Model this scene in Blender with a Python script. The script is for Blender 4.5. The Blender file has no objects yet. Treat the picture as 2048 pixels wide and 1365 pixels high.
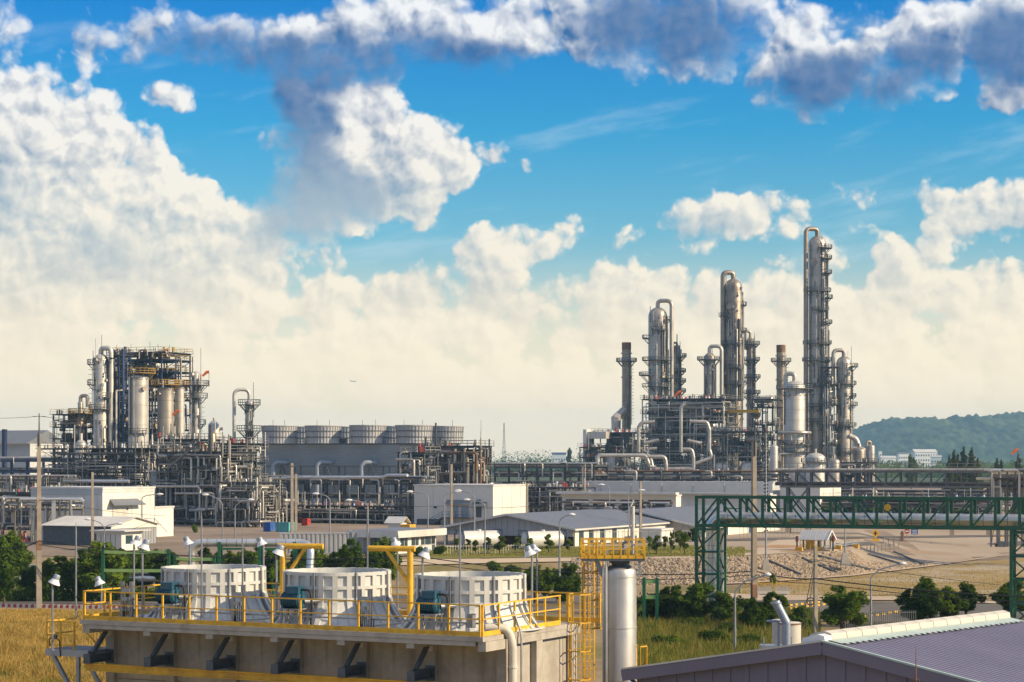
import bpy, math, random
from mathutils import Vector, Matrix

# ------------------------------------------------------------------ camera
F, H, CX, HY = 4200.0, 14.0, 1024.0, 925.0      # focal length in px of a 2048 px frame, eye height, horizon row
scene = bpy.context.scene
COL = scene.collection
cam = bpy.data.cameras.new('camera')
cam.sensor_width = 36.0
cam.lens = F / 2048 * 36.0
cam.shift_y = (HY - 682.5) / 2048
cam.clip_start = 1.0
cam.clip_end = 30000
camo = bpy.data.objects.new('camera', cam)
COL.objects.link(camo)
camo.location = (0, 0, H)
camo.rotation_euler = (math.radians(90), 0, 0)
scene.camera = camo

# ------------------------------------------------------------------ sun, sky, exposure
SUN_AZ = math.radians(106)        # clockwise from the view direction (+Y)
SUN_EL = math.radians(27)
sdir = Vector((math.sin(SUN_AZ) * math.cos(SUN_EL), math.cos(SUN_AZ) * math.cos(SUN_EL), math.sin(SUN_EL)))
sun = bpy.data.lights.new('sun', 'SUN')
sun.energy = 4.3
sun.angle = math.radians(0.5)
sun.color = (1.0, 0.80, 0.53)
suno = bpy.data.objects.new('sun', sun)
COL.objects.link(suno)
suno.rotation_euler = sdir.to_track_quat('Z', 'Y').to_euler()
scene.view_settings.view_transform = 'Standard'
scene.view_settings.look = 'None'
scene.view_settings.exposure = 0.55
scene.view_settings.gamma = 1.0
scene.view_settings.use_curve_mapping = False
scene.render.engine = 'CYCLES'
scene.cycles.use_denoising = True
scene.cycles.max_bounces = 5
scene.cycles.diffuse_bounces = 2
scene.cycles.glossy_bounces = 2
scene.cycles.transmission_bounces = 2
scene.cycles.volume_bounces = 0
scene.cycles.transparent_max_bounces = 6
scene.cycles.caustics_reflective = False
scene.cycles.caustics_refractive = False

world = bpy.data.worlds.new('World')
scene.world = world
world.use_nodes = True
WT = world.node_tree
world.cycles.sampling_method = 'MANUAL'
world.cycles.sample_map_resolution = 256
WT.nodes.clear()


class E:
    """tiny expression wrapper round shader node sockets"""
    def __init__(s, t, sock): s.t, s.s = t, sock
    def _m(s, op, *a, clamp=False):
        n = s.t.nodes.new('ShaderNodeMath'); n.operation = op; n.use_clamp = clamp
        for i, x in enumerate((s,) + a):
            if isinstance(x, E): s.t.links.new(x.s, n.inputs[i])
            else: n.inputs[i].default_value = float(x)
        return E(s.t, n.outputs[0])
    def __add__(s, o): return s._m('ADD', o)
    def __radd__(s, o): return s._m('ADD', o)
    def __sub__(s, o): return s._m('SUBTRACT', o)
    def __rsub__(s, o): return (s * -1.0) + o
    def __mul__(s, o): return s._m('MULTIPLY', o)
    def __rmul__(s, o): return s._m('MULTIPLY', o)
    def __truediv__(s, o): return s._m('DIVIDE', o)
    def mad(s, m, a): return s._m('MULTIPLY_ADD', m, a)
    def mx(s, o): return s._m('MAXIMUM', o)
    def mn(s, o): return s._m('MINIMUM', o)
    def pw(s, o): return s._m('POWER', o)
    def clamp(s): return s._m('ADD', 0.0, clamp=True)
    def ss(s, a, b):
        n = s.t.nodes.new('ShaderNodeMapRange'); n.interpolation_type = 'SMOOTHSTEP'
        n.inputs[1].default_value = a; n.inputs[2].default_value = b
        s.t.links.new(s.s, n.inputs[0])
        return E(s.t, n.outputs[0])


def link(t, src, dst):
    if isinstance(src, E): t.links.new(src.s, dst)
    elif isinstance(src, (int, float)): dst.default_value = src
    elif isinstance(src, (tuple, list)): dst.default_value = tuple(src) + ((1.0,) if len(src) == 3 and len(dst.default_value) == 4 else ())
    else: t.links.new(src, dst)


def mixc(t, fac, a, b, blend='MIX'):
    n = t.nodes.new('ShaderNodeMix'); n.data_type = 'RGBA'; n.blend_type = blend
    link(t, fac, n.inputs[0]); link(t, a, n.inputs[6]); link(t, b, n.inputs[7])
    return E(t, n.outputs[2])


def combine(t, x, y, z=0.0):
    n = t.nodes.new('ShaderNodeCombineXYZ')
    link(t, x, n.inputs[0]); link(t, y, n.inputs[1]); link(t, z, n.inputs[2])
    return E(t, n.outputs[0])


def noise(t, vec, scale, detail=6.0, rough=0.55, dist=0.0, out=0, dim='2D'):
    n = t.nodes.new('ShaderNodeTexNoise')
    n.noise_dimensions = dim
    n.inputs['Scale'].default_value = scale; n.inputs['Detail'].default_value = detail
    n.inputs['Roughness'].default_value = rough; n.inputs['Distortion'].default_value = dist
    link(t, vec, n.inputs['Vector'])
    return E(t, n.outputs[out])


def ramp(t, fac, stops):
    n = t.nodes.new('ShaderNodeValToRGB')
    cr = n.color_ramp
    while len(cr.elements) < len(stops): cr.elements.new(0.5)
    for e, (p, c) in zip(cr.elements, stops): e.position = p; e.color = tuple(c) + (1.0,)
    link(t, fac, n.inputs[0])
    return E(t, n.outputs[0])


# cloud banks: place in the sky as (bearing, elevation) on a 2048 px wide chart of the view, spread, strength
CLOUDS = [
    # big cumulus on the left
    (-130, 420, 300, 300, 1.3), (30, 205, 75, 95, .9), (90, 360, 170, 165, 1.25), (200, 410, 160, 135, 1.2), (330, 470, 160, 115, 1.15), (450, 480, 120, 80, 1.0), (530, 425, 56, 50, .8), (100, 560, 300, 130, .95),
    # leaning cumulus in the middle
    (630, 220, 80, 120, .95), (730, 190, 110, 70, .9), (700, 300, 140, 100, 1.15), (800, 290, 115, 70, 1.0), (865, 325, 76, 66, .9), (700, 385, 160, 75, 1.05), (620, 430, 100, 62, .75), (840, 420, 48, 90, .65), (800, 480, 80, 40, .5),
    (990, 312, 50, 32, .62), (1045, 338, 34, 24, .55),
    # band across the top
    (180, 110, 100, 52, .58), (290, 70, 110, 60, .6), (340, 180, 62, 34, .6), (480, 88, 140, 58, .85), (650, 92, 165, 70, 1.0), (820, 45, 130, 62, .9), (930, 84, 130, 55, .85), (1030, 70, 130, 66, .9), (1130, 70, 95, 66, .8), (1240, 110, 72, 46, .66), (1300, 135, 62, 28, .6),
    (1330, 45, 180, 100, 1.05), (1440, 65, 95, 80, .85), (1430, 150, 60, 32, .42), (1560, 80, 66, 105, .75), (1650, 50, 100, 52, .75), (1690, 150, 165, 80, .9), (1770, 75, 95, 50, .7), (1870, 95, 110, 80, 1.05), (1930, 60, 44, 36, .6), (2010, 90, 95, 100, 1.1), (1880, 178, 80, 24, .55), (2020, 185, 80, 30, .62), (1715, 225, 40, 40, .3),
    # white banks low on the right
    (1130, 480, 60, 66, .66), (1040, 510, 120, 62, .7), (940, 540, 130, 62, .55), (1440, 425, 42, 42, .66), (1350, 480, 130, 50, .68), (1500, 450, 130, 58, .72), (1240, 500, 70, 40, .55), (1715, 385, 62, 30, .6), (1850, 390, 52, 42, .66), (1960, 440, 110, 75, .8), (2040, 410, 50, 40, .6), (1830, 520, 90, 40, .55), (1600, 560, 260, 80, .6), (1260, 580, 220, 80, .6),
]
# thick grey bases of those banks
BASES = [(450, 110, 170, 62, 1.1), (640, 130, 180, 66, 1.3), (820, 115, 150, 50, 1.1), (960, 130, 140, 46, 1.1), (605, 270, 70, 140, 1.25), (640, 390, 150, 66, 1.5), (600, 445, 110, 46, 1.0), (1330, 50, 160, 90, 1.4), (1440, 75, 90, 70, 1.2), (1690, 175, 160, 70, 1.2), (1850, 125, 90, 60, 1.3), (1960, 150, 90, 50, .9), (2010, 100, 85, 85, 1.4), (1080, 135, 110, 36, .8), (1240, 150, 90, 30, .5), (250, 60, 100, 40, .4), (-20, 400, 150, 130, .55), (230, 510, 200, 60, .5), (480, 490, 120, 40, .5), (1420, 455, 140, 26, .5), (1960, 480, 100, 30, .45), (780, 330, 60, 40, .3)]


def chart(px, py):
    a = math.atan((px - CX) / F)
    e = math.atan((HY - py) / F * math.cos(a))
    return a * 42.0, e * 42.0


def field(t, q, items, g, soft, light=None):
    """union of soft blobs; with a light direction also how far towards the light a spot lies within its blobs"""
    acc = num = den = None
    for (px, py, rx, ry, w) in items:
        x, y = chart(px, py)
        n = t.nodes.new('ShaderNodeVectorMath'); n.operation = 'MULTIPLY_ADD'
        sx, sy = 100.0 / (rx * g), 100.0 / (ry * g)
        link(t, q, n.inputs[0]); n.inputs[1].default_value = (sx, sy, 0); n.inputs[2].default_value = (-x * sx, -y * sy, 0)
        d = t.nodes.new('ShaderNodeVectorMath'); d.operation = 'DOT_PRODUCT'
        t.links.new(n.outputs[0], d.inputs[0]); t.links.new(n.outputs[0], d.inputs[1])
        k = E(t, d.outputs['Value']).mad(-w, w)
        acc = k.mx(0.0) if acc is None else acc._m('SMOOTH_MAX', k, soft)
        if light:
            p = t.nodes.new('ShaderNodeVectorMath'); p.operation = 'DOT_PRODUCT'
            t.links.new(n.outputs[0], p.inputs[0]); p.inputs[1].default_value = light + (0,)
            kk = k.mx(0.0)
            num = E(t, p.outputs['Value']) * kk if num is None else E(t, p.outputs['Value']).mad(kk, num)
            den = kk if den is None else den + kk
    return (acc, num / (den + 0.05)) if light else acc


def puffs(t, q):
    n1 = noise(t, q, 0.62, 9.0, 0.50, 0.0)
    vo = t.nodes.new('ShaderNodeTexVoronoi'); vo.feature = 'F1'; vo.voronoi_dimensions = '2D'; vo.inputs['Scale'].default_value = 1.35
    vo.inputs['Detail'].default_value = 2.0; vo.inputs['Roughness'].default_value = .45; vo.inputs['Lacunarity'].default_value = 2.3
    link(t, q, vo.inputs['Vector'])
    return (n1 - 0.5) * 1.25 - (E(t, vo.outputs['Distance']) - 0.40) * 0.36


def warp(t, q, amt):
    w = noise(t, q, 1.3, 3.0, 0.55, 0.0, out=1)
    wv = t.nodes.new('ShaderNodeVectorMath'); wv.operation = 'MULTIPLY_ADD'
    link(t, w, wv.inputs[0]); wv.inputs[1].default_value = (amt, amt, 0)
    off = t.nodes.new('ShaderNodeVectorMath'); off.operation = 'ADD'
    link(t, q, off.inputs[0]); off.inputs[1].default_value = (-amt / 2, -amt / 2, 0)
    t.links.new(off.outputs[0], wv.inputs[2])
    return E(t, wv.outputs[0])


def shift(t, q, x, y):
    n = t.nodes.new('ShaderNodeVectorMath'); n.operation = 'ADD'
    link(t, q, n.inputs[0]); n.inputs[1].default_value = (x, y, 0)
    return E(t, n.outputs[0])


def make_sky():
    t = WT
    tc = t.nodes.new('ShaderNodeTexCoord')
    sep = t.nodes.new('ShaderNodeSeparateXYZ')
    t.links.new(tc.outputs['Generated'], sep.inputs[0])
    x, y, z = (E(t, o) for o in sep.outputs)
    az = x._m('ARCTAN2', y) * 42.0
    el = z._m('ARCSINE') * 42.0
    q0 = combine(t, az, el)
    q = warp(t, q0, 0.30)
    base, side = field(t, q, CLOUDS, 1.50, 0.20, (0.62, 0.78))
    low = el.ss(5.6, 3.0) * 0.72                # the cream bank that closes in towards the horizon
    hi = el.ss(12.5, 17.0) * 0.62               # broken cloud overhead, out of the frame, thickened to whiten the ambient light
    base = base.mx(low).mx(hi)
    p0 = puffs(t, q)
    p1 = puffs(t, shift(t, q, 0.13, 0.15))      # a step towards the sun
    d0 = base + p0
    dark = (field(t, q, BASES, 1.35, 0.25) * 1.0 + p0 * 1.15 + (p0 - p1) * -0.7).ss(0.02, 1.05)
    alpha = ((d0 - 0.28) / (dark * 0.36 + el.ss(6.5, 9.0) * 0.14 + 0.20)).ss(0.0, 1.0)
    rim = (d0 - 0.30).ss(0.60, 0.05)
    lit = ((p0 - p1) * 2.3 + side * 0.55 + 0.60 + rim * 0.10).clamp() * (1.0 - dark * 0.88)
    veil = noise(t, combine(t, az * 0.25 + el * 0.30, el * 1.5 - az * .35), 0.8, 5.0, 0.6).ss(.50, .85) * el.ss(9.5, 7.0) * 0.30
    nis = t.nodes.new('ShaderNodeTexSky'); nis.sky_type = 'NISHITA'; nis.sun_disc = False
    nis.sun_elevation = SUN_EL; nis.sun_rotation = SUN_AZ
    nis.air_density = 1.0; nis.dust_density = 0.4; nis.ozone_density = 2.0
    # clear air: deep blue above, thick warm air low down
    tint = ramp(t, (el / 12.0).clamp(), [(0.0, (.92, .84, .72)), (.22, (.86, .88, .84)), (.38, (.40, .80, .92)), (.55, (.10, .69, .97)), (.75, (.01, .51, .99)), (1.0, (0, .26, .87))])
    clear = mixc(t, 1.0, E(t, nis.outputs[0]), tint, 'MULTIPLY')
    white = mixc(t, el.ss(9.5, 3.4), (6.7, 6.8, 7.0), (7.3, 6.7, 5.5))
    grey = mixc(t, el.ss(7.4, 4.6), (0.28, 1.10, 2.75), (2.6, 3.5, 4.2))
    grey = mixc(t, el.ss(5.4, 1.6), grey, (5.4, 5.1, 4.4))
    cl = mixc(t, lit, grey, white)
    clear = mixc(t, veil, clear, (5.6, 6.3, 6.8))
    col = mixc(t, alpha, clear, cl)
    # warm haze near the horizon swallows contrast
    col = mixc(t, el.ss(4.6, 0.6) * 0.86, col, (9.4, 7.7, 5.1))
    bg = t.nodes.new('ShaderNodeBackground'); bg.inputs['Strength'].default_value = 0.095
    link(t, col, bg.inputs[0])
    out = t.nodes.new('ShaderNodeOutputWorld')
    t.links.new(bg.outputs[0], out.inputs[0])


make_sky()

# ------------------------------------------------------------------ helpers
RND = random.Random(11)
ZP = 2.5                                   # level of the plant yard; the near ground lies at 0


def at(px, py, Y): return Vector(((px - CX) / F * Y, Y, H + (HY - py) / F * Y))
def xat(px, Y): return (px - CX) / F * Y
def zat(py, Y): return H + (HY - py) / F * Y
def lerp(a, b, t): return a + (b - a) * t


def interp(x, xs, ys):
    if x <= xs[0]: return ys[0]
    for i in range(1, len(xs)):
        if x <= xs[i]: return lerp(ys[i - 1], ys[i], (x - xs[i - 1]) / (xs[i] - xs[i - 1]))
    return ys[-1]


def fillet(pts, r, k=4):
    """round the corners of a polyline"""
    pts = [Vector(p) for p in pts]
    out = [pts[0]]
    for i in range(1, len(pts) - 1):
        a, b, c = pts[i - 1], pts[i], pts[i + 1]
        u, w = (a - b), (c - b)
        lu, lw = u.length, w.length
        if lu < 1e-6 or lw < 1e-6: continue
        u /= lu; w /= lw
        ang = u.angle(w)
        if ang > 3.05:
            out.append(b); continue
        d = min(r / math.tan(ang / 2), lu * .49, lw * .49)
        p0, p1 = b + u * d, b + w * d
        for j in range(k + 1):
            t = j / k
            out.append(p0 * (1 - t) ** 2 + b * (2 * t * (1 - t)) + p1 * t * t)
    out.append(pts[-1])
    return out


class MB:
    def __init__(s): s.v, s.f, s.m = [], [], []
    def add(s, vs, fs, mi=0):
        o = len(s.v)
        s.v += [tuple(p) for p in vs]
        s.f += [tuple(o + i for i in f) for f in fs]
        s.m += [mi] * len(fs)
        return s
    BOXF = [(0, 3, 2, 1), (4, 5, 6, 7), (0, 1, 5, 4), (1, 2, 6, 5), (2, 3, 7, 6), (3, 0, 4, 7)]
    def bx(s, x0, x1, y0, y1, z0, z1, mi=0):
        return s.add([(x0, y0, z0), (x1, y0, z0), (x1, y1, z0), (x0, y1, z0), (x0, y0, z1), (x1, y0, z1), (x1, y1, z1), (x0, y1, z1)], s.BOXF, mi)
    def box(s, c, d, rz=0.0, mi=0):
        ca, sa = math.cos(rz), math.sin(rz)
        vs = []
        for z in (-.5, .5):
            for x, y in ((-.5, -.5), (.5, -.5), (.5, .5), (-.5, .5)):
                X, Y = x * d[0], y * d[1]
                vs.append((c[0] + X * ca - Y * sa, c[1] + X * sa + Y * ca, c[2] + z * d[2]))
        return s.add(vs, s.BOXF, mi)
    def bar(s, p, q, w, h=None, mi=0):
        p, q = Vector(p), Vector(q); h = h or w
        d = q - p
        if d.length < 1e-6: return s
        d.normalize()
        up = Vector((0, 0, 1)) if abs(d.z) < .98 else Vector((0, 1, 0))
        a = d.cross(up).normalized() * w / 2
        b = a.cross(d).normalized() * h / 2
        vs = [p - a - b, p + a - b, p + a + b, p - a + b, q - a - b, q + a - b, q + a + b, q - a + b]
        return s.add(vs, s.BOXF, mi)
    def tube(s, pts, r, n=8, bend=None, cap=True, mi=0, k=4):
        if bend: pts = fillet(pts, bend, k)
        pts = [Vector(p) for p in pts]
        pts = [p for i, p in enumerate(pts) if i == 0 or (p - pts[i - 1]).length > 1e-5]
        if len(pts) < 2: return s
        rs = r if isinstance(r, (list, tuple)) else [r] * len(pts)
        o = len(s.v)
        ref = None
        for i, p in enumerate(pts):
            d = (pts[min(i + 1, len(pts) - 1)] - pts[max(i - 1, 0)]).normalized()
            if ref is None:
                ref = Vector((0, 0, 1)) if abs(d.z) < .9 else Vector((1, 0, 0))
            a = (ref - d * ref.dot(d))
            if a.length < 1e-4: a = d.orthogonal()
            a.normalize(); ref = a
            b = d.cross(a)
            for j in range(n):
                t = 2 * math.pi * j / n
                s.v.append(tuple(p + (a * math.cos(t) + b * math.sin(t)) * rs[i]))
        for i in range(len(pts) - 1):
            for j in range(n):
                k2 = (j + 1) % n
                s.f.append((o + i * n + j, o + i * n + k2, o + (i + 1) * n + k2, o + (i + 1) * n + j)); s.m.append(mi)
        if cap:
            s.f.append(tuple(o + j for j in reversed(range(n)))); s.m.append(mi)
            s.f.append(tuple(o + (len(pts) - 1) * n + j for j in range(n))); s.m.append(mi)
        return s
    def cyl(s, p, q, r0, r1=None, n=10, mi=0): return s.tube([p, q], [r0, r0 if r1 is None else r1], n, mi=mi)
    def lathe(s, prof, n=24, c=(0, 0, 0), a0=0.0, a1=None, mi=0):
        full = a1 is None
        if full: a1 = a0 + 2 * math.pi
        o = len(s.v)
        cols = n if full else n + 1
        for (r, z) in prof:
            for j in range(cols):
                t = a0 + (a1 - a0) * j / n
                s.v.append((c[0] + r * math.cos(t), c[1] + r * math.sin(t), c[2] + z))
        for i in range(len(prof) - 1):
            for j in range(n):
                k = (j + 1) % cols
                s.f.append((o + i * cols + j, o + i * cols + k, o + (i + 1) * cols + k, o + (i + 1) * cols + j)); s.m.append(mi)
        return s
    def prism(s, poly, axis, a, b, mi=0):
        """extrude a 2D polygon along axis 'x', 'y' or 'z' from a to b"""
        n = len(poly)
        def P(u, v, t): return {'x': (t, u, v), 'y': (u, t, v), 'z': (u, v, t)}[axis]
        vs = [P(u, v, a) for u, v in poly] + [P(u, v, b) for u, v in poly]
        fs = [tuple(range(n))[::-1], tuple(range(n, 2 * n))] + [(i, (i + 1) % n, n + (i + 1) % n, n + i) for i in range(n)]
        return s.add(vs, fs, mi)
    def quad(s, a, b, c, d, mi=0): return s.add([a, b, c, d], [(0, 1, 2, 3)], mi)
    def mesh(s, name, mats, smooth=False):
        me = bpy.data.meshes.new(name)
        me.from_pydata(s.v, [], s.f)
        for m in (mats if isinstance(mats, (list, tuple)) else [mats]): me.materials.append(m)
        if len(me.materials) > 1: me.polygons.foreach_set('material_index', s.m)
        if smooth:
            me.polygons.foreach_set('use_smooth', [True] * len(me.polygons))
            me.set_sharp_from_angle(angle=math.radians(42))
        me.update()
        return me
    def build(s, name, mats, parent=None, smooth=False, kind=None):
        o = bpy.data.objects.new(name, s.mesh(name, mats, smooth))
        COL.objects.link(o)
        if parent is not None: o.parent = parent
        if kind: o['kind'] = kind
        return o


LABELS = {}


def tag(o, label, cat, group=None, kind=None):
    o['label'] = label; o['category'] = cat
    if group: o['group'] = group
    if kind: o['kind'] = kind
    return o


def thing(name, label, cat, loc=(0, 0, 0), rz=0.0, group=None):
    o = bpy.data.objects.new(name, None)
    o.empty_display_size = 0.2
    COL.objects.link(o)
    o.location = loc; o.rotation_euler = (0, 0, rz)
    return tag(o, label, cat, group)


def solo(mb, name, mats, label, cat, loc=(0, 0, 0), rz=0.0, group=None, smooth=False):
    o = mb.build(name, mats, None, smooth)
    o.location = loc; o.rotation_euler = (0, 0, rz)
    return tag(o, label, cat, group)


def dup(o, parent, loc=None, rz=None):
    c = o.copy(); COL.objects.link(c); c.parent = parent
    if loc is not None: c.location = loc
    if rz is not None: c.rotation_euler = (0, 0, rz)
    return c


KIDS = {}


def copy_tree(o, loc, rz, label, group=None, scale=None):
    kids = {}
    for c in bpy.data.objects:
        if c.parent is not None: kids.setdefault(c.parent.name, []).append(c)
    def rec(s, par):
        c = s.copy(); COL.objects.link(c); c.parent = par
        for k in kids.get(s.name, ()): rec(k, c)
        return c
    c = rec(o, None)
    c.location = loc; c.rotation_euler = (0, 0, rz)
    if scale: c.scale = (scale,) * 3
    c['label'] = label
    if group: c['group'] = group
    return c


def struct(mb, name, mats, smooth=False, parent=None):
    o = mb.build(name, mats, parent, smooth)
    if parent is None: o['kind'] = 'structure'
    return o


ORD = 'first second third fourth fifth sixth seventh eighth ninth tenth eleventh twelfth thirteenth fourteenth fifteenth sixteenth seventeenth eighteenth nineteenth twentieth'.split()


# ------------------------------------------------------------------ materials
def mat(name, col, rough=0.6, metal=0.0, var=0.18, scale=1.0, bump=0.0, streak=0.0, dirt=None, dirt_amt=0.5, rand=0.0, spec=0.5, stretch=(1, 1, 1), detail=5.0):
    m = bpy.data.materials.new(name); m.use_nodes = True
    t = m.node_tree
    b = t.nodes['Principled BSDF']
    tc = t.nodes.new('ShaderNodeTexCoord')
    mp = t.nodes.new('ShaderNodeMapping'); mp.inputs['Scale'].default_value = stretch
    t.links.new(tc.outputs['Object'], mp.inputs['Vector'])
    vec = mp.outputs[0]
    if rand:
        oi = t.nodes.new('ShaderNodeObjectInfo')
        t.links.new(E(t, oi.outputs['Random'])._m('MULTIPLY', 37.0).s, mp.inputs['Location'])
    n = noise(t, vec, scale, detail, 0.6, dim='3D')
    dark = tuple(c * (1 - var) for c in col); light = tuple(min(1, c * (1 + var)) for c in col)
    c = mixc(t, n.ss(.3, .7), dark, light)
    if streak:
        mp2 = t.nodes.new('ShaderNodeMapping'); mp2.inputs['Scale'].default_value = (1.6, 1.6, .10)
        t.links.new(tc.outputs['Object'], mp2.inputs['Vector'])
        s2 = noise(t, mp2.outputs[0], scale * 2.2, 4.0, .6, dim='3D')
        c = mixc(t, s2.ss(.48, .78) * streak, c, dirt or tuple(x * .45 for x in col))
    if dirt and not streak:
        s2 = noise(t, vec, scale * .45, 7.0, .65, dim='3D')
        c = mixc(t, s2.ss(.45, .7) * dirt_amt, c, dirt)
    if rand:
        hv = t.nodes.new('ShaderNodeHueSaturation')
        link(t, E(t, oi.outputs['Random']) * (2 * rand) + (1 - rand), hv.inputs['Value'])
        link(t, c, hv.inputs['Color']); c = E(t, hv.outputs[0])
    link(t, c, b.inputs['Base Color'])
    link(t, n * 0.25 + (rough - .12), b.inputs['Roughness'])
    b.inputs['Metallic'].default_value = metal
    b.inputs['Specular IOR Level'].default_value = spec
    if bump:
        bp = t.nodes.new('ShaderNodeBump'); bp.inputs['Strength'].default_value = bump; bp.inputs['Distance'].default_value = 0.1
        n3 = noise(t, vec, scale * 3, 6.0, .6, dim='3D')
        link(t, n3, bp.inputs['Height']); t.links.new(bp.outputs[0], b.inputs['Normal'])
    return m


def leafmat(name, c1, c2, trans=0.35):
    m = bpy.data.materials.new(name); m.use_nodes = True
    t = m.node_tree; t.nodes.clear()
    tc = t.nodes.new('ShaderNodeTexCoord')
    oi = t.nodes.new('ShaderNodeObjectInfo')
    n = noise(t, tc.outputs['Object'], 0.9, 3.0, .6, dim='3D')
    n2 = noise(t, tc.outputs['Object'], 6.0, 2.0, .6, dim='3D')
    c = mixc(t, ((n * .6 + n2 * .5) + (E(t, oi.outputs['Random']) - .5) * .3).ss(.3, .8), c1, c2)
    d = t.nodes.new('ShaderNodeBsdfDiffuse'); g = t.nodes.new('ShaderNodeBsdfTranslucent'); mx = t.nodes.new('ShaderNodeMixShader')
    link(t, c, d.inputs[0]); link(t, mixc(t, .5, c, (.30, .34, .03)), g.inputs[0])
    mx.inputs[0].default_value = trans
    t.links.new(d.outputs[0], mx.inputs[1]); t.links.new(g.outputs[0], mx.inputs[2])
    o = t.nodes.new('ShaderNodeOutputMaterial'); t.links.new(mx.outputs[0], o.inputs[0])
    return m


M = {}
M['concrete'] = mat('weathered_concrete', (.38, .325, .24), .85, var=.18, scale=1.1, bump=.25, streak=.6, dirt=(.17, .135, .09))
M['concrete_light'] = mat('pale_concrete', (.42, .38, .31), .85, var=.12, scale=1.6, bump=.15, dirt=(.22, .19, .15), dirt_amt=.5)
M['pole'] = mat('pole_concrete', (.33, .28, .215), .85, var=.14, scale=1.5, dirt=(.20, .16, .12), dirt_amt=.5)
M['yellow'] = mat('yellow_paint', (.74, .42, .022), .55, var=.14, scale=2.5, dirt=(.38, .18, .03), dirt_amt=.6)
M['white_frp'] = mat('white_fibreglass', (.60, .60, .55), .5, var=.06, scale=1.2, streak=.5, dirt=(.36, .33, .26))
M['grey_steel'] = mat('galvanised_steel', (.30, .31, .32), .5, .55, var=.14, scale=2.0, rand=.12)
M['struct_grey'] = mat('grey_structural_steel', (.088, .097, .105), .6, .15, var=.2, scale=.6, rand=.25)
M['struct_light'] = mat('light_structural_steel', (.26, .245, .215), .6, .2, var=.2, scale=.6, rand=.25)
M['bracket'] = mat('dark_bracket_steel', (.085, .10, .11), .55, .2, var=.2, scale=2.0)
M['lamp_white'] = mat('lamp_white', (.78, .78, .76), .35, var=.04, scale=3.0)
M['lamp_grey'] = mat('lamp_grey', (.30, .34, .38), .4, .3, var=.08, scale=3.0)
M['teal'] = mat('teal_paint', (.012, .085, .13), .45, var=.2, scale=3.0, spec=.6)
M['black'] = mat('black_rubber', (.02, .02, .02), .7, var=.2, scale=3.0)
M['silver'] = mat('vessel_silver', (.60, .58, .53), .45, .75, var=.08, scale=.8, streak=.5, dirt=(.35, .33, .28))
M['clad'] = mat('aluminium_cladding', (.45, .40, .33), .44, .72, var=.16, scale=.22, streak=.55, dirt=(.20, .165, .12), rand=.08)
M['clad_dark'] = mat('weathered_cladding', (.36, .30, .235), .46, .68, var=.22, scale=.25, streak=.7, dirt=(.11, .085, .06), rand=.1)
M['clad_pale'] = mat('pale_cladding', (.58, .545, .47), .48, .45, var=.12, scale=.25, streak=.4, dirt=(.30, .26, .20), rand=.06)
M['pipe'] = mat('insulated_pipe', (.52, .485, .42), .42, .65, var=.14, scale=.5, rand=.22)
M['pipe_dark'] = mat('dark_pipe', (.095, .092, .09), .5, .4, var=.2, scale=.6, rand=.3)
M['pipe_bright'] = mat('bright_pipe_cladding', (.70, .69, .65), .34, .8, var=.08, scale=.8, streak=.12, dirt=(.4, .38, .34))
M['green'] = mat('green_paint', (.009, .10, .045), .45, var=.2, scale=1.2, spec=.5)
M['green_lt'] = mat('pale_green_paint', (.26, .42, .13), .55, var=.12, scale=1.2)
M['dull_yellow'] = mat('dull_yellow_paint', (.40, .24, .035), .6, var=.2, scale=1.0)
M['blue'] = mat('blue_paint', (.018, .038, .095), .5, var=.2, scale=.8, rand=.15)
M['blue_bright'] = mat('bright_blue', (.02, .10, .36), .5, var=.15, scale=1.0)
M['cyan'] = mat('turquoise_paint', (.09, .36, .36), .5, var=.15, scale=1.0)
M['red'] = mat('red_paint', (.45, .035, .02), .5, var=.2, scale=1.0)
M['orange'] = mat('orange_fabric', (.90, .16, .02), .7, var=.1, scale=1.0)
M['rust'] = mat('rusty_brown', (.20, .11, .06), .8, var=.3, scale=.8)
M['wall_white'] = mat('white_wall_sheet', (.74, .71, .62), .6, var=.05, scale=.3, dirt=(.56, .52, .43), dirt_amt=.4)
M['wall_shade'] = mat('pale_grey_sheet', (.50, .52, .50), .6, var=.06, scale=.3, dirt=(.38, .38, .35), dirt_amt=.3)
M['roof_grey'] = mat('grey_metal_roof', (.185, .195, .21), .5, .2, var=.08, scale=.25, dirt=(.15, .16, .17), dirt_amt=.4)
M['roof_white'] = mat('white_metal_roof', (.66, .64, .58), .5, .1, var=.08, scale=.4, dirt=(.45, .41, .34), dirt_amt=.5)
M['corr'] = mat('corrugated_grey', (.36, .365, .36), .55, .25, var=.10, scale=.4)
M['tower_wall'] = mat('cooling_tower_sheet', (.30, .335, .36), .6, .1, var=.06, scale=.15, dirt=(.22, .25, .27), dirt_amt=.35)
M['tower_fan'] = mat('fan_stack_grey', (.42, .42, .41), .6, var=.10, scale=.3, streak=.3, dirt=(.24, .23, .22))
M['purple'] = mat('violet_roof_sheet', (.19, .178, .245), .55, .05, var=.06, scale=.35, dirt=(.16, .15, .205), dirt_amt=.4)
M['purple_wall'] = mat('violet_wall_sheet', (.17, .15, .19), .6, var=.07, scale=.3)
M['trim'] = mat('cream_trim', (.60, .57, .48), .6, var=.08, scale=1.0, dirt=(.42, .38, .29), dirt_amt=.5)
M['trim_green'] = mat('pale_aqua_trim', (.42, .52, .47), .5, var=.08, scale=1.0)
M['glass'] = mat('tinted_window', (.03, .06, .075), .12, var=.1, scale=1.0, spec=.8)
M['dark_ground'] = mat('dark_ground', (.085, .078, .07), .9, var=.15, scale=.5, dirt=(.13, .115, .095), dirt_amt=.5)
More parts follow.
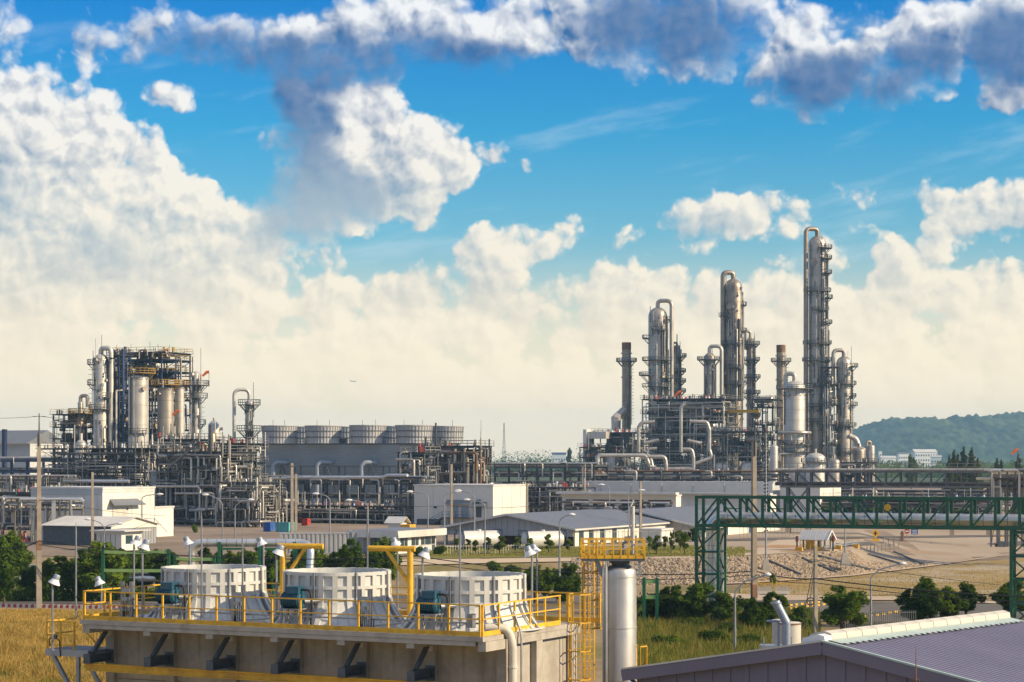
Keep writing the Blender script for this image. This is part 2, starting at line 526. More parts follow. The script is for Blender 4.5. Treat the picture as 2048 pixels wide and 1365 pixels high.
M['bark'] = mat('bark', (.10, .075, .05), .9, var=.3, scale=4.0)
M['leaf'] = leafmat('broad_leaves', (.018, .055, .007), (.17, .25, .028))
M['leaf_dark'] = leafmat('dark_leaves', (.010, .036, .007), (.105, .175, .02))
M['leaf_lite'] = leafmat('light_leaves', (.045, .085, .012), (.15, .20, .03))
M['conifer'] = leafmat('conifer_needles', (.028, .042, .012), (.085, .085, .022), .2)
M['cable'] = mat('black_cable', (.012, .012, .012), .6)

# ------------------------------------------------------------------ terrain
import numpy as np


def toe_y(x): return interp(x, [10, 20, 27.5, 41.5, 57, 79, 130], [238, 239, 243, 258, 284, 325, 420])
def bank_w(x): return interp(x, [44, 60], [10.5, 72])


def ground_z(x, y):
    t = (y - toe_y(x)) / bank_w(x)
    return ZP * min(1.0, max(0.0, t))


def on_ground(px, py):
    """the ground point that the line through a chart position meets"""
    lo, hi = 50.0, 6000.0
    for _ in range(46):
        m = (lo + hi) / 2
        if zat(py, m) > ground_z(xat(px, m), m): lo = m
        else: hi = m
    return Vector((xat(px, hi), hi, ground_z(xat(px, hi), hi)))


def groundmat(name, stops, scale, bump=.3, extra=None, rough=.95):
    m = bpy.data.materials.new(name); m.use_nodes = True
    t = m.node_tree; b = t.nodes['Principled BSDF']
    g = t.nodes.new('ShaderNodeNewGeometry')
    a = noise(t, g.outputs['Position'], scale, 8.0, .62, dim='3D')
    f = noise(t, g.outputs['Position'], scale * 9, 5.0, .6, dim='3D')
    c = ramp(t, (a * .75 + f * .25).ss(.3, .7), stops)
    if extra:
        e = noise(t, g.outputs['Position'], extra[1], 5.0, .6, dim='3D')
        c = mixc(t, e.ss(extra[2], extra[2] + .12) * extra[3], c, extra[0])
    link(t, c, b.inputs['Base Color'])
    b.inputs['Roughness'].default_value = rough
    b.inputs['Specular IOR Level'].default_value = .15
    bp = t.nodes.new('ShaderNodeBump'); bp.inputs['Strength'].default_value = bump; bp.inputs['Distance'].default_value = .15
    link(t, f, bp.inputs['Height']); t.links.new(bp.outputs[0], b.inputs['Normal'])
    return m


M['soil'] = groundmat('dry_soil', [(0, (.20, .145, .075)), (.5, (.29, .215, .115)), (1, (.37, .29, .175))], .06, extra=((.15, .15, .04), .05, .52, .7))
M['yard'] = groundmat('yard_concrete', [(0, (.31, .245, .175)), (.5, (.375, .30, .215)), (1, (.42, .345, .255))], .035, .15, extra=((.33, .20, .10), .018, .58, .55))
M['apron'] = groundmat('pale_apron', [(0, (.44, .34, .23)), (.5, (.50, .395, .275)), (1, (.54, .44, .315))], .05, .12)
M['lawn'] = groundmat('lawn', [(0, (.12, .125, .022)), (.5, (.19, .175, .035)), (1, (.27, .22, .055))], .12)
M['dry_lawn'] = groundmat('dry_lawn', [(0, (.26, .185, .06)), (.5, (.33, .235, .095)), (1, (.38, .30, .17))], .10, extra=((.42, .35, .25), .045, .50, .85))
M['plant_floor'] = groundmat('plant_floor', [(0, (.19, .145, .10)), (.5, (.26, .20, .145)), (1, (.33, .26, .19))], .05)
M['bank'] = groundmat('bank_rubble', [(0, (.14, .115, .09)), (.5, (.24, .20, .155)), (1, (.33, .28, .22))], .9, .6)
M['road'] = groundmat('road_asphalt', [(0, (.115, .10, .085)), (.5, (.15, .135, .115)), (1, (.19, .17, .145))], .08, .15)
M['field'] = groundmat('field_floor', [(0, (.30, .19, .045)), (.5, (.40, .265, .07)), (1, (.46, .32, .10))], .15)
M['far_land'] = groundmat('far_land', [(0, (.05, .075, .03)), (.5, (.075, .10, .04)), (1, (.12, .12, .06))], .006)
M['kerb_red'] = mat('kerb_red', (.42, .075, .05), .8, var=.2, scale=2)
M['kerb_white'] = mat('kerb_white', (.68, .63, .55), .8, var=.12, scale=2)
M['stone'] = mat('bank_stone', (.29, .225, .155), .9, var=.35, scale=1.2, rand=.2)
M['leaf_grass'] = leafmat('dry_grass_blades', (.38, .235, .055), (.74, .50, .17), .4)
M['brown_grass'] = leafmat('brown_grass_blades', (.20, .125, .035), (.44, .31, .10), .35)
M['leaf_grass2'] = leafmat('green_grass_blades', (.10, .13, .02), (.30, .26, .06), .35)


def np_mesh(name, v, f, mats, smooth=False):
    me = bpy.data.meshes.new(name)
    v = np.asarray(v, dtype=np.float32); f = np.asarray(f, dtype=np.int32)
    k = f.shape[1]
    me.vertices.add(len(v)); me.vertices.foreach_set('co', v.ravel())
    me.loops.add(f.size); me.loops.foreach_set('vertex_index', f.ravel())
    me.polygons.add(len(f)); me.polygons.foreach_set('loop_start', np.arange(0, f.size, k, dtype=np.int32))
    if smooth: me.polygons.foreach_set('use_smooth', np.ones(len(f), dtype=bool))
    for m in (mats if isinstance(mats, (list, tuple)) else [mats]): me.materials.append(m)
    me.update(calc_edges=True); me.validate()
    return me


def grid_sheet(name, xs, ys, zf, mats):
    v = [(x, y, zf(x, y)) for y in ys for x in xs]
    n = len(xs)
    f = [(j * n + i, j * n + i + 1, (j + 1) * n + i + 1, (j + 1) * n + i) for j in range(len(ys) - 1) for i in range(n - 1)]
    o = bpy.data.objects.new(name, np_mesh(name, v, f, mats, True)); COL.objects.link(o)
    o['kind'] = 'structure'
    return o


def poly_at(pts, t):
    L = [0.0]
    for a, b in zip(pts, pts[1:]): L.append(L[-1] + math.hypot(b[0] - a[0], b[1] - a[1]))
    d = t * L[-1]
    for i in range(len(pts) - 1):
        if d <= L[i + 1] or i == len(pts) - 2:
            k = (d - L[i]) / max(1e-9, L[i + 1] - L[i])
            return lerp(pts[i][0], pts[i + 1][0], k), lerp(pts[i][1], pts[i + 1][1], k)


def sheet(name, near, far, m, lift, n=60, rows=10, parent=None):
    """a paved or planted area lying on the terrain between two edges"""
    v = []
    for j in range(rows + 1):
        for i in range(n + 1):
            a, b = poly_at(near, i / n), poly_at(far, i / n)
            p = on_ground(lerp(a[0], b[0], j / rows), lerp(a[1], b[1], j / rows))
            v.append((p.x, p.y, p.z + lift))
    w = n + 1
    f = [(j * w + i, j * w + i + 1, (j + 1) * w + i + 1, (j + 1) * w + i) for j in range(rows) for i in range(n)]
    o = bpy.data.objects.new(name, np_mesh(name, v, f, m, True)); COL.objects.link(o)
    o['kind'] = 'structure'
    return o


xs = [-4000, -1500, -700, -400, -250] + [-180 + 10 * i for i in range(17)] + [-8 + 1.5 * i for i in range(94)] + [150, 200, 300, 500, 900, 2000, 4000]
ys = [-300, -100, 0, 50, 90, 130, 170, 200, 220] + [226 + 1.5 * i for i in range(60)] + [318 + 6 * i for i in range(14)] + [410, 450, 500, 600, 800, 1100, 1600, 2500, 4000, 5500]
grid_sheet('ground', xs, ys, ground_z, M['soil'])
grid_sheet('plant_yard', [-420, -300, -200, -100, -50, 0, 26], [256, 300, 400, 600, 900, 1100], lambda x, y: ZP + .05, M['plant_floor'])
grid_sheet('far_ground', [-3990, -2000, -500, 0, 500, 2000, 3990], [1100.5, 1500, 2500, 4000, 5490], lambda x, y: ZP + .6, M['far_land'])
def bank_top(x): return toe_y(x) + interp(x, [44, 58], [10.5, .6])


def band_sheet(name, x0, x1, n, ya, yb, rows, m, lift, bias=1.0):
    """a strip of ground between two lines, laid close on the terrain"""
    v = []
    for j in range(rows + 1):
        for i in range(n + 1):
            x = lerp(x0, x1, i / n); y = lerp(ya(x), yb(x), (j / rows) ** bias)
            v.append((x, y, ground_z(x, y) + lift))
    w = n + 1
    f = [(j * w + i, j * w + i + 1, (j + 1) * w + i + 1, (j + 1) * w + i) for j in range(rows) for i in range(n)]
    o = bpy.data.objects.new(name, np_mesh(name, v, f, m, True)); COL.objects.link(o)
    o['kind'] = 'structure'


band_sheet('concrete_yard', 4, 125, 120, lambda x: bank_top(x) + .3, lambda x: 372 + x * .25, 44, M['yard'], .08, 2.2)
band_sheet('plant_floor', 26.05, 420, 60, lambda x: 300, lambda x: 1100, 60, M['plant_floor'], .04, 1.6)
band_sheet('rubble_bank', 6, 58, 80, toe_y, lambda x: bank_top(x) + .4, 10, M['bank'], .05)
sheet('apron_road', [(800, 1133), (1000, 1128), (1290, 1122), (1520, 1112), (1640, 1103), (1700, 1090)], [(800, 1122), (1000, 1117), (1300, 1116), (1500, 1104), (1560, 1080), (1640, 1062)], M['apron'], .13, 60, 8)
M['stain'] = groundmat('ochre_stain', [(0, (.36, .20, .085)), (1, (.44, .27, .13))], .2, .1)
sheet('ochre_patch', [(1505, 1096), (1560, 1098.5), (1640, 1096)], [(1505, 1095), (1560, 1092), (1640, 1095)], M['stain'], .14, 24, 3)
sheet('ochre_patch', [(1560, 1105.5), (1600, 1106), (1630, 1103)], [(1560, 1104), (1600, 1102), (1630, 1102)], M['stain'], .15, 20, 3)
sheet('dark_patch', [(1672, 1090), (1715, 1095), (1762, 1090)], [(1672, 1089), (1715, 1086.5), (1770, 1086)], M['dark_ground'], .15, 24, 3)  # dark patch on the yard right of the gate shelter
sheet('dark_patch', [(1975, 1090), (2020, 1094), (2100, 1090)], [(1975, 1089), (2020, 1085), (2100, 1084)], M['dark_ground'], .15, 24, 3)  # dark patch on the yard right of the rack legs
sheet('yard_lane', [(1180, 1090), (1400, 1085), (1640, 1080), (1800, 1078), (2100, 1074)], [(1180, 1086), (1400, 1081), (1640, 1076), (1800, 1074), (2100, 1070)], M['road'], .14, 50, 3)
sheet('lawn', [(860, 1121), (1000, 1119), (1290, 1116), (1400, 1113), (1506, 1107)], [(860, 1104), (1000, 1100), (1290, 1094), (1380, 1093), (1500, 1103)], M['lawn'], .19, 60, 8)
sheet('dry_verge', [(1480, 1199), (1620, 1194), (1800, 1190), (2048, 1205), (2200, 1205)], [(1480, 1178), (1620, 1163), (1800, 1146), (2000, 1121), (2200, 1105)], M['dry_lawn'], .05, 70, 8)
sheet('pale_path', [(1380, 1205), (1540, 1203), (1700, 1202), (1850, 1203), (2100, 1214)], [(1380, 1186), (1540, 1192), (1700, 1194), (1850, 1196), (2100, 1206)], M['apron'], .10, 50, 4)
band_sheet('toe_kerb', 24, 130, 100, lambda x: toe_y(x) - 1.6, lambda x: toe_y(x) + .15, 3, M['apron'], .14)
sheet('road', [(-120, 1211), (400, 1213), (1000, 1220), (1500, 1243), (2200, 1250)], [(-120, 1191), (400, 1190), (1000, 1190), (1500, 1201), (2200, 1213)], M['road'], .06, 60, 6)
sheet('grass_field', [(-160, 1420), (60, 1420), (260, 1420), (420, 1420)], [(-160, 1219), (60, 1220), (260, 1221), (420, 1222)], M['field'], .04, 30, 12)


def rocks(n, rnd):
    """loose stones pitched on the bank"""
    V, Fc = [], []
    base = np.array([(-1, -1, -.8), (1, -1, -.8), (1, 1, -.8), (-1, 1, -.8), (-.7, -.7, .8), (.8, -.6, .7), (.6, .7, .9), (-.8, .6, .6)])
    fac = np.array(MB.BOXF)
    k = 0
    while k < n:
        x = rnd.uniform(7, 57)
        y = lerp(toe_y(x), bank_top(x), rnd.random())
        z = ground_z(x, y) + .08
        s = rnd.uniform(.07, .16) * (1.5 if rnd.random() < .12 else 1)
        b = base * np.array([s * rnd.uniform(.8, 1.5), s * rnd.uniform(.7, 1.2), s * rnd.uniform(.6, 1.1)]) * (1 + np.array([[rnd.uniform(-.3, .3) for _ in range(3)] for _ in range(8)]))
        a = rnd.uniform(0, 6.3); ca, sa = math.cos(a), math.sin(a)
        R = np.array([[ca, -sa, 0], [sa, ca, 0], [0, 0, 1]])
        V.append(b @ R.T + np.array([x, y, z])); Fc.append(fac + 8 * k); k += 1
    o = bpy.data.objects.new('bank_stones', np_mesh('bank_stones', np.concatenate(V), np.concatenate(Fc), M['stone']))
    COL.objects.link(o)
    tag(o, 'loose grey brown stones pitched on the sloping bank', 'stones', kind='stuff')


rocks(18000, random.Random(5))


def blades(name, label, n, pick, hgt, wid, m, rnd):
    """grass as thin bent blades"""
    P = np.array([pick(rnd) for _ in range(n)])
    r = np.random.RandomState(rnd.randint(0, 9999))
    h = hgt[0] + (hgt[1] - hgt[0]) * r.rand(n)
    if P.shape[1] > 3: h = h * P[:, 3]; P = P[:, :3]
    a = r.rand(n) * 6.283
    w = wid * (.6 + .8 * r.rand(n))
    lean = (.10 + .35 * r.rand(n)) * h
    la = r.rand(n) * 6.283
    dx, dy = np.cos(a) * w, np.sin(a) * w
    v = np.zeros((n, 5, 3))
    v[:, 0] = P + np.stack([-dx, -dy, 0 * dx], 1)
    v[:, 1] = P + np.stack([dx, dy, 0 * dx], 1)
    mid = P + np.stack([np.cos(la) * lean * .3, np.sin(la) * lean * .3, h * .6], 1)
    v[:, 2] = mid + np.stack([dx, dy, 0 * dx], 1) * .7
    v[:, 3] = mid - np.stack([dx, dy, 0 * dx], 1) * .7
    v[:, 4] = P + np.stack([np.cos(la) * lean, np.sin(la) * lean, h], 1)
    o = np.arange(n)[:, None] * 5
    f = np.concatenate([o + np.array([0, 1, 2]), o + np.array([0, 2, 3]), o + np.array([3, 2, 4])])
    ob = bpy.data.objects.new(name, np_mesh(name, v.reshape(-1, 3), f, m)); COL.objects.link(ob)
    return tag(ob, label, 'grass', kind='stuff')


def left_field(r):
    while True:
        py = 1222 + 190 * r.random() ** 1.0
        Y = F * H / (py - HY)
        if r.random() < (Y / 200) ** 1.6: break
    px = r.uniform(-60, 330)
    x = xat(px, Y)
    return (x, Y, 0.0, interp(Y, [120, 160, 188, 204], [1, .9, .45, .12]) * (.35 + .95 * (.5 + .5 * math.sin(x * .9 + Y * .21) * math.cos(Y * .33 - x * .4))))


blades('dry_grass', 'tall golden dry grass of the field beside the concrete cooling tower', 90000, left_field, (.55, 1.15), .035, M['leaf_grass'], random.Random(3))
blades('brown_grass', 'darker brown dry grass in patches across the field beside the cooling tower', 24000, lambda r: (lambda p: p[:3] + (p[3] * (1 if math.sin(p[0] * .5 + 1) * math.cos(p[1] * .17) > .1 else .3),))(left_field(r)), (.5, 1.0), .035, M['brown_grass'], random.Random(33))
blades('green_grass', 'short green grass along the bottom edge of the dry field', 16000, lambda r: ((lambda Y, px: (xat(px, Y), Y, 0, 1))(F * H / (r.uniform(1335, 1420) - HY), r.uniform(-60, 330))), (.25, .75), .04, M['leaf_grass2'], random.Random(4))


def right_field(r):
    py = 1232 + 130 * r.random()
    Y = F * H / (py - HY)
    return (xat(r.uniform(1262, 1640), Y), Y, 0.0, .6 + .7 * r.random() ** 2)


blades('rough_grass', 'rough brown and green grass behind the silver vessel', 30000, right_field, (.4, 1.0), .035, M['brown_grass'], random.Random(8))
blades('weedy_grass', 'green weeds mixed in the rough grass behind the silver vessel', 40000, right_field, (.4, 1.1), .045, M['leaf_grass2'], random.Random(9))
blades('verge_grass', 'thin dry grass on the verge below the stone bank', 9000,
       lambda r: (lambda p: (p.x, p.y, p.z, 1))(on_ground(r.uniform(1480, 2100), r.triangular(1120, 1200, 1185))), (.06, .22), .05, M['brown_grass'], random.Random(10))
blades('lawn_grass', 'mown green lawn in front of the grey roofed shed', 9000,
       lambda r: (lambda p: (p.x, p.y, p.z + .15, 1))(on_ground(r.uniform(860, 1490), r.uniform(1097, 1116))), (.08, .2), .06, M['leaf_grass2'], random.Random(12))

# ------------------------------------------------------------------ concrete cooling tower in front
TR = math.radians(-27.5)
TC = Vector((-1.05, 74.4, 0))
ZD = 7.8
ux = Vector((math.cos(TR), math.sin(TR), 0)); uy = Vector((-math.sin(TR), math.cos(TR), 0))


def tloc(x, y, z=0.0): return TC + ux * x + uy * y + Vector((0, 0, z))
def tower_xy(px, Y):
    d = Vector((xat(px, Y), Y, 0)) - TC
    return d.dot(ux), d.dot(uy)


def cooling_tower():
    T = thing('cooling_tower_basin', 'weathered concrete cooling tower with overhanging deck below the white fan stacks', 'cooling tower', TC, TR)
    MB().bx(-18, .02, 0, 8.1, ZD - .17, ZD).build('deck_slab', M['concrete_light'], T)
    MB().bx(-16.9, -.42, 1.95, 7.6, 0, ZD - .18).build('core', M['concrete'], T)
    # front wall: pilasters, panels, cantilever beams
    xs = [-17.75 + 2.95 * k for k in range(7)]
    pil = MB().bx(-.2, .2, 1.55, 1.93, 0, ZD - .18).build('pilaster', M['concrete'], T); pil.location = (xs[0], 0, 0)
    beam = MB().bx(-.16, .16, .06, 1.54, ZD - .52, ZD - .175).build('cantilever_beam', M['concrete_light'], T); beam.location = (xs[0], 0, 0)
    pan = MB().bx(.22, 2.73, 1.72, 1.94, .02, 5.35).build('wall_panel', M['concrete'], T); pan.location = (xs[0], 0, 0)
    pan2 = MB().bx(.22, 2.73, 1.745, 1.94, 5.37, ZD - .19).build('wall_panel', M['concrete'], T); pan2.location = (xs[0], 0, 0)
    for x in xs[1:]: dup(pil, T, (x, 0, 0)); dup(beam, T, (x, 0, 0))
    for x in xs[1:6]: dup(pan, T, (x, 0, 0)); dup(pan2, T, (x, 0, 0))
    MB().bx(-17.6, -.3, .03, .30, ZD - .34, ZD - .18).build('edge_beam', M['concrete_light'], T)
    # steel brackets with struts that carry the yellow runway beam
    b = MB()
    for z in (6.10, 6.42): b.bx(-.15, .15, .12, 1.5, z - .02, z + .02)
    b.bx(-.015, .015, .12, 1.5, 6.12, 6.40); b.bx(-.16, .16, .10, .13, 6.07, 6.45); b.bx(-.2, .2, 1.5, 1.53, 5.98, 6.54)
    for i in range(4):
        for s in (-1, 1): b.bx(s * .13 - .02, s * .13 + .02, 1.46, 1.5, 6.02 + .13 * i, 6.06 + .13 * i)
    br = b.build('bracket_beam', M['bracket'], T); br.location = (xs[0], 0, 0)
    st = MB().bar((0, .45, 6.44), (0, 1.46, 7.42), .13, .16).build('strut', M['bracket'], T); st.location = (xs[0], 0, 0)
    pd = MB().bx(-.12, .12, 1.36, 1.54, 7.08, 7.30).build('strut_pad', M['kerb_white'], T); pd.location = (xs[0], 0, 0)
    for x in xs[1:6]: dup(br, T, (x, 0, 0)); dup(st, T, (x, 0, 0)); dup(pd, T, (x, 0, 0))
    y = MB(); y.bx(-17.95, -.1, .18, .42, 6.04, 6.07); y.bx(-17.95, -.1, .18, .42, 5.78, 5.81); y.bx(-17.95, -.1, .28, .32, 5.812, 6.038)
    y.build('runway_beam', M['yellow'], T)
    # right wall
    for a, c in ((1.95, 2.35), (4.3, 4.8), (7.35, 7.75)): MB().bx(-.41, -.02, a, c, 0, ZD - .45).build('pilaster', M['concrete_light'], T)
    for a, c in ((2.37, 4.28), (4.82, 7.33)):
        MB().bx(-.40, -.26, a, c, .02, 5.4).build('wall_panel', M['concrete_light'], T)
        MB().bx(-.40, -.28, a, c, 5.42, ZD - .46).build('wall_panel', M['concrete_light'], T)
    MB().bx(-.41, .0, 1.6, 8.08, ZD - .44, ZD - .18).build('parapet_beam', M['concrete_light'], T)
    # deck clutter
    MB().bx(-17.4, -.6, .55, .75, ZD + .002, ZD + .10).build('cable_tray', M['grey_steel'], T)
    MB().bx(-17.2, -.6, 1.0, 1.06, ZD + .36, ZD + .42).build('fire_pipe', M['grey_steel'], T)
    leg = MB().bx(-.02, .02, .98, 1.02, ZD + .002, ZD + .38).build('pipe_support', M['grey_steel'], T); leg.location = (-16.8, 0, 0)
    for i in range(1, 9): dup(leg, T, (-16.8 + 1.95 * i, 0, 0))
    # white downpipe and slim conduit at the corner
    MB().tube([(-.55, 1.2, ZD + .25), (.12, 1.75, ZD + .22), (.25, 1.85, ZD - .5), (.25, 1.85, .3)], .16, 12, .45).build('downpipe', M['trim'], T, True)
    for z in (6.6, 4.9, 3.2): MB().lathe([(.165, -.05), (.185, -.04), (.185, .04), (.165, .05)], 12, (.25, 1.85, z)).build('pipe_clamp', M['trim'], T)
    MB().tube([(-.1, 2.6, ZD + .75), (.1, 2.72, ZD + .1), (.14, 2.75, ZD - .2), (.14, 2.75, 0)], .045, 6, .12).build('conduit', M['grey_steel'], T)
    MB().bx(-1.0, -.78, .7, .95, ZD + .25, ZD + .75).build('junction_box', M['grey_steel'], T)
    return T


cooling_tower()


def guard_rail(label, a, b, n, h=1.12, kick=.17, m=None, th=.05):
    """handrail between two points: posts, two rails and a kick plate"""
    m = m or M['yellow']
    a, b = Vector(a), Vector(b)
    d = b - a
    T = thing('guard_rail', label, 'railing', a, math.atan2(d.y, d.x))
    L = Vector((d.x, d.y, 0)).length; dz = d.z
    MB().bar((0, 0, h), (L, 0, h + dz), th, th).build('top_rail', m, T)
    MB().bar((0, 0, h * .55), (L, 0, h * .55 + dz), th * .85, th * .85).build('mid_rail', m, T)
    if kick: MB().bar((0, 0, kick / 2 + .01), (L, 0, kick / 2 + .01 + dz), .02, kick).build('kick_plate', m, T)
    p = MB().bx(-.035, .035, -.03, .03, 0, h).build('post', m, T)
    p.location = (.04, .03, 0)
    for i in range(1, n): dup(p, T, (.04 + (L - .08) * i / (n - 1), .03, dz * i / (n - 1)))
    return T


guard_rail('yellow guard rail along the front edge of the cooling tower deck', tloc(-17.9, .08, ZD), tloc(-.12, .08, ZD), 15)
guard_rail('yellow guard rail along the back edge of the cooling tower deck', tloc(-17.9, 7.95, ZD), tloc(-.5, 7.95, ZD), 14)
guard_rail('yellow guard rail across the far end of the cooling tower deck', tloc(-17.92, .14, ZD), tloc(-17.92, 7.9, ZD), 7)
guard_rail('yellow guard rail along the sunlit end of the deck towards the caged ladder', tloc(-.06, .14, ZD), tloc(-.06, 6.4, ZD), 6)
guard_rail('short yellow gate rail beside the caged ladder on the deck', tloc(-.5, 7.93, ZD), tloc(.9, 7.93, ZD), 3)


def fan_stack():
    T = thing('fan_stack', '', 'fan stack', (0, 0, 0), TR, 'fan stacks on the cooling tower deck')
    prof = [(2.62, 0), (2.50, .14), (2.36, .30), (2.22, .52), (2.10, .78), (2.03, 1.05), (2.02, 2.0)]
    inner = [(r - .09, z) for r, z in prof][::-1]
    MB().lathe(prof + [(1.93, 2.0)] + inner[1:], 84).build('shell', M['white_frp'], T, True)
    def rib(w, t):
        b = MB()
        out = [(r + t, z) for r, z in prof]; inn = [(r - .03, z) for r, z in prof]
        n = len(prof)
        for (rA, zA), (rB, zB), (rC, zC), (rD, zD_) in zip(inn, out, out[1:], inn[1:]):
            b.add([(rA, -w, zA), (rB, -w, zB), (rC, -w, zC), (rD, -w, zD_), (rA, w, zA), (rB, w, zB), (rC, w, zC), (rD, w, zD_)],
                  [(0, 1, 2, 3), (7, 6, 5, 4), (1, 5, 6, 2)])
        b.bx(prof[-1][0] - .02, prof[-1][0] + t, -w, w, 1.99, 2.004)
        return b
    r0 = rib(.10, .075).build('rib', M['white_frp'], T)
    j0 = rib(.03, .13).build('joint_flange', M['grey_steel'], T)
    n = 24
    for i in range(1, n): dup(r0, T, (0, 0, 0), 2 * math.pi * i / n)
    for i in range(8): (dup(j0, T, (0, 0, 0), 2 * math.pi * (i * 3 + .5) / n) if i else setattr(j0, 'rotation_euler', (0, 0, math.pi / n)))
    for z in (.98, 1.42, 1.93):
        MB().lathe([(2.02, z - .06), (2.10, z - .06), (2.10, z + .06), (2.02, z + .06)], 72).build('ring', M['white_frp'], T)
    MB().lathe([(2.55, -.005), (2.80, -.005), (2.80, .05), (2.55, .05)], 64).build('base_flange', M['white_frp'], T)
    h = MB(); h.lathe([(.0, 1.2), (.35, 1.2), (.35, 1.0), (.0, 1.0)], 20)
    hub = h.build('fan_hub', M['grey_steel'], T)
    bl = MB().add([(.3, -.12, 1.05), (1.85, -.16, 1.02), (1.85, .16, 1.10), (.3, .12, 1.15), (.3, -.12, 1.08), (1.85, -.16, 1.05), (1.85, .16, 1.13), (.3, .12, 1.18)], MB.BOXF).build('fan_blade', M['grey_steel'], hub)
    for i in range(1, 8): dup(bl, hub, (0, 0, 0), math.pi / 4 * i)
    # drive motor on its pedestal
    c = Vector((-.30, -2.66, .98))
    mo = MB()
    mo.tube([c + Vector((-.42, 0, 0)), c + Vector((-.40, 0, 0)), c + Vector((.40, 0, 0)), c + Vector((.44, 0, 0))], [.24, .29, .29, .25], 18)
    mt = mo.build('motor', M['teal'], T, True)
    MB().bx(c.x - .18, c.x + .38, c.y - .22, c.y + .22, c.z + .25, c.z + .52).build('terminal_box', M['teal'], mt)
    fin = MB().tube([(0, 0, 0), (.025, 0, 0)], .325, 18).build('cooling_fin', M['teal'], mt); fin.location = c + Vector((-.34, 0, 0))
    for i in range(1, 9): dup(fin, mt, c + Vector((-.34 + .085 * i, 0, 0)))
    MB().tube([c + Vector((.40, 0, .4)), c + Vector((.78, 0, .40)), c + Vector((.86, 0, -.2)), c + Vector((.80, .0, -.9))], .045, 8, .22).build('motor_cable', M['black'], T, True)
    p = MB(); p.bx(c.x - .45, c.x + .45, c.y - .3, c.y + .3, .62, .67)
    for sx in (-.38, .38):
        for sy in (-.22, .22): p.bx(c.x + sx - .04, c.x + sx + .04, c.y + sy - .04, c.y + sy + .04, 0, .62)
    p.build('motor_stand', M['grey_steel'], T)
    MB().tube([c + Vector((.44, .1, -.05)), c + Vector((.9, .75, -.02))], .09, 8).build('drive_shaft', M['grey_steel'], T)
    return T


FS = fan_stack()
STK = [-14.38, -8.52, -2.6]
FS.location = tloc(STK[0], 3.9, ZD)
FS['label'] = 'white ribbed fan stack at the far end of the deck'
copy_tree(FS, tloc(STK[1], 3.9, ZD), TR, 'white ribbed fan stack in the middle of the deck')
copy_tree(FS, tloc(STK[2], 3.9, ZD), TR, 'white ribbed fan stack nearest the silver vessel')


def conduit_stand():
    T = thing('conduit_stand', '', 'conduit stand', (0, 0, 0), TR, 'conduit stands between the fan stacks')
    for x in (-.22, .22):
        b = MB(); b.bx(x - .07, x + .07, -.05, -.03, 0, 1.5); b.bx(x - .07, x + .07, .03, .05, 0, 1.5); b.bx(x - .015, x + .015, -.03, .03, 0, 1.5)
        b.build('channel_post', M['grey_steel'], T)
    for i, z in enumerate((.35, .75, 1.1)): MB().bx(-.2, .2, -.1, -.06, z, z + .14).build('switch_box', M['lamp_grey'], T)
    for i in range(4): MB().tube([(-.12 + .08 * i, -.09, 0), (-.12 + .08 * i, -.10, .5 + .12 * i)], .018, 6).build('conduit', M['black'], T)
    return T


CS = conduit_stand()
CS.location = tloc(-16.35, .85, ZD); CS['label'] = 'grey channel posts with conduits near the far corner of the deck'
copy_tree(CS, tloc(-11.05, .85, ZD), TR, 'grey channel posts with conduits between the far and middle fan stacks')
copy_tree(CS, tloc(-5.4, .85, ZD), TR, 'grey channel posts with conduits between the middle and near fan stacks')


def jib_crane(label, px, Y, side):
    x, y = tower_xy(px, Y)
    T = thing('jib_crane', label, 'crane', tloc(x, min(y, 7.5), ZD), TR + .25, 'yellow jib cranes on the deck')
    top = 2.72
    MB().tube([(0, 0, 0), (0, 0, top)], .125, 14).build('post', M['yellow'], T, True)
    MB().lathe([(.0, .0), (.34, .0), (.34, .04), (.15, .06)], 14).build('base_plate', M['yellow'], T)
    MB().tube([(-.2 * side, 0, top), (1.75 * side, 0, top)], .115, 14).build('arm', M['yellow'], T, True)
    MB().tube([(.05 * side, 0, 1.35), (1.0 * side, 0, top - .05)], .08, 12).build('brace', M['yellow'], T, True)
    for s in (0, 1): MB().bar((-1.2 * (1 - s) - .1, -.18, .9 + .14 * s), (-.05, -.18, .9 + .14 * s), .05, .05).build('tie_rail', M['yellow'], T)
    return T


jib_crane('yellow jib crane between the far and middle fan stacks, arm pointing away', 573, 87.5, 1)
jib_crane('yellow jib crane between the middle and near fan stacks, arm pointing back', 822, 84.5, -1)


def floodlight(label, px, py, Y, side, zbase=ZD, h_head=.55):
    """pole lamp with a bell shaped shade, tilted to one side"""
    p = at(px, py, Y)
    T = thing('floodlight', label, 'floodlight', (p.x, p.y, zbase), 0, 'bell shaded floodlights round the deck')
    z = p.z - zbase
    MB().tube([(0, 0, 0), (0, 0, z - .1), (.05 * side, 0, z + .08)], .04, 8).build('pole', M['grey_steel'], T, True)
    MB().lathe([(.0, 0), (.13, 0), (.13, .02), (0, .02)], 10).build('base_plate', M['grey_steel'], T)
    ca, sa = math.cos(.38), math.sin(.38)
    def head(prof, m, name, par):
        b = MB(); b.lathe([(r_ * .66, z_ * .70) for r_, z_ in prof], 20)
        b.v = [(.12 * side + (x * ca - zz * -sa * side), y, z + (-x * sa * side + zz * ca)) for x, y, zz in b.v]
        return b.build(name, m, par, True)
    g = head([(.0, .30), (.17, .30), (.20, .26), (.21, .05), (.0, .05)], M['lamp_grey'], 'lamp_housing', T)
    head([(.20, .05), (.24, -.04), (.37, -.22), (.375, -.24), (.34, -.22), (.2, .0)], M['lamp_white'], 'shade', g)
    head([(.0, -.02), (.09, -.04), (.10, -.1), (.0, -.16)], M['lamp_white'], 'bulb', g)
    return T


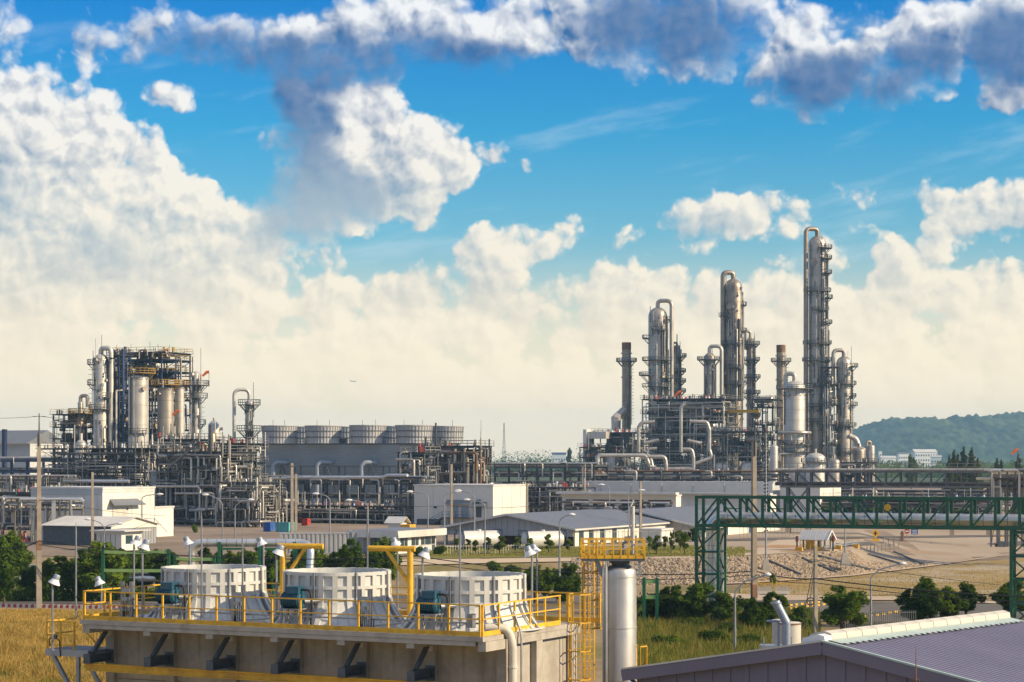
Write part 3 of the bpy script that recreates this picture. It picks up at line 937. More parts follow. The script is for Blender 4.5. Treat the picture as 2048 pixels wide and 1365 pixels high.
for (px, py, Y, sd, lb) in [
        (285, 1090, 84.0, 1, 'bell floodlight over the far corner of the deck, nearer of the pair'), (268, 1082, 90, 1, 'bell floodlight over the far corner of the deck, farther of the pair'),
        (380, 1083, 92, -1, 'bell floodlight beside the silver pipe elbow behind the far fan stack'), (527, 1084, 92, -1, 'bell floodlight behind the gap between far and middle fan stacks'),
        (553, 1101, 80.5, 1, 'bell floodlight in front of the far jib crane'), (795, 1085, 89, -1, 'bell floodlight behind the second jib crane'), (845, 1106, 78.3, 1, 'bell floodlight in front of the nearest fan stack'),
        (1064, 1103, 79.5, -1, 'bell floodlight by the ladder end of the deck, tilted away from vessel'), (1074, 1098, 86, -1, 'bell floodlight by the ladder end of the deck, farther one'),
        (203, 1163, 89, -1, 'low bell floodlight at the back of the far deck end')]:
    floodlight(lb, px, py, Y, sd)
floodlight('bell floodlight rising from the yellow side platform over the dry grass', 105, 1160, 82.5, 1, 6.62)
for (px, py, Y, lb) in [(152, 1045, 83.2, 'thin lightning rod at the far front corner of the deck'), (403, 1022, 82, 'thin lightning rod in front of the far fan stack'), (485, 1060, 80.6, 'thin lightning rod in front of the far stack beside its rim'),
                        (735, 1010, 89, 'thin lightning rod behind the middle fan stack'), (920, 1042, 76.6, 'thin lightning rod in front of the near fan stack')]:
    p = at(px, py, Y)
    T = thing('lightning_rod', lb, 'lightning rod', (p.x, p.y, ZD), 0, 'lightning rods on the deck')
    MB().tube([(0, 0, 0), (0, 0, .9 * (p.z - ZD)), (0, 0, p.z - ZD)], [.038, .032, .006], 6).build('rod', M['grey_steel'], T)
    MB().bx(-.07, .07, -.05, .05, .4, .5).build('bracket', M['grey_steel'], T)


def side_platform():
    T = thing('side_platform', 'small steel side platform with yellow rails beside the dry grass', 'platform', tloc(-20.0, .3, 6.55), TR)
    f = MB(); f.bx(0, 2.15, 0, .08, -.26, 0); f.bx(0, 2.15, 1.8, 1.88, -.26, 0); f.bx(0, .08, .08, 1.8, -.26, 0); f.bx(2.0, 2.08, .08, 1.8, -.26, 0)
    f.build('channel_frame', M['corr'], T)
    MB().bx(.08, 2.0, .08, 1.8, -.06, -.01).build('grating', M['bracket'], T)
    MB().bar((.35, .04, -.2), (2.0, .04, -2.6), .14, .14).build('brace', M['grey_steel'], T)
    MB().bar((.35, 1.84, -.2), (2.0, 1.84, -2.6), .14, .14).build('brace', M['grey_steel'], T)
    MB().bx(1.55, 1.70, .0, .12, -6.5, -.27).build('leg', M['grey_steel'], T)
    for x in (.05, .72, 1.4): MB().bx(x, x + .07, .0, .06, 0, 1.12).build('rail_post', M['yellow'], T)
    for z in (1.07, .55, .14): MB().bx(.02, 1.5, .01, .06, z, z + .06).build('rail', M['yellow'], T)
    for z in (1.07, .55): MB().bx(.01, .06, .07, 1.8, z, z + .06).build('rail', M['yellow'], T)
    MB().bar((1.3, .9, 1.25), (2.2, 1.6, .0), .06, .06).build('stair_rail', M['yellow'], T)
    MB().bar((1.2, .9, .75), (2.1, 1.6, -.5), .06, .06).build('stair_rail', M['yellow'], T)
    MB().tube([(.25, -.02, .1), (.25, -.03, .42), (.5, -.03, .5), (.75, -.03, .35), (.8, -.03, -.3)], .022, 6, .1).build('cable', M['black'], T)
    MB().bx(.42, .6, -.06, .04, .42, .58).build('switch_box', M['bracket'], T)
    MB().bar((-.3, .6, -3.2), (4.6, -.2, -3.3), .06, .1).build('lower_rail', M['yellow'], T)


side_platform()


def caged_ladder(label, loc, rz, z0, z1, cage0, m, group=None, w=.46, hoop=.42):
    T = thing('caged_ladder', label, 'ladder', loc, rz, group)
    for x in (-w / 2, w / 2): MB().bx(x - .03, x + .03, -.03, .03, z0, z1).build('side_rail', m, T)
    r = MB().bx(-w / 2, w / 2, -.012, .012, -.012, .012).build('rung', m, T); r.location = (0, 0, z0 + .2)
    k = int((z1 - z0 - .3) / .3)
    for i in range(1, k): dup(r, T, (0, 0, z0 + .2 + .3 * i))
    hp = [(-w / 2, 0), (-hoop, -.25), (-hoop * .8, -.62), (0, -.78), (hoop * .8, -.62), (hoop, -.25), (w / 2, 0)]
    hb = MB()
    for a, b in zip(hp, hp[1:]): hb.bar((a[0], a[1], 0), (b[0], b[1], 0), .02, .05)
    h = hb.build('cage_hoop', m, T); h.location = (0, 0, cage0)
    n = max(2, int((z1 - cage0) / .95))
    for i in range(1, n + 1): dup(h, T, (0, 0, cage0 + (z1 - .02 - cage0) * i / n))
    for a in hp[1:-1]: MB().bx(a[0] - .02, a[0] + .02, a[1] - .012, a[1] + .012, cage0, z1).build('cage_strap', m, T)
    return T


caged_ladder('yellow caged ladder at the sunlit end of the cooling tower', tloc(.15, 7.6, 0), TR + .5, 0, ZD + 1.15, 2.4, M['yellow'])


def silver_vessel():
    Y = 85.0
    x = xat(1239, Y); r = 34 * Y / F
    T = thing('silver_vessel', 'tall silver cylindrical vessel with yellow railed platform on top', 'vessel', (x, Y, 0))
    zt = zat(1131, Y)
    MB().lathe([(r + .1, 0), (r + .1, .15), (r, .16), (r, zt - .36), (r * .97, zt - .2), (r * .86, zt - .08), (r * .6, zt - .01), (0, zt)], 40).build('shell', M['silver'], T, True)
    for z in (zt - .45, zt - 2.5, zt - 4.6, zt - 6.7): MB().lathe([(r, z - .03), (r + .02, z - .03), (r + .02, z + .03), (r, z + .03)], 40).build('weld_band', M['silver'], T)
    MB().lathe([(.32, zt - .12), (.32, zt + .1), (.42, zt + .1), (.42, zt + .18), (0, zt + .18)], 20).build('top_nozzle', M['bracket'], T)
    zp = zt + .2
    P = MB().bx(-1.55, .98, -.75, .8, zp, zp + .10).build('platform', M['bracket'], T)
    MB().bar((-.95, -.3, zp), (-.45, -.2, zp - 1.1), .16, .16).build('platform_brace', M['lamp_grey'], P)
    MB().bx(.75, .85, -.2, -.1, zp - .6, zp).build('platform_brace', M['lamp_grey'], P)
    hz = .86
    G = MB()
    c = [(-1.55, -.75), (.98, -.75), (.98, .8), (-1.55, .8)]
    for i in range(4):
        a, b = c[i], c[(i + 1) % 4]
        for z in (zp + hz, zp + hz * .55): G.bar((a[0], a[1], z), (b[0], b[1], z), .045)
        G.bar((a[0], a[1], zp + .17), (b[0], b[1], zp + .17), .02, .14)
    rl = G.build('platform_rail', M['yellow'], T)
    ps = MB().bx(-.025, .025, -.025, .025, zp + .1, zp + hz).build('rail_post', M['yellow'], rl)
    first = True
    for i in range(4):
        a, b = c[i], c[(i + 1) % 4]
        n = 8 if i % 2 == 0 else 5
        for j in range(n):
            q = (lerp(a[0], b[0], j / n), lerp(a[1], b[1], j / n), 0)
            if first: ps.location = q; first = False
            else: dup(ps, rl, q)
    MB().tube([(-.56, -.6, zt - 6), (-.56, -.6, zp + .28), (-.5, -.6, zp + .45), (.15, -.5, zp + .47), (.3, -.45, zp + .6)], .05, 8, .12).build('vent_pipe', M['pipe_bright'], T, True)
    MB().tube([(-.66, -.42, 0), (-.66, -.42, zt - .1)], .06, 8).build('vent_pipe', M['pipe_bright'], T, True)
    MB().tube([(.53, -.3, zp), (.53, -.3, zp + 2.2)], .07, 10).build('vent_stack', M['trim'], T, True)
    MB().tube([(.40, -.3, zp + 1.3), (.40, -.3, zp + 2.1), (.55, -.3, zp + 2.45)], .035, 8, .1).build('vent_stack', M['trim'], T, True)
    MB().tube([(.12, -.2, zp + .1), (.12, -.2, zp + .7), (.3, -.25, zp + .75)], .05, 8, .1).build('relief_valve', M['grey_steel'], T)
    for z in (zt - .9, zt - 4.2): MB().bar((-.64, -.44, z), (-.40, -.30, z), .04).build('pipe_clip', M['grey_steel'], T)
    caged_ladder('yellow caged ladder behind the silver vessel', (xat(1178, 86.5), 86.5, 0), .4, 5.0, zat(1085, 86.5), 7.2, M['yellow'])
    caged_ladder('small yellow ladder cage on the far side of the silver vessel', (xat(1282, 86.0), 86.0, 0), -.6, 0, zat(1290, 86), 3.0, M['yellow'])


silver_vessel()


# ------------------------------------------------------------------ violet metal building, right foreground
def violet_building():
    rz = math.radians(-40)
    T = thing('metal_building', 'violet corrugated metal building with pale ridge caps in the right foreground', 'building', (10.5, 70, 0), rz)
    W, zr, ze, L = 8.3, 8.0, 6.55, 13.4
    sl = (zr - ze) / W
    # gable wall of ribbed sheets
    b = MB()
    n = 84
    for i in range(n):
        x0, x1 = -W + .45 + (2 * W - .6) * i / n, -W + .45 + (2 * W - .6) * (i + 1) / n
        h0, h1 = zr - .32 - abs(x0) * sl, zr - .32 - abs(x1) * sl
        y = .0 if i % 4 else -.035
        b.add([(x0, y, 0), (x1, y, 0), (x1, y, h1), (x0, y, h0)], [(0, 1, 2, 3)])
        if i % 4 in (0, 1):
            b.add([(x0, 0, 0), (x0, -.035, 0), (x0, -.035, h0), (x0, 0, h0)], [(0, 1, 2, 3)])
    b.build('gable_wall', M['purple_wall'], T)
    MB().bx(-W + .45, -W + .55, .05, L, 0, ze + .05).build('side_wall', M['purple_wall'], T)
    MB().bx(W - .25, W - .15, .05, L, 0, ze).build('side_wall', M['purple_wall'], T)
    g = MB().add([(-W + .45, L, 0), (W - .15, L, 0), (W - .15, L, ze), (0, L, zr - .1), (-W + .45, L, ze)], [(0, 1, 2, 3, 4)]); g.build('gable_wall', M['purple_wall'], T)
    # roof slopes with standing ribs running down to the eaves
    for s, nm in ((1, 'roof'), (-1, 'roof')):
        r = MB()
        k = 46
        for i in range(k):
            y0 = -.25 + (L + .3) * i / k; d = (L + .3) / k
            prof = [(y0, 0), (y0 + d * .62, 0), (y0 + d * .68, .02), (y0 + d * .94, .02), (y0 + d, 0)]
            for (ya, za), (yb, zb) in zip(prof, prof[1:]):
                q = [(s * .02, ya, zr + za), (s * W, ya, ze + za), (s * W, yb, ze + zb), (s * .02, yb, zr + zb)]
                r.add(q if s < 0 else q[::-1], [(0, 1, 2, 3)])
        r.build(nm, M['purple'], T)
    # barge boards and trims
    for s in (1, -1):
        MB().bar((0, -.30, zr - .17), (s * (W + .02), -.30, ze - .17), .05, .42).build('barge_board', M['purple_wall'], T)
        MB().bar((0, -.28, zr + .06), (s * (W + .02), -.28, ze + .06), .14, .06).build('barge_trim', M['trim_green'] if s > 0 else M['trim'], T)
    MB().bx(-W - .08, -W + .06, -.3, L, ze - .22, ze - .02).build('gutter', M['trim'], T)
    # ridge flashing and the row of pale ridge caps
    fl = MB()
    k = 66
    for i in range(k):
        y0 = .1 + (L - .2) * i / k; d = (L - .2) / k
        x1 = .62 if i % 2 else .50
        fl.add([(0, y0, zr + .07), (x1, y0, zr + .07 - x1 * sl), (x1, y0 + d, zr + .07 - x1 * sl), (0, y0 + d, zr + .07)], [(0, 1, 2, 3)])
    fl.build('ridge_flashing', M['trim_green'], T)
    c = MB().prism([(-.95, zr - .18), (-.0, zr + .02), (-.04, zr + .26), (-.30, zr + .34), (-.88, zr + .20)], 'y', .02, .98)
    cap = c.build('ridge_cap', M['trim'], T); cap.location = (-.02, .35, 0)
    for i in range(1, 13): dup(cap, T, (-.02, .35 + 1.0 * i, 0))
    MB().prism([(-.95, zr - .18), (-.0, zr + .02), (-.04, zr + .20), (-.30, zr + .26), (-.88, zr + .1)], 'y', -.12, .33).build('ridge_end', M['lamp_white'], T)
    # corner downpipe in blue
    MB().tube([(-W + .1, -.1, ze - .2), (-W + .5, -.1, ze - .5), (-W + .5, -.1, 0)], .07, 8, .1).build('downpipe', M['blue_bright'], T)
    # lightning rod on the near slope
    p = at(1832, 1350, 66.4)
    A = thing('lightning_rod', 'thin dark lightning rod standing on the violet roof', 'lightning rod', (p.x, p.y, p.z - .55))
    MB().tube([(0, 0, -.1), (0, 0, 1.0), (0, 0, 1.45)], [.022, .018, .006], 6).build('rod', M['rust'], A)
    for i in range(3):
        a = i * 2.094 + .4
        MB().tube([(0, 0, .42), (.10 * math.cos(a), .10 * math.sin(a), .40), (.24 * math.cos(a), .24 * math.sin(a), -.1)], .014, 5).build('leg', M['rust'], A)


violet_building()


def roof_vent():
    Y = 81
    T = thing('vent_pipe', 'bent grey vent pipe rising behind the violet roof', 'vent pipe', (xat(1573, Y), Y, 0))
    z0, z1, z2 = zat(1300, Y), zat(1246, Y), zat(1204, Y)
    MB().tube([(0, 0, 0), (0, 0, z1), (-.42, 0, z2)], .165, 14, .25).build('pipe', M['lamp_grey'], T, True)
    MB().lathe([(.16, -.03), (.21, -.03), (.21, .03), (.16, .03)], 14, (-.40, 0, z2 - .05)).build('rim', M['lamp_grey'], T)
    MB().tube([(-.3, .1, 0), (-.3, .1, zat(1243, Y)), (-.75, .1, zat(1243, Y))], .05, 8, .12).build('thin_pipe', M['lamp_grey'], T, True)
    Y = 88
    T = thing('storage_tank', 'cream cylindrical tank with dark rim behind the bent vent pipe', 'tank', (xat(1580, Y), Y, 0))
    r = 22 * Y / F
    zt = zat(1246, Y)
    MB().lathe([(r, 0), (r, zt), (r * .9, zt + .03), (0, zt + .05)], 28).build('shell', M['trim'], T, True)
    MB().lathe([(r, zt - .06), (r + .02, zt - .06), (r + .02, zt), (r, zt)], 28).build('rim', M['rust'], T)
    T = thing('storage_tank', 'smaller cream tank half hidden behind the bent vent pipe', 'tank', (xat(1559, Y + 2), Y + 2, 0))
    MB().lathe([(r * .7, 0), (r * .7, zt - .02), (0, zt + .02)], 24).build('shell', M['trim'], T, True)
    MB().lathe([(r * .7, zt - .1), (r * .72, zt - .1), (r * .72, zt - .05), (r * .7, zt - .05)], 24).build('rim', M['rust'], T)
    T = thing('pipe_skid', 'blue grey steel skid at the foot of the cream tanks', 'skid', (xat(1565, 86), 86, 0))
    zz = zat(1290, 86)
    MB().bx(-.9, .9, -.4, .4, zz - .3, zz).build('deck', M['lamp_grey'], T)
    for x in (-.85, .85): MB().bx(x - .05, x + .05, -.4, -.3, 0, zz - .3).build('leg', M['lamp_grey'], T)
    for x in (-.8, -.3, .3, .8): MB().bx(x - .03, x + .03, -.35, -.29, zz, zz + .35).build('post', M['lamp_grey'], T)


roof_vent()

# ------------------------------------------------------------------ poles and street lamps
PG = math.radians(-25)                     # the plant grid is turned by this much
gu = Vector((math.cos(PG), math.sin(PG), 0)); gv = Vector((-math.sin(PG), math.cos(PG), 0))


def base_y(py, z0): return F * (H - z0) / (py - HY)


def utility_pole(label, px, base, top, w0, w1, z0=0.0, tip=None, band=None, arm=None, pegs=False, Y=None):
    Y = Y or base_y(base, z0)
    k = Y / F
    T = thing('utility_pole', label, 'utility pole', (xat(px, Y), Y, z0 - .05), .3, 'concrete utility poles')
    zt = zat(top, Y) - z0
    a, b = w0 * k / 2, w1 * k / 2
    def sq(z0, z1, r0, r1): return MB().add([(-r0, -r0, z0), (r0, -r0, z0), (r0, r0, z0), (-r0, r0, z0), (-r1, -r1, z1), (r1, -r1, z1), (r1, r1, z1), (-r1, r1, z1)], MB.BOXF)
    sq(0, zt, a, b).build('shaft', M['pole'], T)
    if band:
        z1, z2 = zat(band[1], Y) - z0, zat(band[0], Y) - z0
        f = lambda z: lerp(a, b, z / zt) + .006
        sq(z1, z2, f(z1), f(z2)).build('painted_band', M['rust'], T)
    if tip:
        z2 = zat(tip, Y) - z0
        MB().tube([(0, -b - .05, zt - 1.2), (0, -b - .05, z2)], [.09, .05], 8).build('steel_tip', M['struct_grey'], T)
        MB().bar((-.6, -b - .05, z2 - .3), (.6, -b - .05, z2 - .3), .05).build('cross_arm', M['struct_grey'], T)
    if arm:
        for z, l in arm:
            MB().bar((-l, -b - .08, zat(z, Y) - z0), (l, -b - .08, zat(z, Y) - z0), .09, .09).build('cross_arm', M['struct_grey'], T)
    return T


utility_pole('tall tapered concrete pole with steel tip beside the road on the left', 78, 1216, 866, 11, 6.5, 0, 826, (1100, 1082))
utility_pole('tall thick concrete pole in front of the green pipe bridge', 1508, 1236, 884, 10.5, 8, 0, 849, (1195, 1168))
utility_pole('shorter concrete pole with guy wires and coiled cable before the fence', 1631, 1284, 1091, 8, 6, 0)
utility_pole('slim concrete pole in front of the white building with the awning', 185, 1093, 944, 5.5, 4.5, ZP)
utility_pole('slim concrete pole before the pipe rack, first of a close pair', 584, 1072, 926, 6, 5, ZP, arm=[(932, .5)])
utility_pole('slim concrete pole before the pipe rack, second of a close pair', 592, 1074, 948, 5, 4.5, ZP)
utility_pole('slim concrete pole at the left wall of the middle white building', 903, 1068, 928, 5, 4, ZP)
utility_pole('slim concrete pole over the ridge of the grey roofed shed', 1054, 1088, 966, 4.5, 4, ZP)
utility_pole('slim concrete pole at the end of the grey roofed shed', 1281, 1084, 962, 5, 4, ZP)


def street_lamp(label, px, base, top, head_px, head_py, z0=ZP, w=3.0, Y=None, foot=False, double=None):
    Y = Y or base_y(base, z0)
    k = Y / F
    T = thing('street_lamp', label, 'street lamp', (xat(px, Y), Y, z0), 0, 'street lamps on the site roads')
    zt = zat(top, Y) - z0
    r = w * k / 2
    def arm(hx, hy):
        dx, zz = (hx - px) * k, zat(hy, Y) - z0
        MB().tube([(0, 0, zt - .6), (0, 0, zt - .1), (dx * .25, 0, lerp(zt, zz, .55)), (dx * .8, 0, zz)], r * .62, 8, abs(dx) * .25).build('arm', M['grey_steel'], T, True)
        s = 1 if dx > 0 else -1
        h = MB(); L = 13 * k
        h.tube([(dx * .78, 0, zz), (dx * .78 + s * L * .2, 0, zz + .01), (dx * .78 + s * L * .6, 0, zz + .02), (dx * .78 + s * L, 0, zz + .0)], [r * .6, r * 1.5, r * 1.7, r * .7], 10)
        h.build('lamp_head', M['lamp_white'], T, True)
    MB().tube([(0, 0, 0), (0, 0, zt - .5)], [r * 1.15, r * .75], 8).build('pole', M['grey_steel'], T, True)
    MB().lathe([(0, 0), (r * 2.2, 0), (r * 2.2, .06), (0, .06)], 8).build('base_plate', M['grey_steel'], T)
    arm(head_px, head_py)
    if double: arm(*double)
    if foot:
        MB().add([(-.55, -.55, -.4), (.55, -.55, -.4), (.55, .55, -.4), (-.55, .55, -.4), (-.28, -.28, 1.25), (.28, -.28, 1.25), (.28, .28, 1.25), (-.28, .28, 1.25)], MB.BOXF).build('concrete_foot', M['concrete_light'], T)
    return T


street_lamp('curved street lamp before the white wall with the awning', 284, 1088, 994, 322, 989)
street_lamp('twin armed street lamp in front of the small white kiosk', 209, 1110, 1054, 174, 1039, double=(240, 1048))
street_lamp('curved street lamp in front of the dense grey steel unit', 445, 1078, 1008, 410, 990)
street_lamp('curved street lamp right of the dense grey steel unit', 470, 1082, 1012, 503, 1000)
street_lamp('curved street lamp before the pipe rack posts, lamp to the left', 660, 1106, 998, 632, 988)
street_lamp('curved street lamp behind the white guard house', 736, 1109, 1010, 696, 1001)
street_lamp('curved street lamp at the near edge of the middle white building', 856, 1100, 991, 818, 984)
street_lamp('curved street lamp against the middle white wall, lamp to the right', 889, 1094, 992, 914, 984)
street_lamp('curved street lamp against the middle white wall, lamp to the left', 949, 1094, 992, 916, 982)
street_lamp('curved street lamp over the white tank containers', 970, 1112, 1009, 932, 1000)
street_lamp('curved street lamp in front of the long grey roof, lamp to the right', 1119, 1158, 1042, 1143, 1030, w=4)
street_lamp('short arm street lamp above the yellow platform rail', 1257, 1085, 986, 1283, 981, w=2.4)
street_lamp('thin curved street lamp before the long white fascia', 1219, 1062, 976, 1207, 970, w=2.2)
street_lamp('curved street lamp over the bushes beside the thick pole', 1470, 1330, 1180, 1546, 1150, 0, 5, Y=150)
street_lamp('curved street lamp over the road kerb right of the round dark tree', 1742, 1262, 1152, 1816, 1128, 0, 4.5, Y=176)
street_lamp('street lamp reaching over the silver vessel from behind', 1168, 1320, 1192, 1245, 1173, 0, 4.5, Y=120)
street_lamp('lamp mast on a concrete foot at the top of the stone bank', 1690, 1112, 1048, 1700, 1046, ZP - .9, 3.2, Y=259, foot=True)


def peg_mast():
    Y = 250.0
    T = thing('climbing_mast', 'slender mast with climbing pegs on a concrete foot before the bridge', 'mast', (xat(1532, Y), Y, 1.4))
    zt = zat(868, Y) - 1.4
    MB().tube([(0, 0, 0), (0, 0, zt)], [.13, .08], 8).build('shaft', M['grey_steel'], T, True)
    p = MB().bar((-.26, 0, -.05), (.26, 0, .05), .07, .16).build('peg', M['black'], T); p.location = (0, 0, zat(1062, Y) - 1.4)
    z = zat(1062, Y) - 1.4
    i = 1
    while z + .42 * i < zt - .5: dup(p, T, (0, 0, z + .42 * i)); i += 1
    MB().add([(-.5, -.5, -.5), (.5, -.5, -.5), (.5, .5, -.5), (-.5, .5, -.5), (-.25, -.25, 1.1), (.25, -.25, 1.1), (.25, .25, 1.1), (-.25, .25, 1.1)], MB.BOXF).build('concrete_foot', M['concrete_light'], T)


peg_mast()

# ------------------------------------------------------------------ green pipe bridge
def truss_tower(T, x0, x1, y0, y1, z0, z1, n, w, m):
    pts = [(x0, y0), (x1, y0), (x1, y1), (x0, y1)]
    for p in pts: MB().bx(p[0] - w / 2, p[0] + w / 2, p[1] - w / 2, p[1] + w / 2, z0, z1).build('tower_post', m, T)
    for i in range(n + 1):
        z = lerp(z0 + .3, z1 - .2, i / n)
        for a, b in zip(pts, pts[1:] + pts[:1]):
            if i: MB().bar((a[0], a[1], z), (b[0], b[1], z), w * .55, w * .7).build('tower_beam', m, T)
            if i < n:
                z2 = lerp(z0 + .3, z1 - .2, (i + 1) / n)
                p, q = (a, b) if i % 2 else (b, a)
                MB().bar((p[0], p[1], z + .1), (q[0], q[1], z2 - .1), w * .42, w * .5).build('tower_brace', m, T)


def green_bridge():
    Y0 = 184.0
    rz = math.radians(-20)
    T = thing('pipe_bridge', 'green steel truss bridge carrying a silver pipe over the yard', 'pipe bridge', (xat(1393, Y0), Y0, 0), rz)
    zt, zb = zat(992, Y0), zat(1048, Y0)
    m = M['green']; L = 31.5; D = 2.4; w = .24
    for y in (0, D):
        MB().bx(-.12, L + 6, y - .14, y + .14, zt - .24, zt).build('top_chord', m, T)
        MB().bx(-.12, L + 6, y - .14, y + .14, zb - .28, zb).build('bottom_chord', m, T)
        xs = [0, 1.95] + [1.95 + 1.98 * (i + 1) for i in range(18)]
        for i, x in enumerate(xs):
            MB().bx(x - w / 2, x + w / 2, y - w / 2, y + w / 2, zb + .002, zt - .242).build('vertical', m, T)
            if i == 0: a, b = (x, zb), (xs[1], zt)
            elif i < len(xs) - 1:
                a, b = ((x, zt), (xs[i + 1], zb)) if i < 9 else ((x, zb), (xs[i + 1], zt))
            else: continue
            MB().bar((a[0], y + .02, a[1] - .12), (b[0], y + .02, b[1] - .12), .14, .15).build('diagonal', m, T)
    for i in range(17):
        x = 1.95 + 1.98 * i
        MB().bx(x - .08, x + .08, .14, D - .14, zt - .2, zt - .05).build('top_tie', m, T)
        MB().bx(x - .08, x + .08, .14, D - .14, zb - .2, zb - .05).build('cross_beam', M['green_lt'] if i % 2 else m, T)
    for i in range(0, 16, 2):
        MB().bx(2.2 + 1.98 * i, 3.4 + 1.98 * i, D + .16, D + .24, zb + 1.25, zb + 1.37).build('side_rail', M['green_lt'], T)
    truss_tower(T, 0, 1.95, 0.02, D - .02, 0, zb - .28, 4, .25, m)
    truss_tower(T, 27.0, 29.0, 0.02, D - .02, 0, zb - .28, 4, .25, m)
    # pipe along the bridge, dropping down inside each tower
    r = .5; zp = zb + .54; y = D * .55
    P = MB().tube([(1.0, y, .2), (1.0, y, zp), (27.6, y, zp), (29.4, y - .4, zp - .3), (30.2, y - .6, zp - .6), (40, y - 4, zp - .6)], r, 20, 1.15, k=8).build('pipe', M['pipe_bright'], T, True)
    ring = MB().tube([(-.03, 0, 0), (.03, 0, 0)], r + .022, 20).build('cladding_band', M['grey_steel'], P); ring.location = (2.6, y, zp)
    for i in range(1, 25): dup(ring, P, (2.6 + 1.0 * i, y, zp))
    e = MB().lathe([(r, -.02), (r + .02, -.02), (r + .02, .02), (r, .02)], 20).build('cladding_band', M['grey_steel'], P); e.location = (1.0, y, 1.2)
    for i in range(1, 6): dup(e, P, (1.0, y, 1.2 + 1.1 * i))
    MB().tube([(1.75, D - .4, .2), (1.75, D - .4, zb - .4)], .22, 12).build('pipe', M['pipe_bright'], T, True)
    # round yellow plate on the truss
    MB().tube([(16.75, -.22, zb + 1.55), (16.75, -.17, zb + 1.55)], .30, 20).build('round_plate', M['yellow'], T)
    return T


green_bridge()


# ------------------------------------------------------------------ buildings of the plant
def corner_block(px, Y, pl, pr):
    """near corner position and the two wall lengths of a block on the plant grid that spans pl..pr in the view"""
    X = xat(px, Y)
    kl, kr = (pl - CX) / F, (pr - CX) / F
    a = (X - kl * Y) / (gu.x + kl * -gu.y)
    b = (kr * Y - X) / (gv.x - kr * gv.y)
    return X, a, b


def block(name, label, cat, px, Y, pl, pr, top, m=None, z0=ZP, roof=None, parapet=True):
    X, a, b = corner_block(px, Y, pl, pr)
    T = thing(name, label, cat, (X, Y, z0), PG)
    h = zat(top, Y) - z0
    MB().bx(-a, 0, 0, b, 0, h).build('wall', m or M['wall_white'], T)
    MB().bx(-a - .12, .12, -.12, b + .12, h + .003, h + .28).build('roof_edge', roof or M['roof_white'], T)
    return T, a, b, h


def panel_lines(T, a, b, h, step, m):
    """narrow cover strips over the sheet joints"""
    s = MB().bx(-.04, .04, -.03, -.002, .05, h - .05).build('cover_strip', m, T); s.location = (-a + step, 0, 0)
    i = 2
    while i * step < a - .2: dup(s, T, (-a + i * step, 0, 0)); i += 1
    s = MB().bx(.002, .03, -.04, .04, .05, h - .05).build('cover_strip', m, T); s.location = (0, step, 0)
    i = 2
    while i * step < b - .2: dup(s, T, (0, i * step, 0)); i += 1


T, a, b, h = block('control_building', 'white windowless building with outside stair in the middle of the site', 'building', 986, 380, 828, 1056, 973)
panel_lines(T, a, b, h, 4.0, M['wall_shade'])
for x0, x1, z in ((-9.3, -4.6, 3.9), (-4.0, -1.2, 3.55)):
    MB().add([(x0, -1.0, z), (x1, -1.0, z), (x1, -.003, z + .75), (x0, -.003, z + .75), (x0, -1.0, z - .08), (x1, -1.0, z - .08), (x1, -.003, z + .65), (x0, -.003, z + .65)], MB.BOXF).build('awning', M['roof_grey'], T)
MB().bx(-8.2, -7.0, -.06, -.003, 1.5, 3.6).build('door', M['lamp_grey'], T)
MB().bx(-6.4, -4.9, -.06, -.003, 1.5, 3.6).build('door', M['lamp_grey'], T)
MB().bx(-3.4, -2.3, -.06, -.003, 1.5, 3.4).build('door', M['bracket'], T)
MB().bx(-9.6, -3.9, -1.5, -.07, 1.3, 1.45).build('landing', M['struct_grey'], T)
st = MB().bar((-9.6, -1.4, 1.4), (-12.4, -1.4, -.1), .14, .3).build('stair_stringer', M['struct_grey'], T)
MB().bar((-9.6, -.5, 1.4), (-12.4, -.5, -.1), .14, .3).build('stair_stringer', M['struct_grey'], T)
tr = MB().bx(-.14, .14, -1.35, -.55, -.03, .03).build('tread', M['struct_grey'], T); tr.location = (-9.8, 0, 1.28)
for i in range(1, 9): dup(tr, T, (-9.8 - .3 * i, 0, 1.28 - .16 * i))
for z in (2.5, 2.0): MB().bar((-9.6, -1.45, z), (-3.9, -1.45, z), .06).build('hand_rail', M['struct_grey'], T)
for z in (1.05, .6): MB().bar((-9.6, -1.45, 1.45 + z), (-12.4, -1.45, z - .05), .06).build('hand_rail', M['struct_grey'], T)
for x in (-9.6, -8.2, -6.8, -5.4, -3.9): MB().bx(x - .03, x + .03, -1.48, -1.42, 0, 2.5).build('rail_post', M['struct_grey'], T)
MB().bx(-11.9, -11.4, -.3, -.003, 3.1, 3.4).build('wall_lamp', M['black'], T)
MB().bx(-3.2, -2.5, -.5, -.003, 4.1, 4.7).build('fan_box', M['bracket'], T)
MB().bx(-15.5, -10.6, -.05, -.003, .1, 1.1).build('louvre_band', M['bracket'], T)

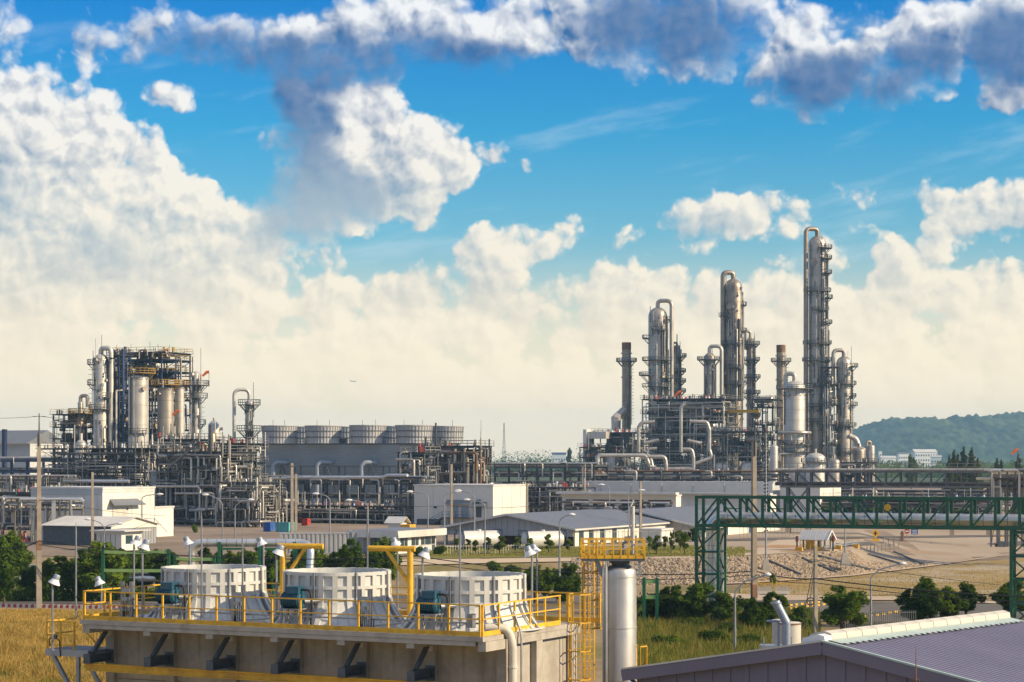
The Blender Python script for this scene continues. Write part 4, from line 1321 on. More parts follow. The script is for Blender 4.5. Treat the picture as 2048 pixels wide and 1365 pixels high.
T, a, b, h = block('switch_building', 'white building with a grey awning on its sunlit wall, left', 'building', 205, 306, 62, 309, 979)
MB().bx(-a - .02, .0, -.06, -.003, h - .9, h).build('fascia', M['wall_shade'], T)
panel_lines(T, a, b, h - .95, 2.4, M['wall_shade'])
MB().bx(.003, .06, .0, b, h - .5, h).build('fascia', M['roof_white'], T)
MB().add([(1.2, 1.2, 5.3), (1.2, 9.2, 5.3), (.003, 8.6, 6.1), (.003, 1.8, 6.1), (1.2, 1.2, 5.15), (1.2, 9.2, 5.15), (.003, 8.6, 5.9), (.003, 1.8, 5.9)], MB.BOXF).build('awning', M['roof_grey'], T)
MB().bx(.003, .05, 2.5, 6.4, 2.2, 5.0).build('double_door', M['trim'], T)
MB().bx(.003, .07, 5.8, 6.3, 4.4, 4.75).build('notice', M['bracket'], T)
MB().bx(.003, 1.4, 1.0, 11.0, 1.95, 2.1).build('landing', M['struct_grey'], T)
for z in (3.1, 2.6): MB().bar((1.4, 1.0, z), (1.4, 11.0, z), .06).build('hand_rail', M['struct_grey'], T)
MB().bar((1.4, 11.0, 3.1), (1.4, 14.5, .9), .06).build('hand_rail', M['struct_grey'], T)
for i in range(6): MB().bx(1.37, 1.43, 1.0 + 2 * i, 1.06 + 2 * i, 2.1, 3.1).build('rail_post', M['struct_grey'], T)
T, a, b, h = block('switch_annex', 'low flat roofed white annex at the sunlit end of the awning building', 'building', 309.6, 322, 304, 347, 1017)

# shed with a pale roof
def gable_shed(name, label, px, Y, pl, pr, eave, apex, wall_f, wall_s, roofm, z0=ZP, open_front=None, over=.5):
    X, a, b = corner_block(px, Y, pl, pr)
    T = thing(name, label, 'shed', (X, Y, z0), PG)
    ze, za = zat(eave, Y) - z0, zat(apex, Y + a * .2) - z0
    return T, a, b, ze, za


def corr_wall(T, name, x0, x1, y, zf0, zf1, step, m, side=False):
    """ribbed sheet wall between two height functions"""
    w = MB()
    n = max(2, int((x1 - x0) / step))
    for i in range(n):
        xa, xb = lerp(x0, x1, i / n), lerp(x0, x1, (i + 1) / n)
        d = 0 if i % 2 else -.07
        d2 = 0 if (i + 1) % 2 else -.07
        q = [(xa, y + d, zf0(xa)), (xb - .03, y + d, zf0(xb)), (xb - .03, y + d, zf1(xb)), (xa, y + d, zf1(xa))]
        e = [(xb - .03, y + d, zf0(xb)), (xb, y + d2, zf0(xb)), (xb, y + d2, zf1(xb)), (xb - .03, y + d, zf1(xb))]
        for k in (q, e):
            if side: k = [(-p[1], p[0], p[2]) for p in k]
            w.add(k, [(0, 1, 2, 3)])
    return w.build(name, m, T)


def grey_shed(label, px, Y, pl, pr, eave, apex):
    X, a, b = corner_block(px, Y, pl, pr)
    T = thing('grey_roof_shed', label, 'shed', (X, Y, ZP), PG)
    ze = zat(eave, Y) - ZP; za = zat(apex, Y + a * .22) - ZP
    s = lambda x: za - abs(x + a / 2) / (a / 2) * (za - ze)
    corr_wall(T, 'gable_wall', -a, 0, 0, lambda x: ze - 1.15, lambda x: s(x) - .05, .45, M['corr'])
    for sg in (0, 1):
        x0, x1 = (-a - .6, -a / 2) if sg == 0 else (-a / 2, .6)
        r = MB()
        k = int(b / .9)
        zs = lambda x: za - abs(x + a / 2) / (a / 2) * (za - ze)
        for i in range(k):
            ya, yb = -.7 + (b + .7) * i / k, -.7 + (b + .7) * (i + 1) / k
            r.add([(x0, ya, zs(x0)), (x1, ya, zs(x1)), (x1, yb, zs(x1)), (x0, yb, zs(x0)), (x0, ya, zs(x0) + .1), (x1, ya, zs(x1) + .1), (x1, yb - .03, zs(x1) + .1), (x0, yb - .03, zs(x0) + .1)], MB.BOXF)
        r.build('roof', M['roof_grey'], T)
        MB().bar((x0, -.74, zs(x0) - .02), (x1, -.74, zs(x1) - .02), .08, .3).build('barge_board', M['roof_white'], T)
    MB().bx(.5, .62, -.7, b, ze - .3, ze - .08).build('gutter', M['roof_white'], T)
    MB().bx(-.2, -.06, .4, b, 0, ze - .15).build('side_wall', M['wall_white'], T)
    MB().bx(-a, 0, b - .2, b, 0, ze - .3).build('back_wall', M['wall_shade'], T)
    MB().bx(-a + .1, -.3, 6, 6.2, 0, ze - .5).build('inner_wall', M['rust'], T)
    for i in range(8): MB().bx(-a * i / 7 - .12, -a * i / 7 + .12, .05, .3, 0, ze - .5).build('post', M['struct_light'], T)
    for i, y in enumerate((2, 5.5, 9.5, 14)):
        if y < b - 2: MB().bx(-.05, .03, y, y + 1.5, .05, 2.1).build('door' if i % 2 else 'window', M['glass'], T)
    return T


grey_shed('long grey roofed shed with ribbed gable behind the white tank containers', 1147, 285, 892, 1340, 1057, 1029)
grey_shed('second grey roofed shed partly hidden by the green bridge tower', 1388, 316, 1150, 1560, 1050, 1020)

X, a, b = corner_block(222, 288, 86, 314)
T = thing('pale_roof_shed', 'low shed with pale sheet roof and dark side wall, left', 'shed', (X, 288, ZP), PG)
ze, za = zat(1051, 288) - ZP, zat(1036, 290) - ZP
MB().bx(-a, -.2, 0, .15, 0, ze - .1).build('side_wall', M['bracket'], T)
MB().bx(-a, -.2, b - .15, b, 0, ze - .1).build('side_wall', M['bracket'], T)
gab = lambda y: ze + (1 - abs(y - b / 2) / (b / 2)) * (za - ze)
corr_wall(T, 'gable_wall', 0, b, .15, lambda y: 0, lambda y: ze - .5, .32, M['corr'], True)
MB().add([(0, 0, ze - .5), (0, b, ze - .5), (0, b, ze), (0, b / 2, za), (0, 0, ze)], [(0, 1, 2, 3, 4)]).build('gable_cladding', M['wall_white'], T)
for s in (0, 1):
    y0, y1 = (-.5, b / 2) if s == 0 else (b / 2, b + .5)
    r = MB(); n = int(a / .6)
    z0_, z1_ = (ze - .2, za) if s == 0 else (za, ze - .2)
    for i in range(n):
        xa, xb = -a - .3 + (a + .8) * i / n, -a - .3 + (a + .8) * (i + 1) / n - .06
        r.add([(xa, y0, z0_), (xb, y0, z0_), (xb, y1, z1_), (xa, y1, z1_), (xa, y0, z0_ + .08), (xb, y0, z0_ + .08), (xb, y1, z1_ + .08), (xa, y1, z1_ + .08)], MB.BOXF)
    r.build('roof', M['roof_white'], T)

T, a, b, h = block('guard_kiosk', 'small flat roofed white kiosk with dark window, left', 'kiosk', 243, 272, 192, 283, 1068)
MB().bx(-a - .6, .9, -.6, b + .9, h + .29, h + .42).build('roof_slab', M['roof_white'], T)
MB().bx(.003, .06, .9, 2.4, .9, 2.0).build('window', M['glass'], T)
for i in range(5): MB().bx(-a + .5 + i * .75, -a + .56 + i * .75, -.7, -.64, 0, 2.2).build('rail_post', M['struct_grey'], T)

# guard house with wide fascia
X, a, b = corner_block(790, 262, 716, 872)
T = thing('guard_house', 'white guard house with deep roof fascia and blue tinted windows', 'building', (X, 262, ZP), PG)
h = zat(1076, 262) - ZP
MB().bx(-a, 0, 0, b, 0, h).build('wall', M['wall_white'], T)
MB().bx(-a - 1.0, .9, -.9, b + 1.3, h + .003, h + .85).build('roof_fascia', M['roof_white'], T)
MB().bx(-a - .6, .5, -.5, b + .9, h + .853, h + .90).build('roof_deck', M['roof_grey'], T)
for y in (1.4, 4.4, 7.0, 8.8):
    w = MB().bx(.003, .05, y, y + 1.9, .95, 2.15).build('window', M['glass'], T)
    MB().bx(.052, .07, y + .9, y + .98, .95, 2.15).build('mullion', M['roof_white'], w)
    MB().bx(.052, .09, y - .05, y + 1.95, .88, .95).build('sill', M['roof_white'], w)
for x in (-3.5, -6): MB().bx(x, x + 1.4, -.05, -.003, .95, 2.1).build('window', M['glass'], T)
MB().bx(.003, .05, b - 1.2, b - .3, .05, 2.1).build('door', M['bracket'], T)

X = xat(795, 300)
T = thing('roof_hut', 'tiny hut with pale pitched roof and yellow side box behind the guard house', 'hut', (X, 300, ZP), PG)
z1 = zat(1046, 300) - ZP
MB().bx(-1.0, 1.0, -1, 1, 0, z1).build('wall', M['wall_white'], T)
MB().add([(-1.5, -1.3, z1 - .1), (1.5, -1.3, z1 - .1), (1.5, 0, z1 + .8), (-1.5, 0, z1 + .8), (-1.5, -1.3, z1), (1.5, -1.3, z1), (1.5, 0, z1 + .9), (-1.5, 0, z1 + .9)], MB.BOXF).build('roof', M['roof_white'], T)
MB().add([(-1.5, 1.3, z1 - .1), (1.5, 1.3, z1 - .1), (1.5, 0, z1 + .8), (-1.5, 0, z1 + .8), (-1.5, 1.3, z1), (1.5, 1.3, z1), (1.5, 0, z1 + .9), (-1.5, 0, z1 + .9)], MB.BOXF).build('roof', M['roof_white'], T)
MB().bx(1.02, 2.5, -1, .8, 0, z1 - .2).build('side_box', M['yellow'], T)


def container(name, label, px, Y, rz, L, Hc, Wd, m, end=None, group=None):
    T = thing(name, label, 'container', (xat(px, Y), Y, ground_z(xat(px, Y), Y) + .06), rz, group)
    corr_wall(T, 'side_wall', 0, L, 0, lambda x: .12, lambda x: Hc - .12, .28, m)
    MB().bx(0, L, .02, Wd, .1, Hc - .02).build('body', m, T)
    MB().bx(-.03, -.002, 0, Wd, .1, Hc - .1).build('end_door', end or m, T)
    for x in (0, L): MB().bx(x - .08, x + .08, -.09, .06, 0, Hc).build('corner_post', m, T)
    MB().bx(-.05, L + .05, -.08, .05, Hc - .13, Hc + .002).build('top_rail', m, T)
    MB().bx(-.05, L + .05, -.08, .05, 0, .13).build('bottom_rail', m, T)
    return T


container('cargo_container', 'long grey ribbed cargo container left of the guard house', 560, 262, math.radians(8), 10.4, 2.6, 2.4, M['corr'], M['bracket'])
container('site_cabin', 'turquoise site cabin at the foot of the grey steel unit', 552, 345, PG, 2.4, 1.6, 2.0, M['cyan'])
container('site_cabin', 'dark blue site cabin beside the turquoise one', 528, 348, PG, 1.2, 1.5, 1.4, M['blue_bright'])
container('site_cabin', 'red cabinet between the pipe rack posts', 604, 380, PG, 1.1, 1.3, 1.1, M['red'])


def tank_container(label, px, Y):
    T = thing('tank_container', label, 'tank container', (xat(px, Y), Y, ZP + .05), PG + .95, 'white tank containers')
    MB().tube([(.15, 0, 1.3), (.35, 0, 1.3), (5.6, 0, 1.3), (5.8, 0, 1.3)], [.8, 1.12, 1.12, .8], 22).build('tank', M['roof_white'], T, True)
    for x in (0, 5.95):
        f = MB()
        for y in (-1.2, 1.2): f.bx(x - .07, x + .07, y - .07, y + .07, 0, 2.6)
        for z in (.07, 2.53): f.bx(x - .069, x + .069, -1.13, 1.13, z - .069, z + .069)
        f.bar((x, -1.1, 2.45), (x, -.6, 2.48), .1); f.bar((x, -1.15, 1.9), (x, -.55, 2.46), .08); f.bar((x, 1.15, 1.9), (x, .55, 2.46), .08)
        f.build('end_frame', M['blue'], T)
    for y in (-1.2, 1.2): MB().bx(0, 5.9, y - .06, y + .06, .0, .12).build('bottom_rail', M['blue'], T)
    MB().lathe([(.0, 2.6), (.28, 2.6), (.28, 2.35), (0, 2.35)], 12, (3, 0, 0)).build('hatch', M['roof_white'], T)


tank_container('white tank container before the gable end of the grey shed', 918, 276)
tank_container('white tank container in a dark frame before the grey shed eave', 1046, 274)

# long white process building behind the sheds
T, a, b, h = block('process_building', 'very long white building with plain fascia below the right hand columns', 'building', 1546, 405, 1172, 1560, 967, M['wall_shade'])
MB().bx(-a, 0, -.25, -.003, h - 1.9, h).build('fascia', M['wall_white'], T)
panel_lines(T, a, b, h - 2, 3.0, M['wall_white'])
for i in range(6): MB().tube([(-a * (i + .5) / 6, -.35, .1), (-a * (i + .5) / 6, -.35, h - .2)], .12, 8).build('downpipe', M['wall_shade'], T)
T, a, b, h = block('low_process_building', 'lower white building with dark open bays before the long fascia', 'building', 1352, 372, 1124, 1362, 993, M['wall_white'])
MB().bx(-a - .6, .5, -1.5, .2, h + .29, h + .7).build('canopy', M['roof_white'], T)
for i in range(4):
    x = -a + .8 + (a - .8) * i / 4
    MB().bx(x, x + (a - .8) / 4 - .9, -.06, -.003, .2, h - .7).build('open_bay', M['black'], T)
T, a, b, h = block('low_process_building', 'flat white block behind the green truss, right of the open bays', 'building', 1540, 392, 1362, 1552, 993, M['wall_white'])
MB().bx(-a - .6, .5, -1.5, .2, h + .29, h + .6).build('canopy', M['roof_white'], T)
T, a, b, h = block('white_block', 'tall plain white block seen through the green truss', 'building', 1640, 400, 1560, 1682, 976, M['wall_white'])
T, a, b, h = block('office_block', 'low beige block at the end of the grey roofed shed', 'building', 1322, 300, 1282, 1345, 1062, M['wall_white'])


# ------------------------------------------------------------------ gatehouse, barriers, signs
def gatehouse():
    Y = 272
    T = thing('gate_shelter', 'open gate shelter with white ribbed pitched roof on the yard', 'shelter', (xat(1634, Y), Y, ZP + .1), PG - .15)
    z = zat(1078, Y) - ZP - .1; za = z + 1.05
    for x in (-1.5, 1.5):
        for y in (-.9, .9): MB().bx(x - .09, x + .09, y - .09, y + .09, .15, z).build('post', M['struct_light'], T)
    for s in (-1, 1):
        r = MB()
        for i in range(10):
            xa = -2.1 + .42 * i
            r.add([(xa, s * 1.35, z - .15), (xa + .36, s * 1.35, z - .15), (xa + .36, 0, za), (xa, 0, za), (xa, s * 1.35, z - .07), (xa + .36, s * 1.35, z - .07), (xa + .36, 0, za + .08), (xa, 0, za + .08)], MB.BOXF)
        r.build('roof_slope', M['roof_white'], T)
        MB().bar((2.12, s * 1.4, z - .12), (2.12, 0, za + .05), .06, .16).build('barge_board', M['lamp_white'], T)
    MB().bx(-2.4, 2.4, -1.2, 1.2, 0, .14).build('island', M['apron'], T)
    for x in (-1.9, -.5, .9):
        MB().bx(x, x + .06, -1.12, -1.06, .14, 1.3).build('barrier_post', M['yellow'], T)
    for zz in (.7, 1.25): MB().bx(-1.9, .96, -1.13, -1.05, zz, zz + .06).build('barrier_rail', M['yellow'], T)
    MB().bx(-1.7, -.8, .2, 1.0, .15, 1.7).build('booth', M['yellow'], T)
    MB().bx(.2, .6, -.3, .1, .15, 1.9).build('card_reader', M['bracket'], T)
    for px, lb in ((1594, 'traffic signal on a dark post left of the gate shelter'), (1666, 'traffic signal on a dark post right of the gate shelter')):
        S = thing('traffic_signal', lb, 'traffic signal', (xat(px, Y - 2), Y - 2, ZP + .1), 0, 'traffic signals at the gate')
        MB().bx(-.09, .09, -.09, .09, 0, 1.6).build('post', M['black'], S)
        MB().bx(-.17, .17, -.13, .13, 1.2, 1.9).build('signal_head', M['black'], S)
        MB().tube([(0, -.15, 1.7), (0, -.12, 1.7)], .1, 10).build('lens', M['red'], S)
        MB().tube([(0, -.15, 1.4), (0, -.12, 1.4)], .1, 10).build('lens', M['red'], S)
    for px, py, lb in ((1598, 1104, 'yellow block left of the gate shelter'), (1643, 1103.5, 'yellow block in front of the gate shelter'), (1676, 1100, 'yellow block right of the gate shelter'), (1711, 1098, 'yellow block beyond the lamp mast foot')):
        g = on_ground(px, py)
        S = thing('bollard_block', lb, 'bollard', (g.x, g.y, g.z + .08), PG, 'yellow blocks round the gate')
        MB().add([(-.5, -.25, 0), (.5, -.25, 0), (.5, .25, 0), (-.5, .25, 0), (-.46, -.2, .5), (.46, -.2, .5), (.46, .2, .5), (-.46, .2, .5)], MB.BOXF).build('block', M['yellow'], S)
        MB().bx(-.3, .3, -.262, -.252, .15, .32).build('reflector', M['yellow'], S)
    a, c = on_ground(1648, 1104), on_ground(1718, 1099)
    S = thing('crash_barrier', 'low pale crash barrier along the bank beside the gate shelter', 'barrier', (a.x, a.y, a.z + .1), math.atan2(c.y - a.y, c.x - a.x))
    L = (c - a).length
    for zz in (.25, .5): MB().bx(0, L, -.05, .05, zz, zz + .16).build('rail', M['grey_steel'], S)
    for i in range(6): MB().bx(L * i / 5 - .06, L * i / 5 + .06, .05, .15, 0, .66).build('post', M['grey_steel'], S)
    pts = [(1734, 1108), (1763, 1104), (1797, 1101), (1797, 1092), (1757, 1091)]
    S = thing('yard_fence', 'low steel fence round the corner of the stone bank', 'fence', on_ground(1734, 1108))
    o = on_ground(1734, 1108)
    P = []
    for (p, q) in zip(pts, pts[1:]):
        for i in range(4): P.append(on_ground(lerp(p[0], q[0], i / 4), lerp(p[1], q[1], i / 4)) - o)
    for p in P: MB().bx(p.x - .05, p.x + .05, p.y - .05, p.y + .05, p.z, p.z + 1.1).build('post', M['struct_light'], S)
    for z in (.55, 1.08):
        for p, q in zip(P, P[1:]): MB().bar(p + Vector((0, 0, z)), q + Vector((0, 0, z)), .05).build('rail', M['struct_light'], S)


gatehouse()


def sign(name, label, px, base, py, shape, m, extra=None, w=.55):
    g = on_ground(px, base)
    S = thing(name, label, 'sign', (g.x, g.y, g.z), 0, None)
    z = zat(py, g.y) - g.z
    MB().tube([(0, .03, 0), (0, .03, z)], .05, 6).build('post', M['grey_steel'], S)
    if shape == 'diamond': MB().prism([(0, z - w), (w, z), (0, z + w), (-w, z)], 'y', -.03, 0).build('plate', m, S)
    elif shape == 'round': MB().tube([(0, -.03, z), (0, 0, z)], w, 18).build('plate', m, S)
    else: MB().bx(-w, w, -.03, 0, z - w * .8, z + w * .8).build('plate', m, S)
    if extra == 'cross':
        MB().bx(-.09, .09, -.05, -.032, z - .32, z + .32).build('symbol', M['black'], S); MB().bx(-.30, .30, -.052, -.033, z - .08, z + .08).build('symbol', M['black'], S)
        MB().bx(-w * .8, w * .8, -.03, 0, z - 1.2, z - .8).build('plate', m, S)
    if extra == 'bar': MB().bx(-w * .65, w * .65, -.05, -.032, z - .1, z + .1).build('symbol', M['lamp_white'], S)
    if extra == 'lines':
        for i in range(3): MB().bx(-w * .7, w * .7, -.05, -.032, z - .3 + .25 * i, z - .22 + .25 * i).build('symbol', M['lamp_white'], S)


sign('warning_sign', 'yellow diamond warning sign with crossroad symbol on the yard', 1751, 1086, 1067, 'diamond', M['yellow'], 'cross', .7)
sign('stop_sign', 'round red sign with white bar at the back of the yard', 1814, 1078, 1063, 'round', M['red'], 'bar', .42)
sign('direction_sign', 'blue board with white lines beside the red sign', 1829, 1080, 1064, 'board', M['blue_bright'], 'lines', .55)
for i, px in enumerate((1803, 1806)):
    g = on_ground(px, 1084)
    S = thing('fire_hydrant', ('rusty stand pipe on the yard, left of the pair', 'rusty stand pipe on the yard, right of the pair')[i], 'hydrant', (g.x, g.y, g.z + .08), 0)
    MB().tube([(0, 0, 0), (0, 0, 1.6)], .12, 8).build('barrel', M['rust'], S); MB().tube([(-.22, 0, 1.2), (.22, 0, 1.2)], .09, 8).build('outlet', M['rust'], S)
for i, px in enumerate((1529, 1565)):
    g = on_ground(px, 1192)
    S = thing('road_barrier', ('grey concrete road barrier beside the thick pole', 'grey concrete road barrier, the one farther from the thick pole')[i], 'barrier', (g.x, g.y, .06), -.1)
    MB().prism([(-.35, 0), (.35, 0), (.3, .18), (.12, .45), (.09, .85), (-.09, .85), (-.12, .45), (-.3, .18)], 'x', -.75, .75).build('body', M['concrete_light'], S)
    MB().bx(-.4, .4, -.36, -.34, .02, .12).build('slot', M['bracket'], S)
for i, px in enumerate((1530, 1568, 1605)):
    g = on_ground(px, 1176)
    S = thing('yellow_frame', 'low yellow tube frame on the verge, %s from the thick pole' % ORD[i], 'frame', (g.x, g.y, g.z), -.05, 'yellow frames on the verge')
    for x in (-.8, 0, .8): MB().bx(x - .035, x + .035, -.03, .03, 0, 1.0).build('post', M['yellow'], S)
    for z in (.5, 1.0): MB().bx(-.8, .8, -.03, .03, z - .03, z + .03).build('rail', M['yellow'], S)


# kerbs: single painted stones
def kerb(label, pts, n, mats, sz):
    g0 = on_ground(*pts[0])
    T = thing('painted_kerb', label, 'kerb', g0)
    P = [on_ground(*poly_at(pts, i / n)) for i in range(n + 1)]
    protos = {}
    for i in range(n):
        a, b = P[i], P[i + 1]
        k = i % len(mats)
        L = (b - a).length
        o = MB().bx(-L / 2 + .02, L / 2 - .02, -sz / 2, sz / 2, -.05, sz).build('kerb_stone', mats[k], T)
        o.location = (a + b) / 2 - g0; o.rotation_euler = (0, 0, math.atan2(b.y - a.y, b.x - a.x))


kerb('red and white painted kerb stones along the road by the dry grass', [(-30, 1214), (80, 1216), (210, 1218), (330, 1219)], 62, [M['kerb_red'], M['kerb_white']], .30)
kerb('yellow and black kerb along the far lane right of the thick pole', [(1578, 1214), (1640, 1207), (1665, 1203)], 16, [M['yellow'], M['bracket']], .24)
kerb('yellow and black kerb along the near lane right of the thick pole', [(1578, 1220), (1640, 1213), (1665, 1209)], 16, [M['yellow'], M['bracket']], .24)
kerb('yellow and black kerb by the fence right of the round dark tree', [(1700, 1240), (1760, 1232), (1812, 1224)], 18, [M['yellow'], M['bracket']], .24)


def picket_fence(label, p0, p1, n, h, m, Y0=None, Y1=None):
    a, b = on_ground(*p0), on_ground(*p1)
    d = b - a; L = math.hypot(d.x, d.y)
    T = thing('picket_fence', label, 'fence', a, math.atan2(d.y, d.x))
    for z in (.15, h - .15): MB().bx(0, L, -.03, .03, z - .03, z + .03).build('rail', m, T)
    p = MB().bx(-.025, .025, -.025, .025, .05, h).build('picket', m, T); p.location = (0, .06, 0)
    for i in range(1, n): dup(p, T, (L * i / (n - 1), .06, 0))


picket_fence('dark steel picket fence along the road right of the round dark tree', (1690, 1268), (1832, 1262), 34, 1.7, M['struct_grey'])
picket_fence('pale post fence along the lawn before the white tank containers', (890, 1112), (1075, 1109), 36, 1.3, M['trim'])
picket_fence('chain fence in front of the grey roofed shed', (1150, 1092), (1400, 1088), 30, 2.0, M['struct_light'])
picket_fence('chain fence behind the green bridge tower', (1480, 1078), (1640, 1076), 22, 2.2, M['struct_light'])
picket_fence('chain fence at the back of the yard by the rack legs', (1985, 1078), (2090, 1076), 12, 1.8, M['yellow'])

# shadow lines on the stone bank, shaped as dark tubes
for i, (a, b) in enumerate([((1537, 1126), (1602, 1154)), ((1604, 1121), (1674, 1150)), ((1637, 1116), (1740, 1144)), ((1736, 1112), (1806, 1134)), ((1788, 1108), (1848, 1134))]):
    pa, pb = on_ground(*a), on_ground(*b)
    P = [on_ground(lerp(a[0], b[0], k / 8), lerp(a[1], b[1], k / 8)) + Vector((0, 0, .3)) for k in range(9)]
    solo(MB().tube([p - pa for p in P], .14, 6), 'shadow_strip', M['bracket'], 'shadow line shaped as a dark tube down the stone bank, %s from the peg mast' % ORD[i], 'shadow line', pa, 0, 'shadow lines on the stone bank', True)


# ------------------------------------------------------------------ silver pipe loop behind the deck
def pipe_loop():
    Y = 214
    T = thing('pipe_loop', 'silver insulated pipe loop on green stands behind the fan stacks', 'pipe', (xat(372, Y), Y, 0), 0)
    k = Y / F
    z = zat(1086, Y); r = 8 * k
    x1 = (606 - 372) * k
    MB().tube([(.6, 0, .3), (.6, 0, z), (x1, 0, z), (x1 + .9, -1.0, z - .4), (x1 + .7, -1.6, .3)], r, 16, 1.1, k=7).build('pipe', M['pipe_bright'], T, True)
    b = MB().tube([(-.03, 0, 0), (.03, 0, 0)], r + .02, 16).build('cladding_band', M['grey_steel'], T); b.location = (2.2, 0, z)
    for i in range(1, 10): dup(b, T, (2.2 + 1.0 * i, 0, z))
    for px in (440, 520, 590):
        x = (px - 372) * k
        MB().bx(x - .16, x + .16, -.7, -.45, 0, z + .1).build('stand_post', M['green'], T); MB().bx(x - .16, x + .16, .5, .75, 0, z + .1).build('stand_post', M['green'], T)
        MB().bx(x - .14, x + 2.6, -.68, -.5, z - .7, z - .48).build('stand_beam', M['green'], T)
    for y, zz, rr in ((3.0, 2.6, .30), (3.9, 3.2, .22), (2.2, 2.0, .35)):
        S = thing('ground_pipe', 'low silver pipeline behind the roadside trees, %s' % {3.0: 'middle one', 3.9: 'upper one', 2.2: 'lower one'}[y], 'pipe', (xat(-30, Y), Y + y, 0))
        MB().tube([(0, 0, zz), (xat(520, Y) - xat(-30, Y), 0, zz)], rr, 10).build('pipe', M['pipe_bright'], S, True)
        for i in range(8): MB().bx(1 + 4 * i, 1.2 + 4 * i, -.3, .3, 0, zz - rr).build('support', M['green'], S)
    for i, (p0, p1, pt, pb) in enumerate([(206, 340, 1098, 1150), (350, 430, 1112, 1150), (1288, 1314, 1156, 1243), (1230, 1256, 1122, 1160)]):
        Y2 = 206 if i != 2 else 178
        S = thing('green_gantry', ('pale green gantry frame behind the roadside trees by the tall pole', 'pale green gantry frame behind the trees left of the silver loop', 'green gantry frame right of the silver vessel', 'small green frame behind the silver vessel')[i], 'gantry', (xat(p0, Y2), Y2, 0), -.1)
        w = (p1 - p0) * Y2 / F
        zt = zat(pt, Y2)
        MB().bx(-.14, .14, -.14, .14, 0, zt).build('post', M['green'], S); MB().bx(w - .14, w + .14, -.14, .14, 0, zt).build('post', M['green'], S)
        for z in (zt - .3, zt * .62): MB().bx(.14, w - .14, -.1, .1, z - .18, z + .12).build('beam', M['green_lt'], S)


pipe_loop()


# ------------------------------------------------------------------ overhead cables
def cable(label, pts, r, sag=.0, n=14):
    P = []
    for p, q in zip(pts, pts[1:]):
        for i in range(n):
            t = i / n
            P.append(p.lerp(q, t) - Vector((0, 0, sag * 4 * t * (1 - t))))
    P.append(pts[-1])
    o = P[0].copy()
    return solo(MB().tube([p - o for p in P], r, 5), 'overhead_cable', M['cable'], label, 'cable', o, 0, 'overhead cables')


cable('thick black cable from the left pole past the thick pole', [at(-40, 1076, 203), at(78, 1082, 201), at(830, 1112, 197), at(1508, 1143, 193)], .05, .9)
cable('second black cable below the thick one between left and thick pole', [at(78, 1090, 201), at(830, 1122, 197), at(1508, 1150, 193)], .035, 1.0)
cable('black cable from the thick pole down to the shorter pole and out to the right', [at(1508, 1141, 193), at(1631, 1158, 163), at(2120, 1196, 160)], .05, .25)
cable('second black cable right of the thick pole', [at(1508, 1148, 193), at(1631, 1166, 163), at(2120, 1206, 160)], .032, .3)
cable('thin wire from shorter pole across the verge to the right edge', [at(1631, 1120, 163), at(2120, 1180, 230)], .025, .3)
cable('thin wire over the middle white building', [at(590, 1008, 322), at(903, 1012, 330), at(1054, 1013, 300), at(1290, 1016, 300)], .03, .3)
cable('thin wire at the tip of the left pole running off the left edge', [at(78, 833, 201), at(-40, 836, 203)], .02, .1)
cable('thin wire from the tip of the left pole towards the left columns', [at(78, 833, 201), at(260, 840, 420)], .025, .3)
cable('thin wire from the awning building to the road trees', [at(78, 1000, 201), at(330, 1032, 300)], .025, .3)
for i, dx in enumerate((-22, -14)):
    cable(('outer guy wire of the shorter pole', 'inner guy wire of the shorter pole')[i], [at(1630, 1120 + 8 * i, 163), Vector((xat(1630 + dx * 1.6, 160), 160, 0))], .03, 0)
p = at(1621, 1203, 162.5)
solo(MB().tube([(.28 * math.cos(t * .35), 0, .28 * math.sin(t * .35)) for t in range(19)], .045, 6), 'cable_coil', M['cable'], 'coil of black cable hanging on the shorter pole', 'cable', p)

# ------------------------------------------------------------------ process plant: columns, steel units, pipe racks
def ring_sector(mb, r0, r1, a0, a1, z, th, n=None):
    n = n or max(3, int(abs(a1 - a0) / 15))
    A = [math.radians(lerp(a0, a1, i / n)) for i in range(n + 1)]
    for p, q in zip(A, A[1:]):
        c, s, C, S = math.cos(p), math.sin(p), math.cos(q), math.sin(q)
        mb.add([(r0 * c, r0 * s, z), (r1 * c, r1 * s, z), (r1 * C, r1 * S, z), (r0 * C, r0 * S, z), (r0 * c, r0 * s, z + th), (r1 * c, r1 * s, z + th), (r1 * C, r1 * S, z + th), (r0 * C, r0 * S, z + th)], MB.BOXF)
    return mb


def platform(T, r, z, a0, a1, wd, t, m, rail_m=None):
    P = ring_sector(MB(), r + .02, r + wd, a0, a1, z, t * 1.6).build('platform', m, T)
    R = MB()
    n = max(3, int(abs(a1 - a0) / 15))
    A = [math.radians(lerp(a0, a1, i / n)) for i in range(n + 1)]
    Q = [(math.cos(a) * (r + wd), math.sin(a) * (r + wd)) for a in A]
    for h in (.62, 1.2):
        for p, q in zip(Q, Q[1:]): R.bar((p[0], p[1], z + h), (q[0], q[1], z + h), t)
    for p in Q: R.bx(p[0] - t / 2, p[0] + t / 2, p[1] - t / 2, p[1] + t / 2, z, z + 1.2)
    if abs(a1 - a0) < 359:
        for a, q in ((A[0], Q[0]), (A[-1], Q[-1])): R.bar((math.cos(a) * r, math.sin(a) * r, z + 1.2), (q[0], q[1], z + 1.2), t)
    R.build('handrail', rail_m or m, P)
    B = MB()
    for a in A[::2]: B.bar((math.cos(a) * r, math.sin(a) * r, z - wd * .9), (math.cos(a) * (r + wd * .85), math.sin(a) * (r + wd * .85), z), t)
    B.build('brackets', m, P)


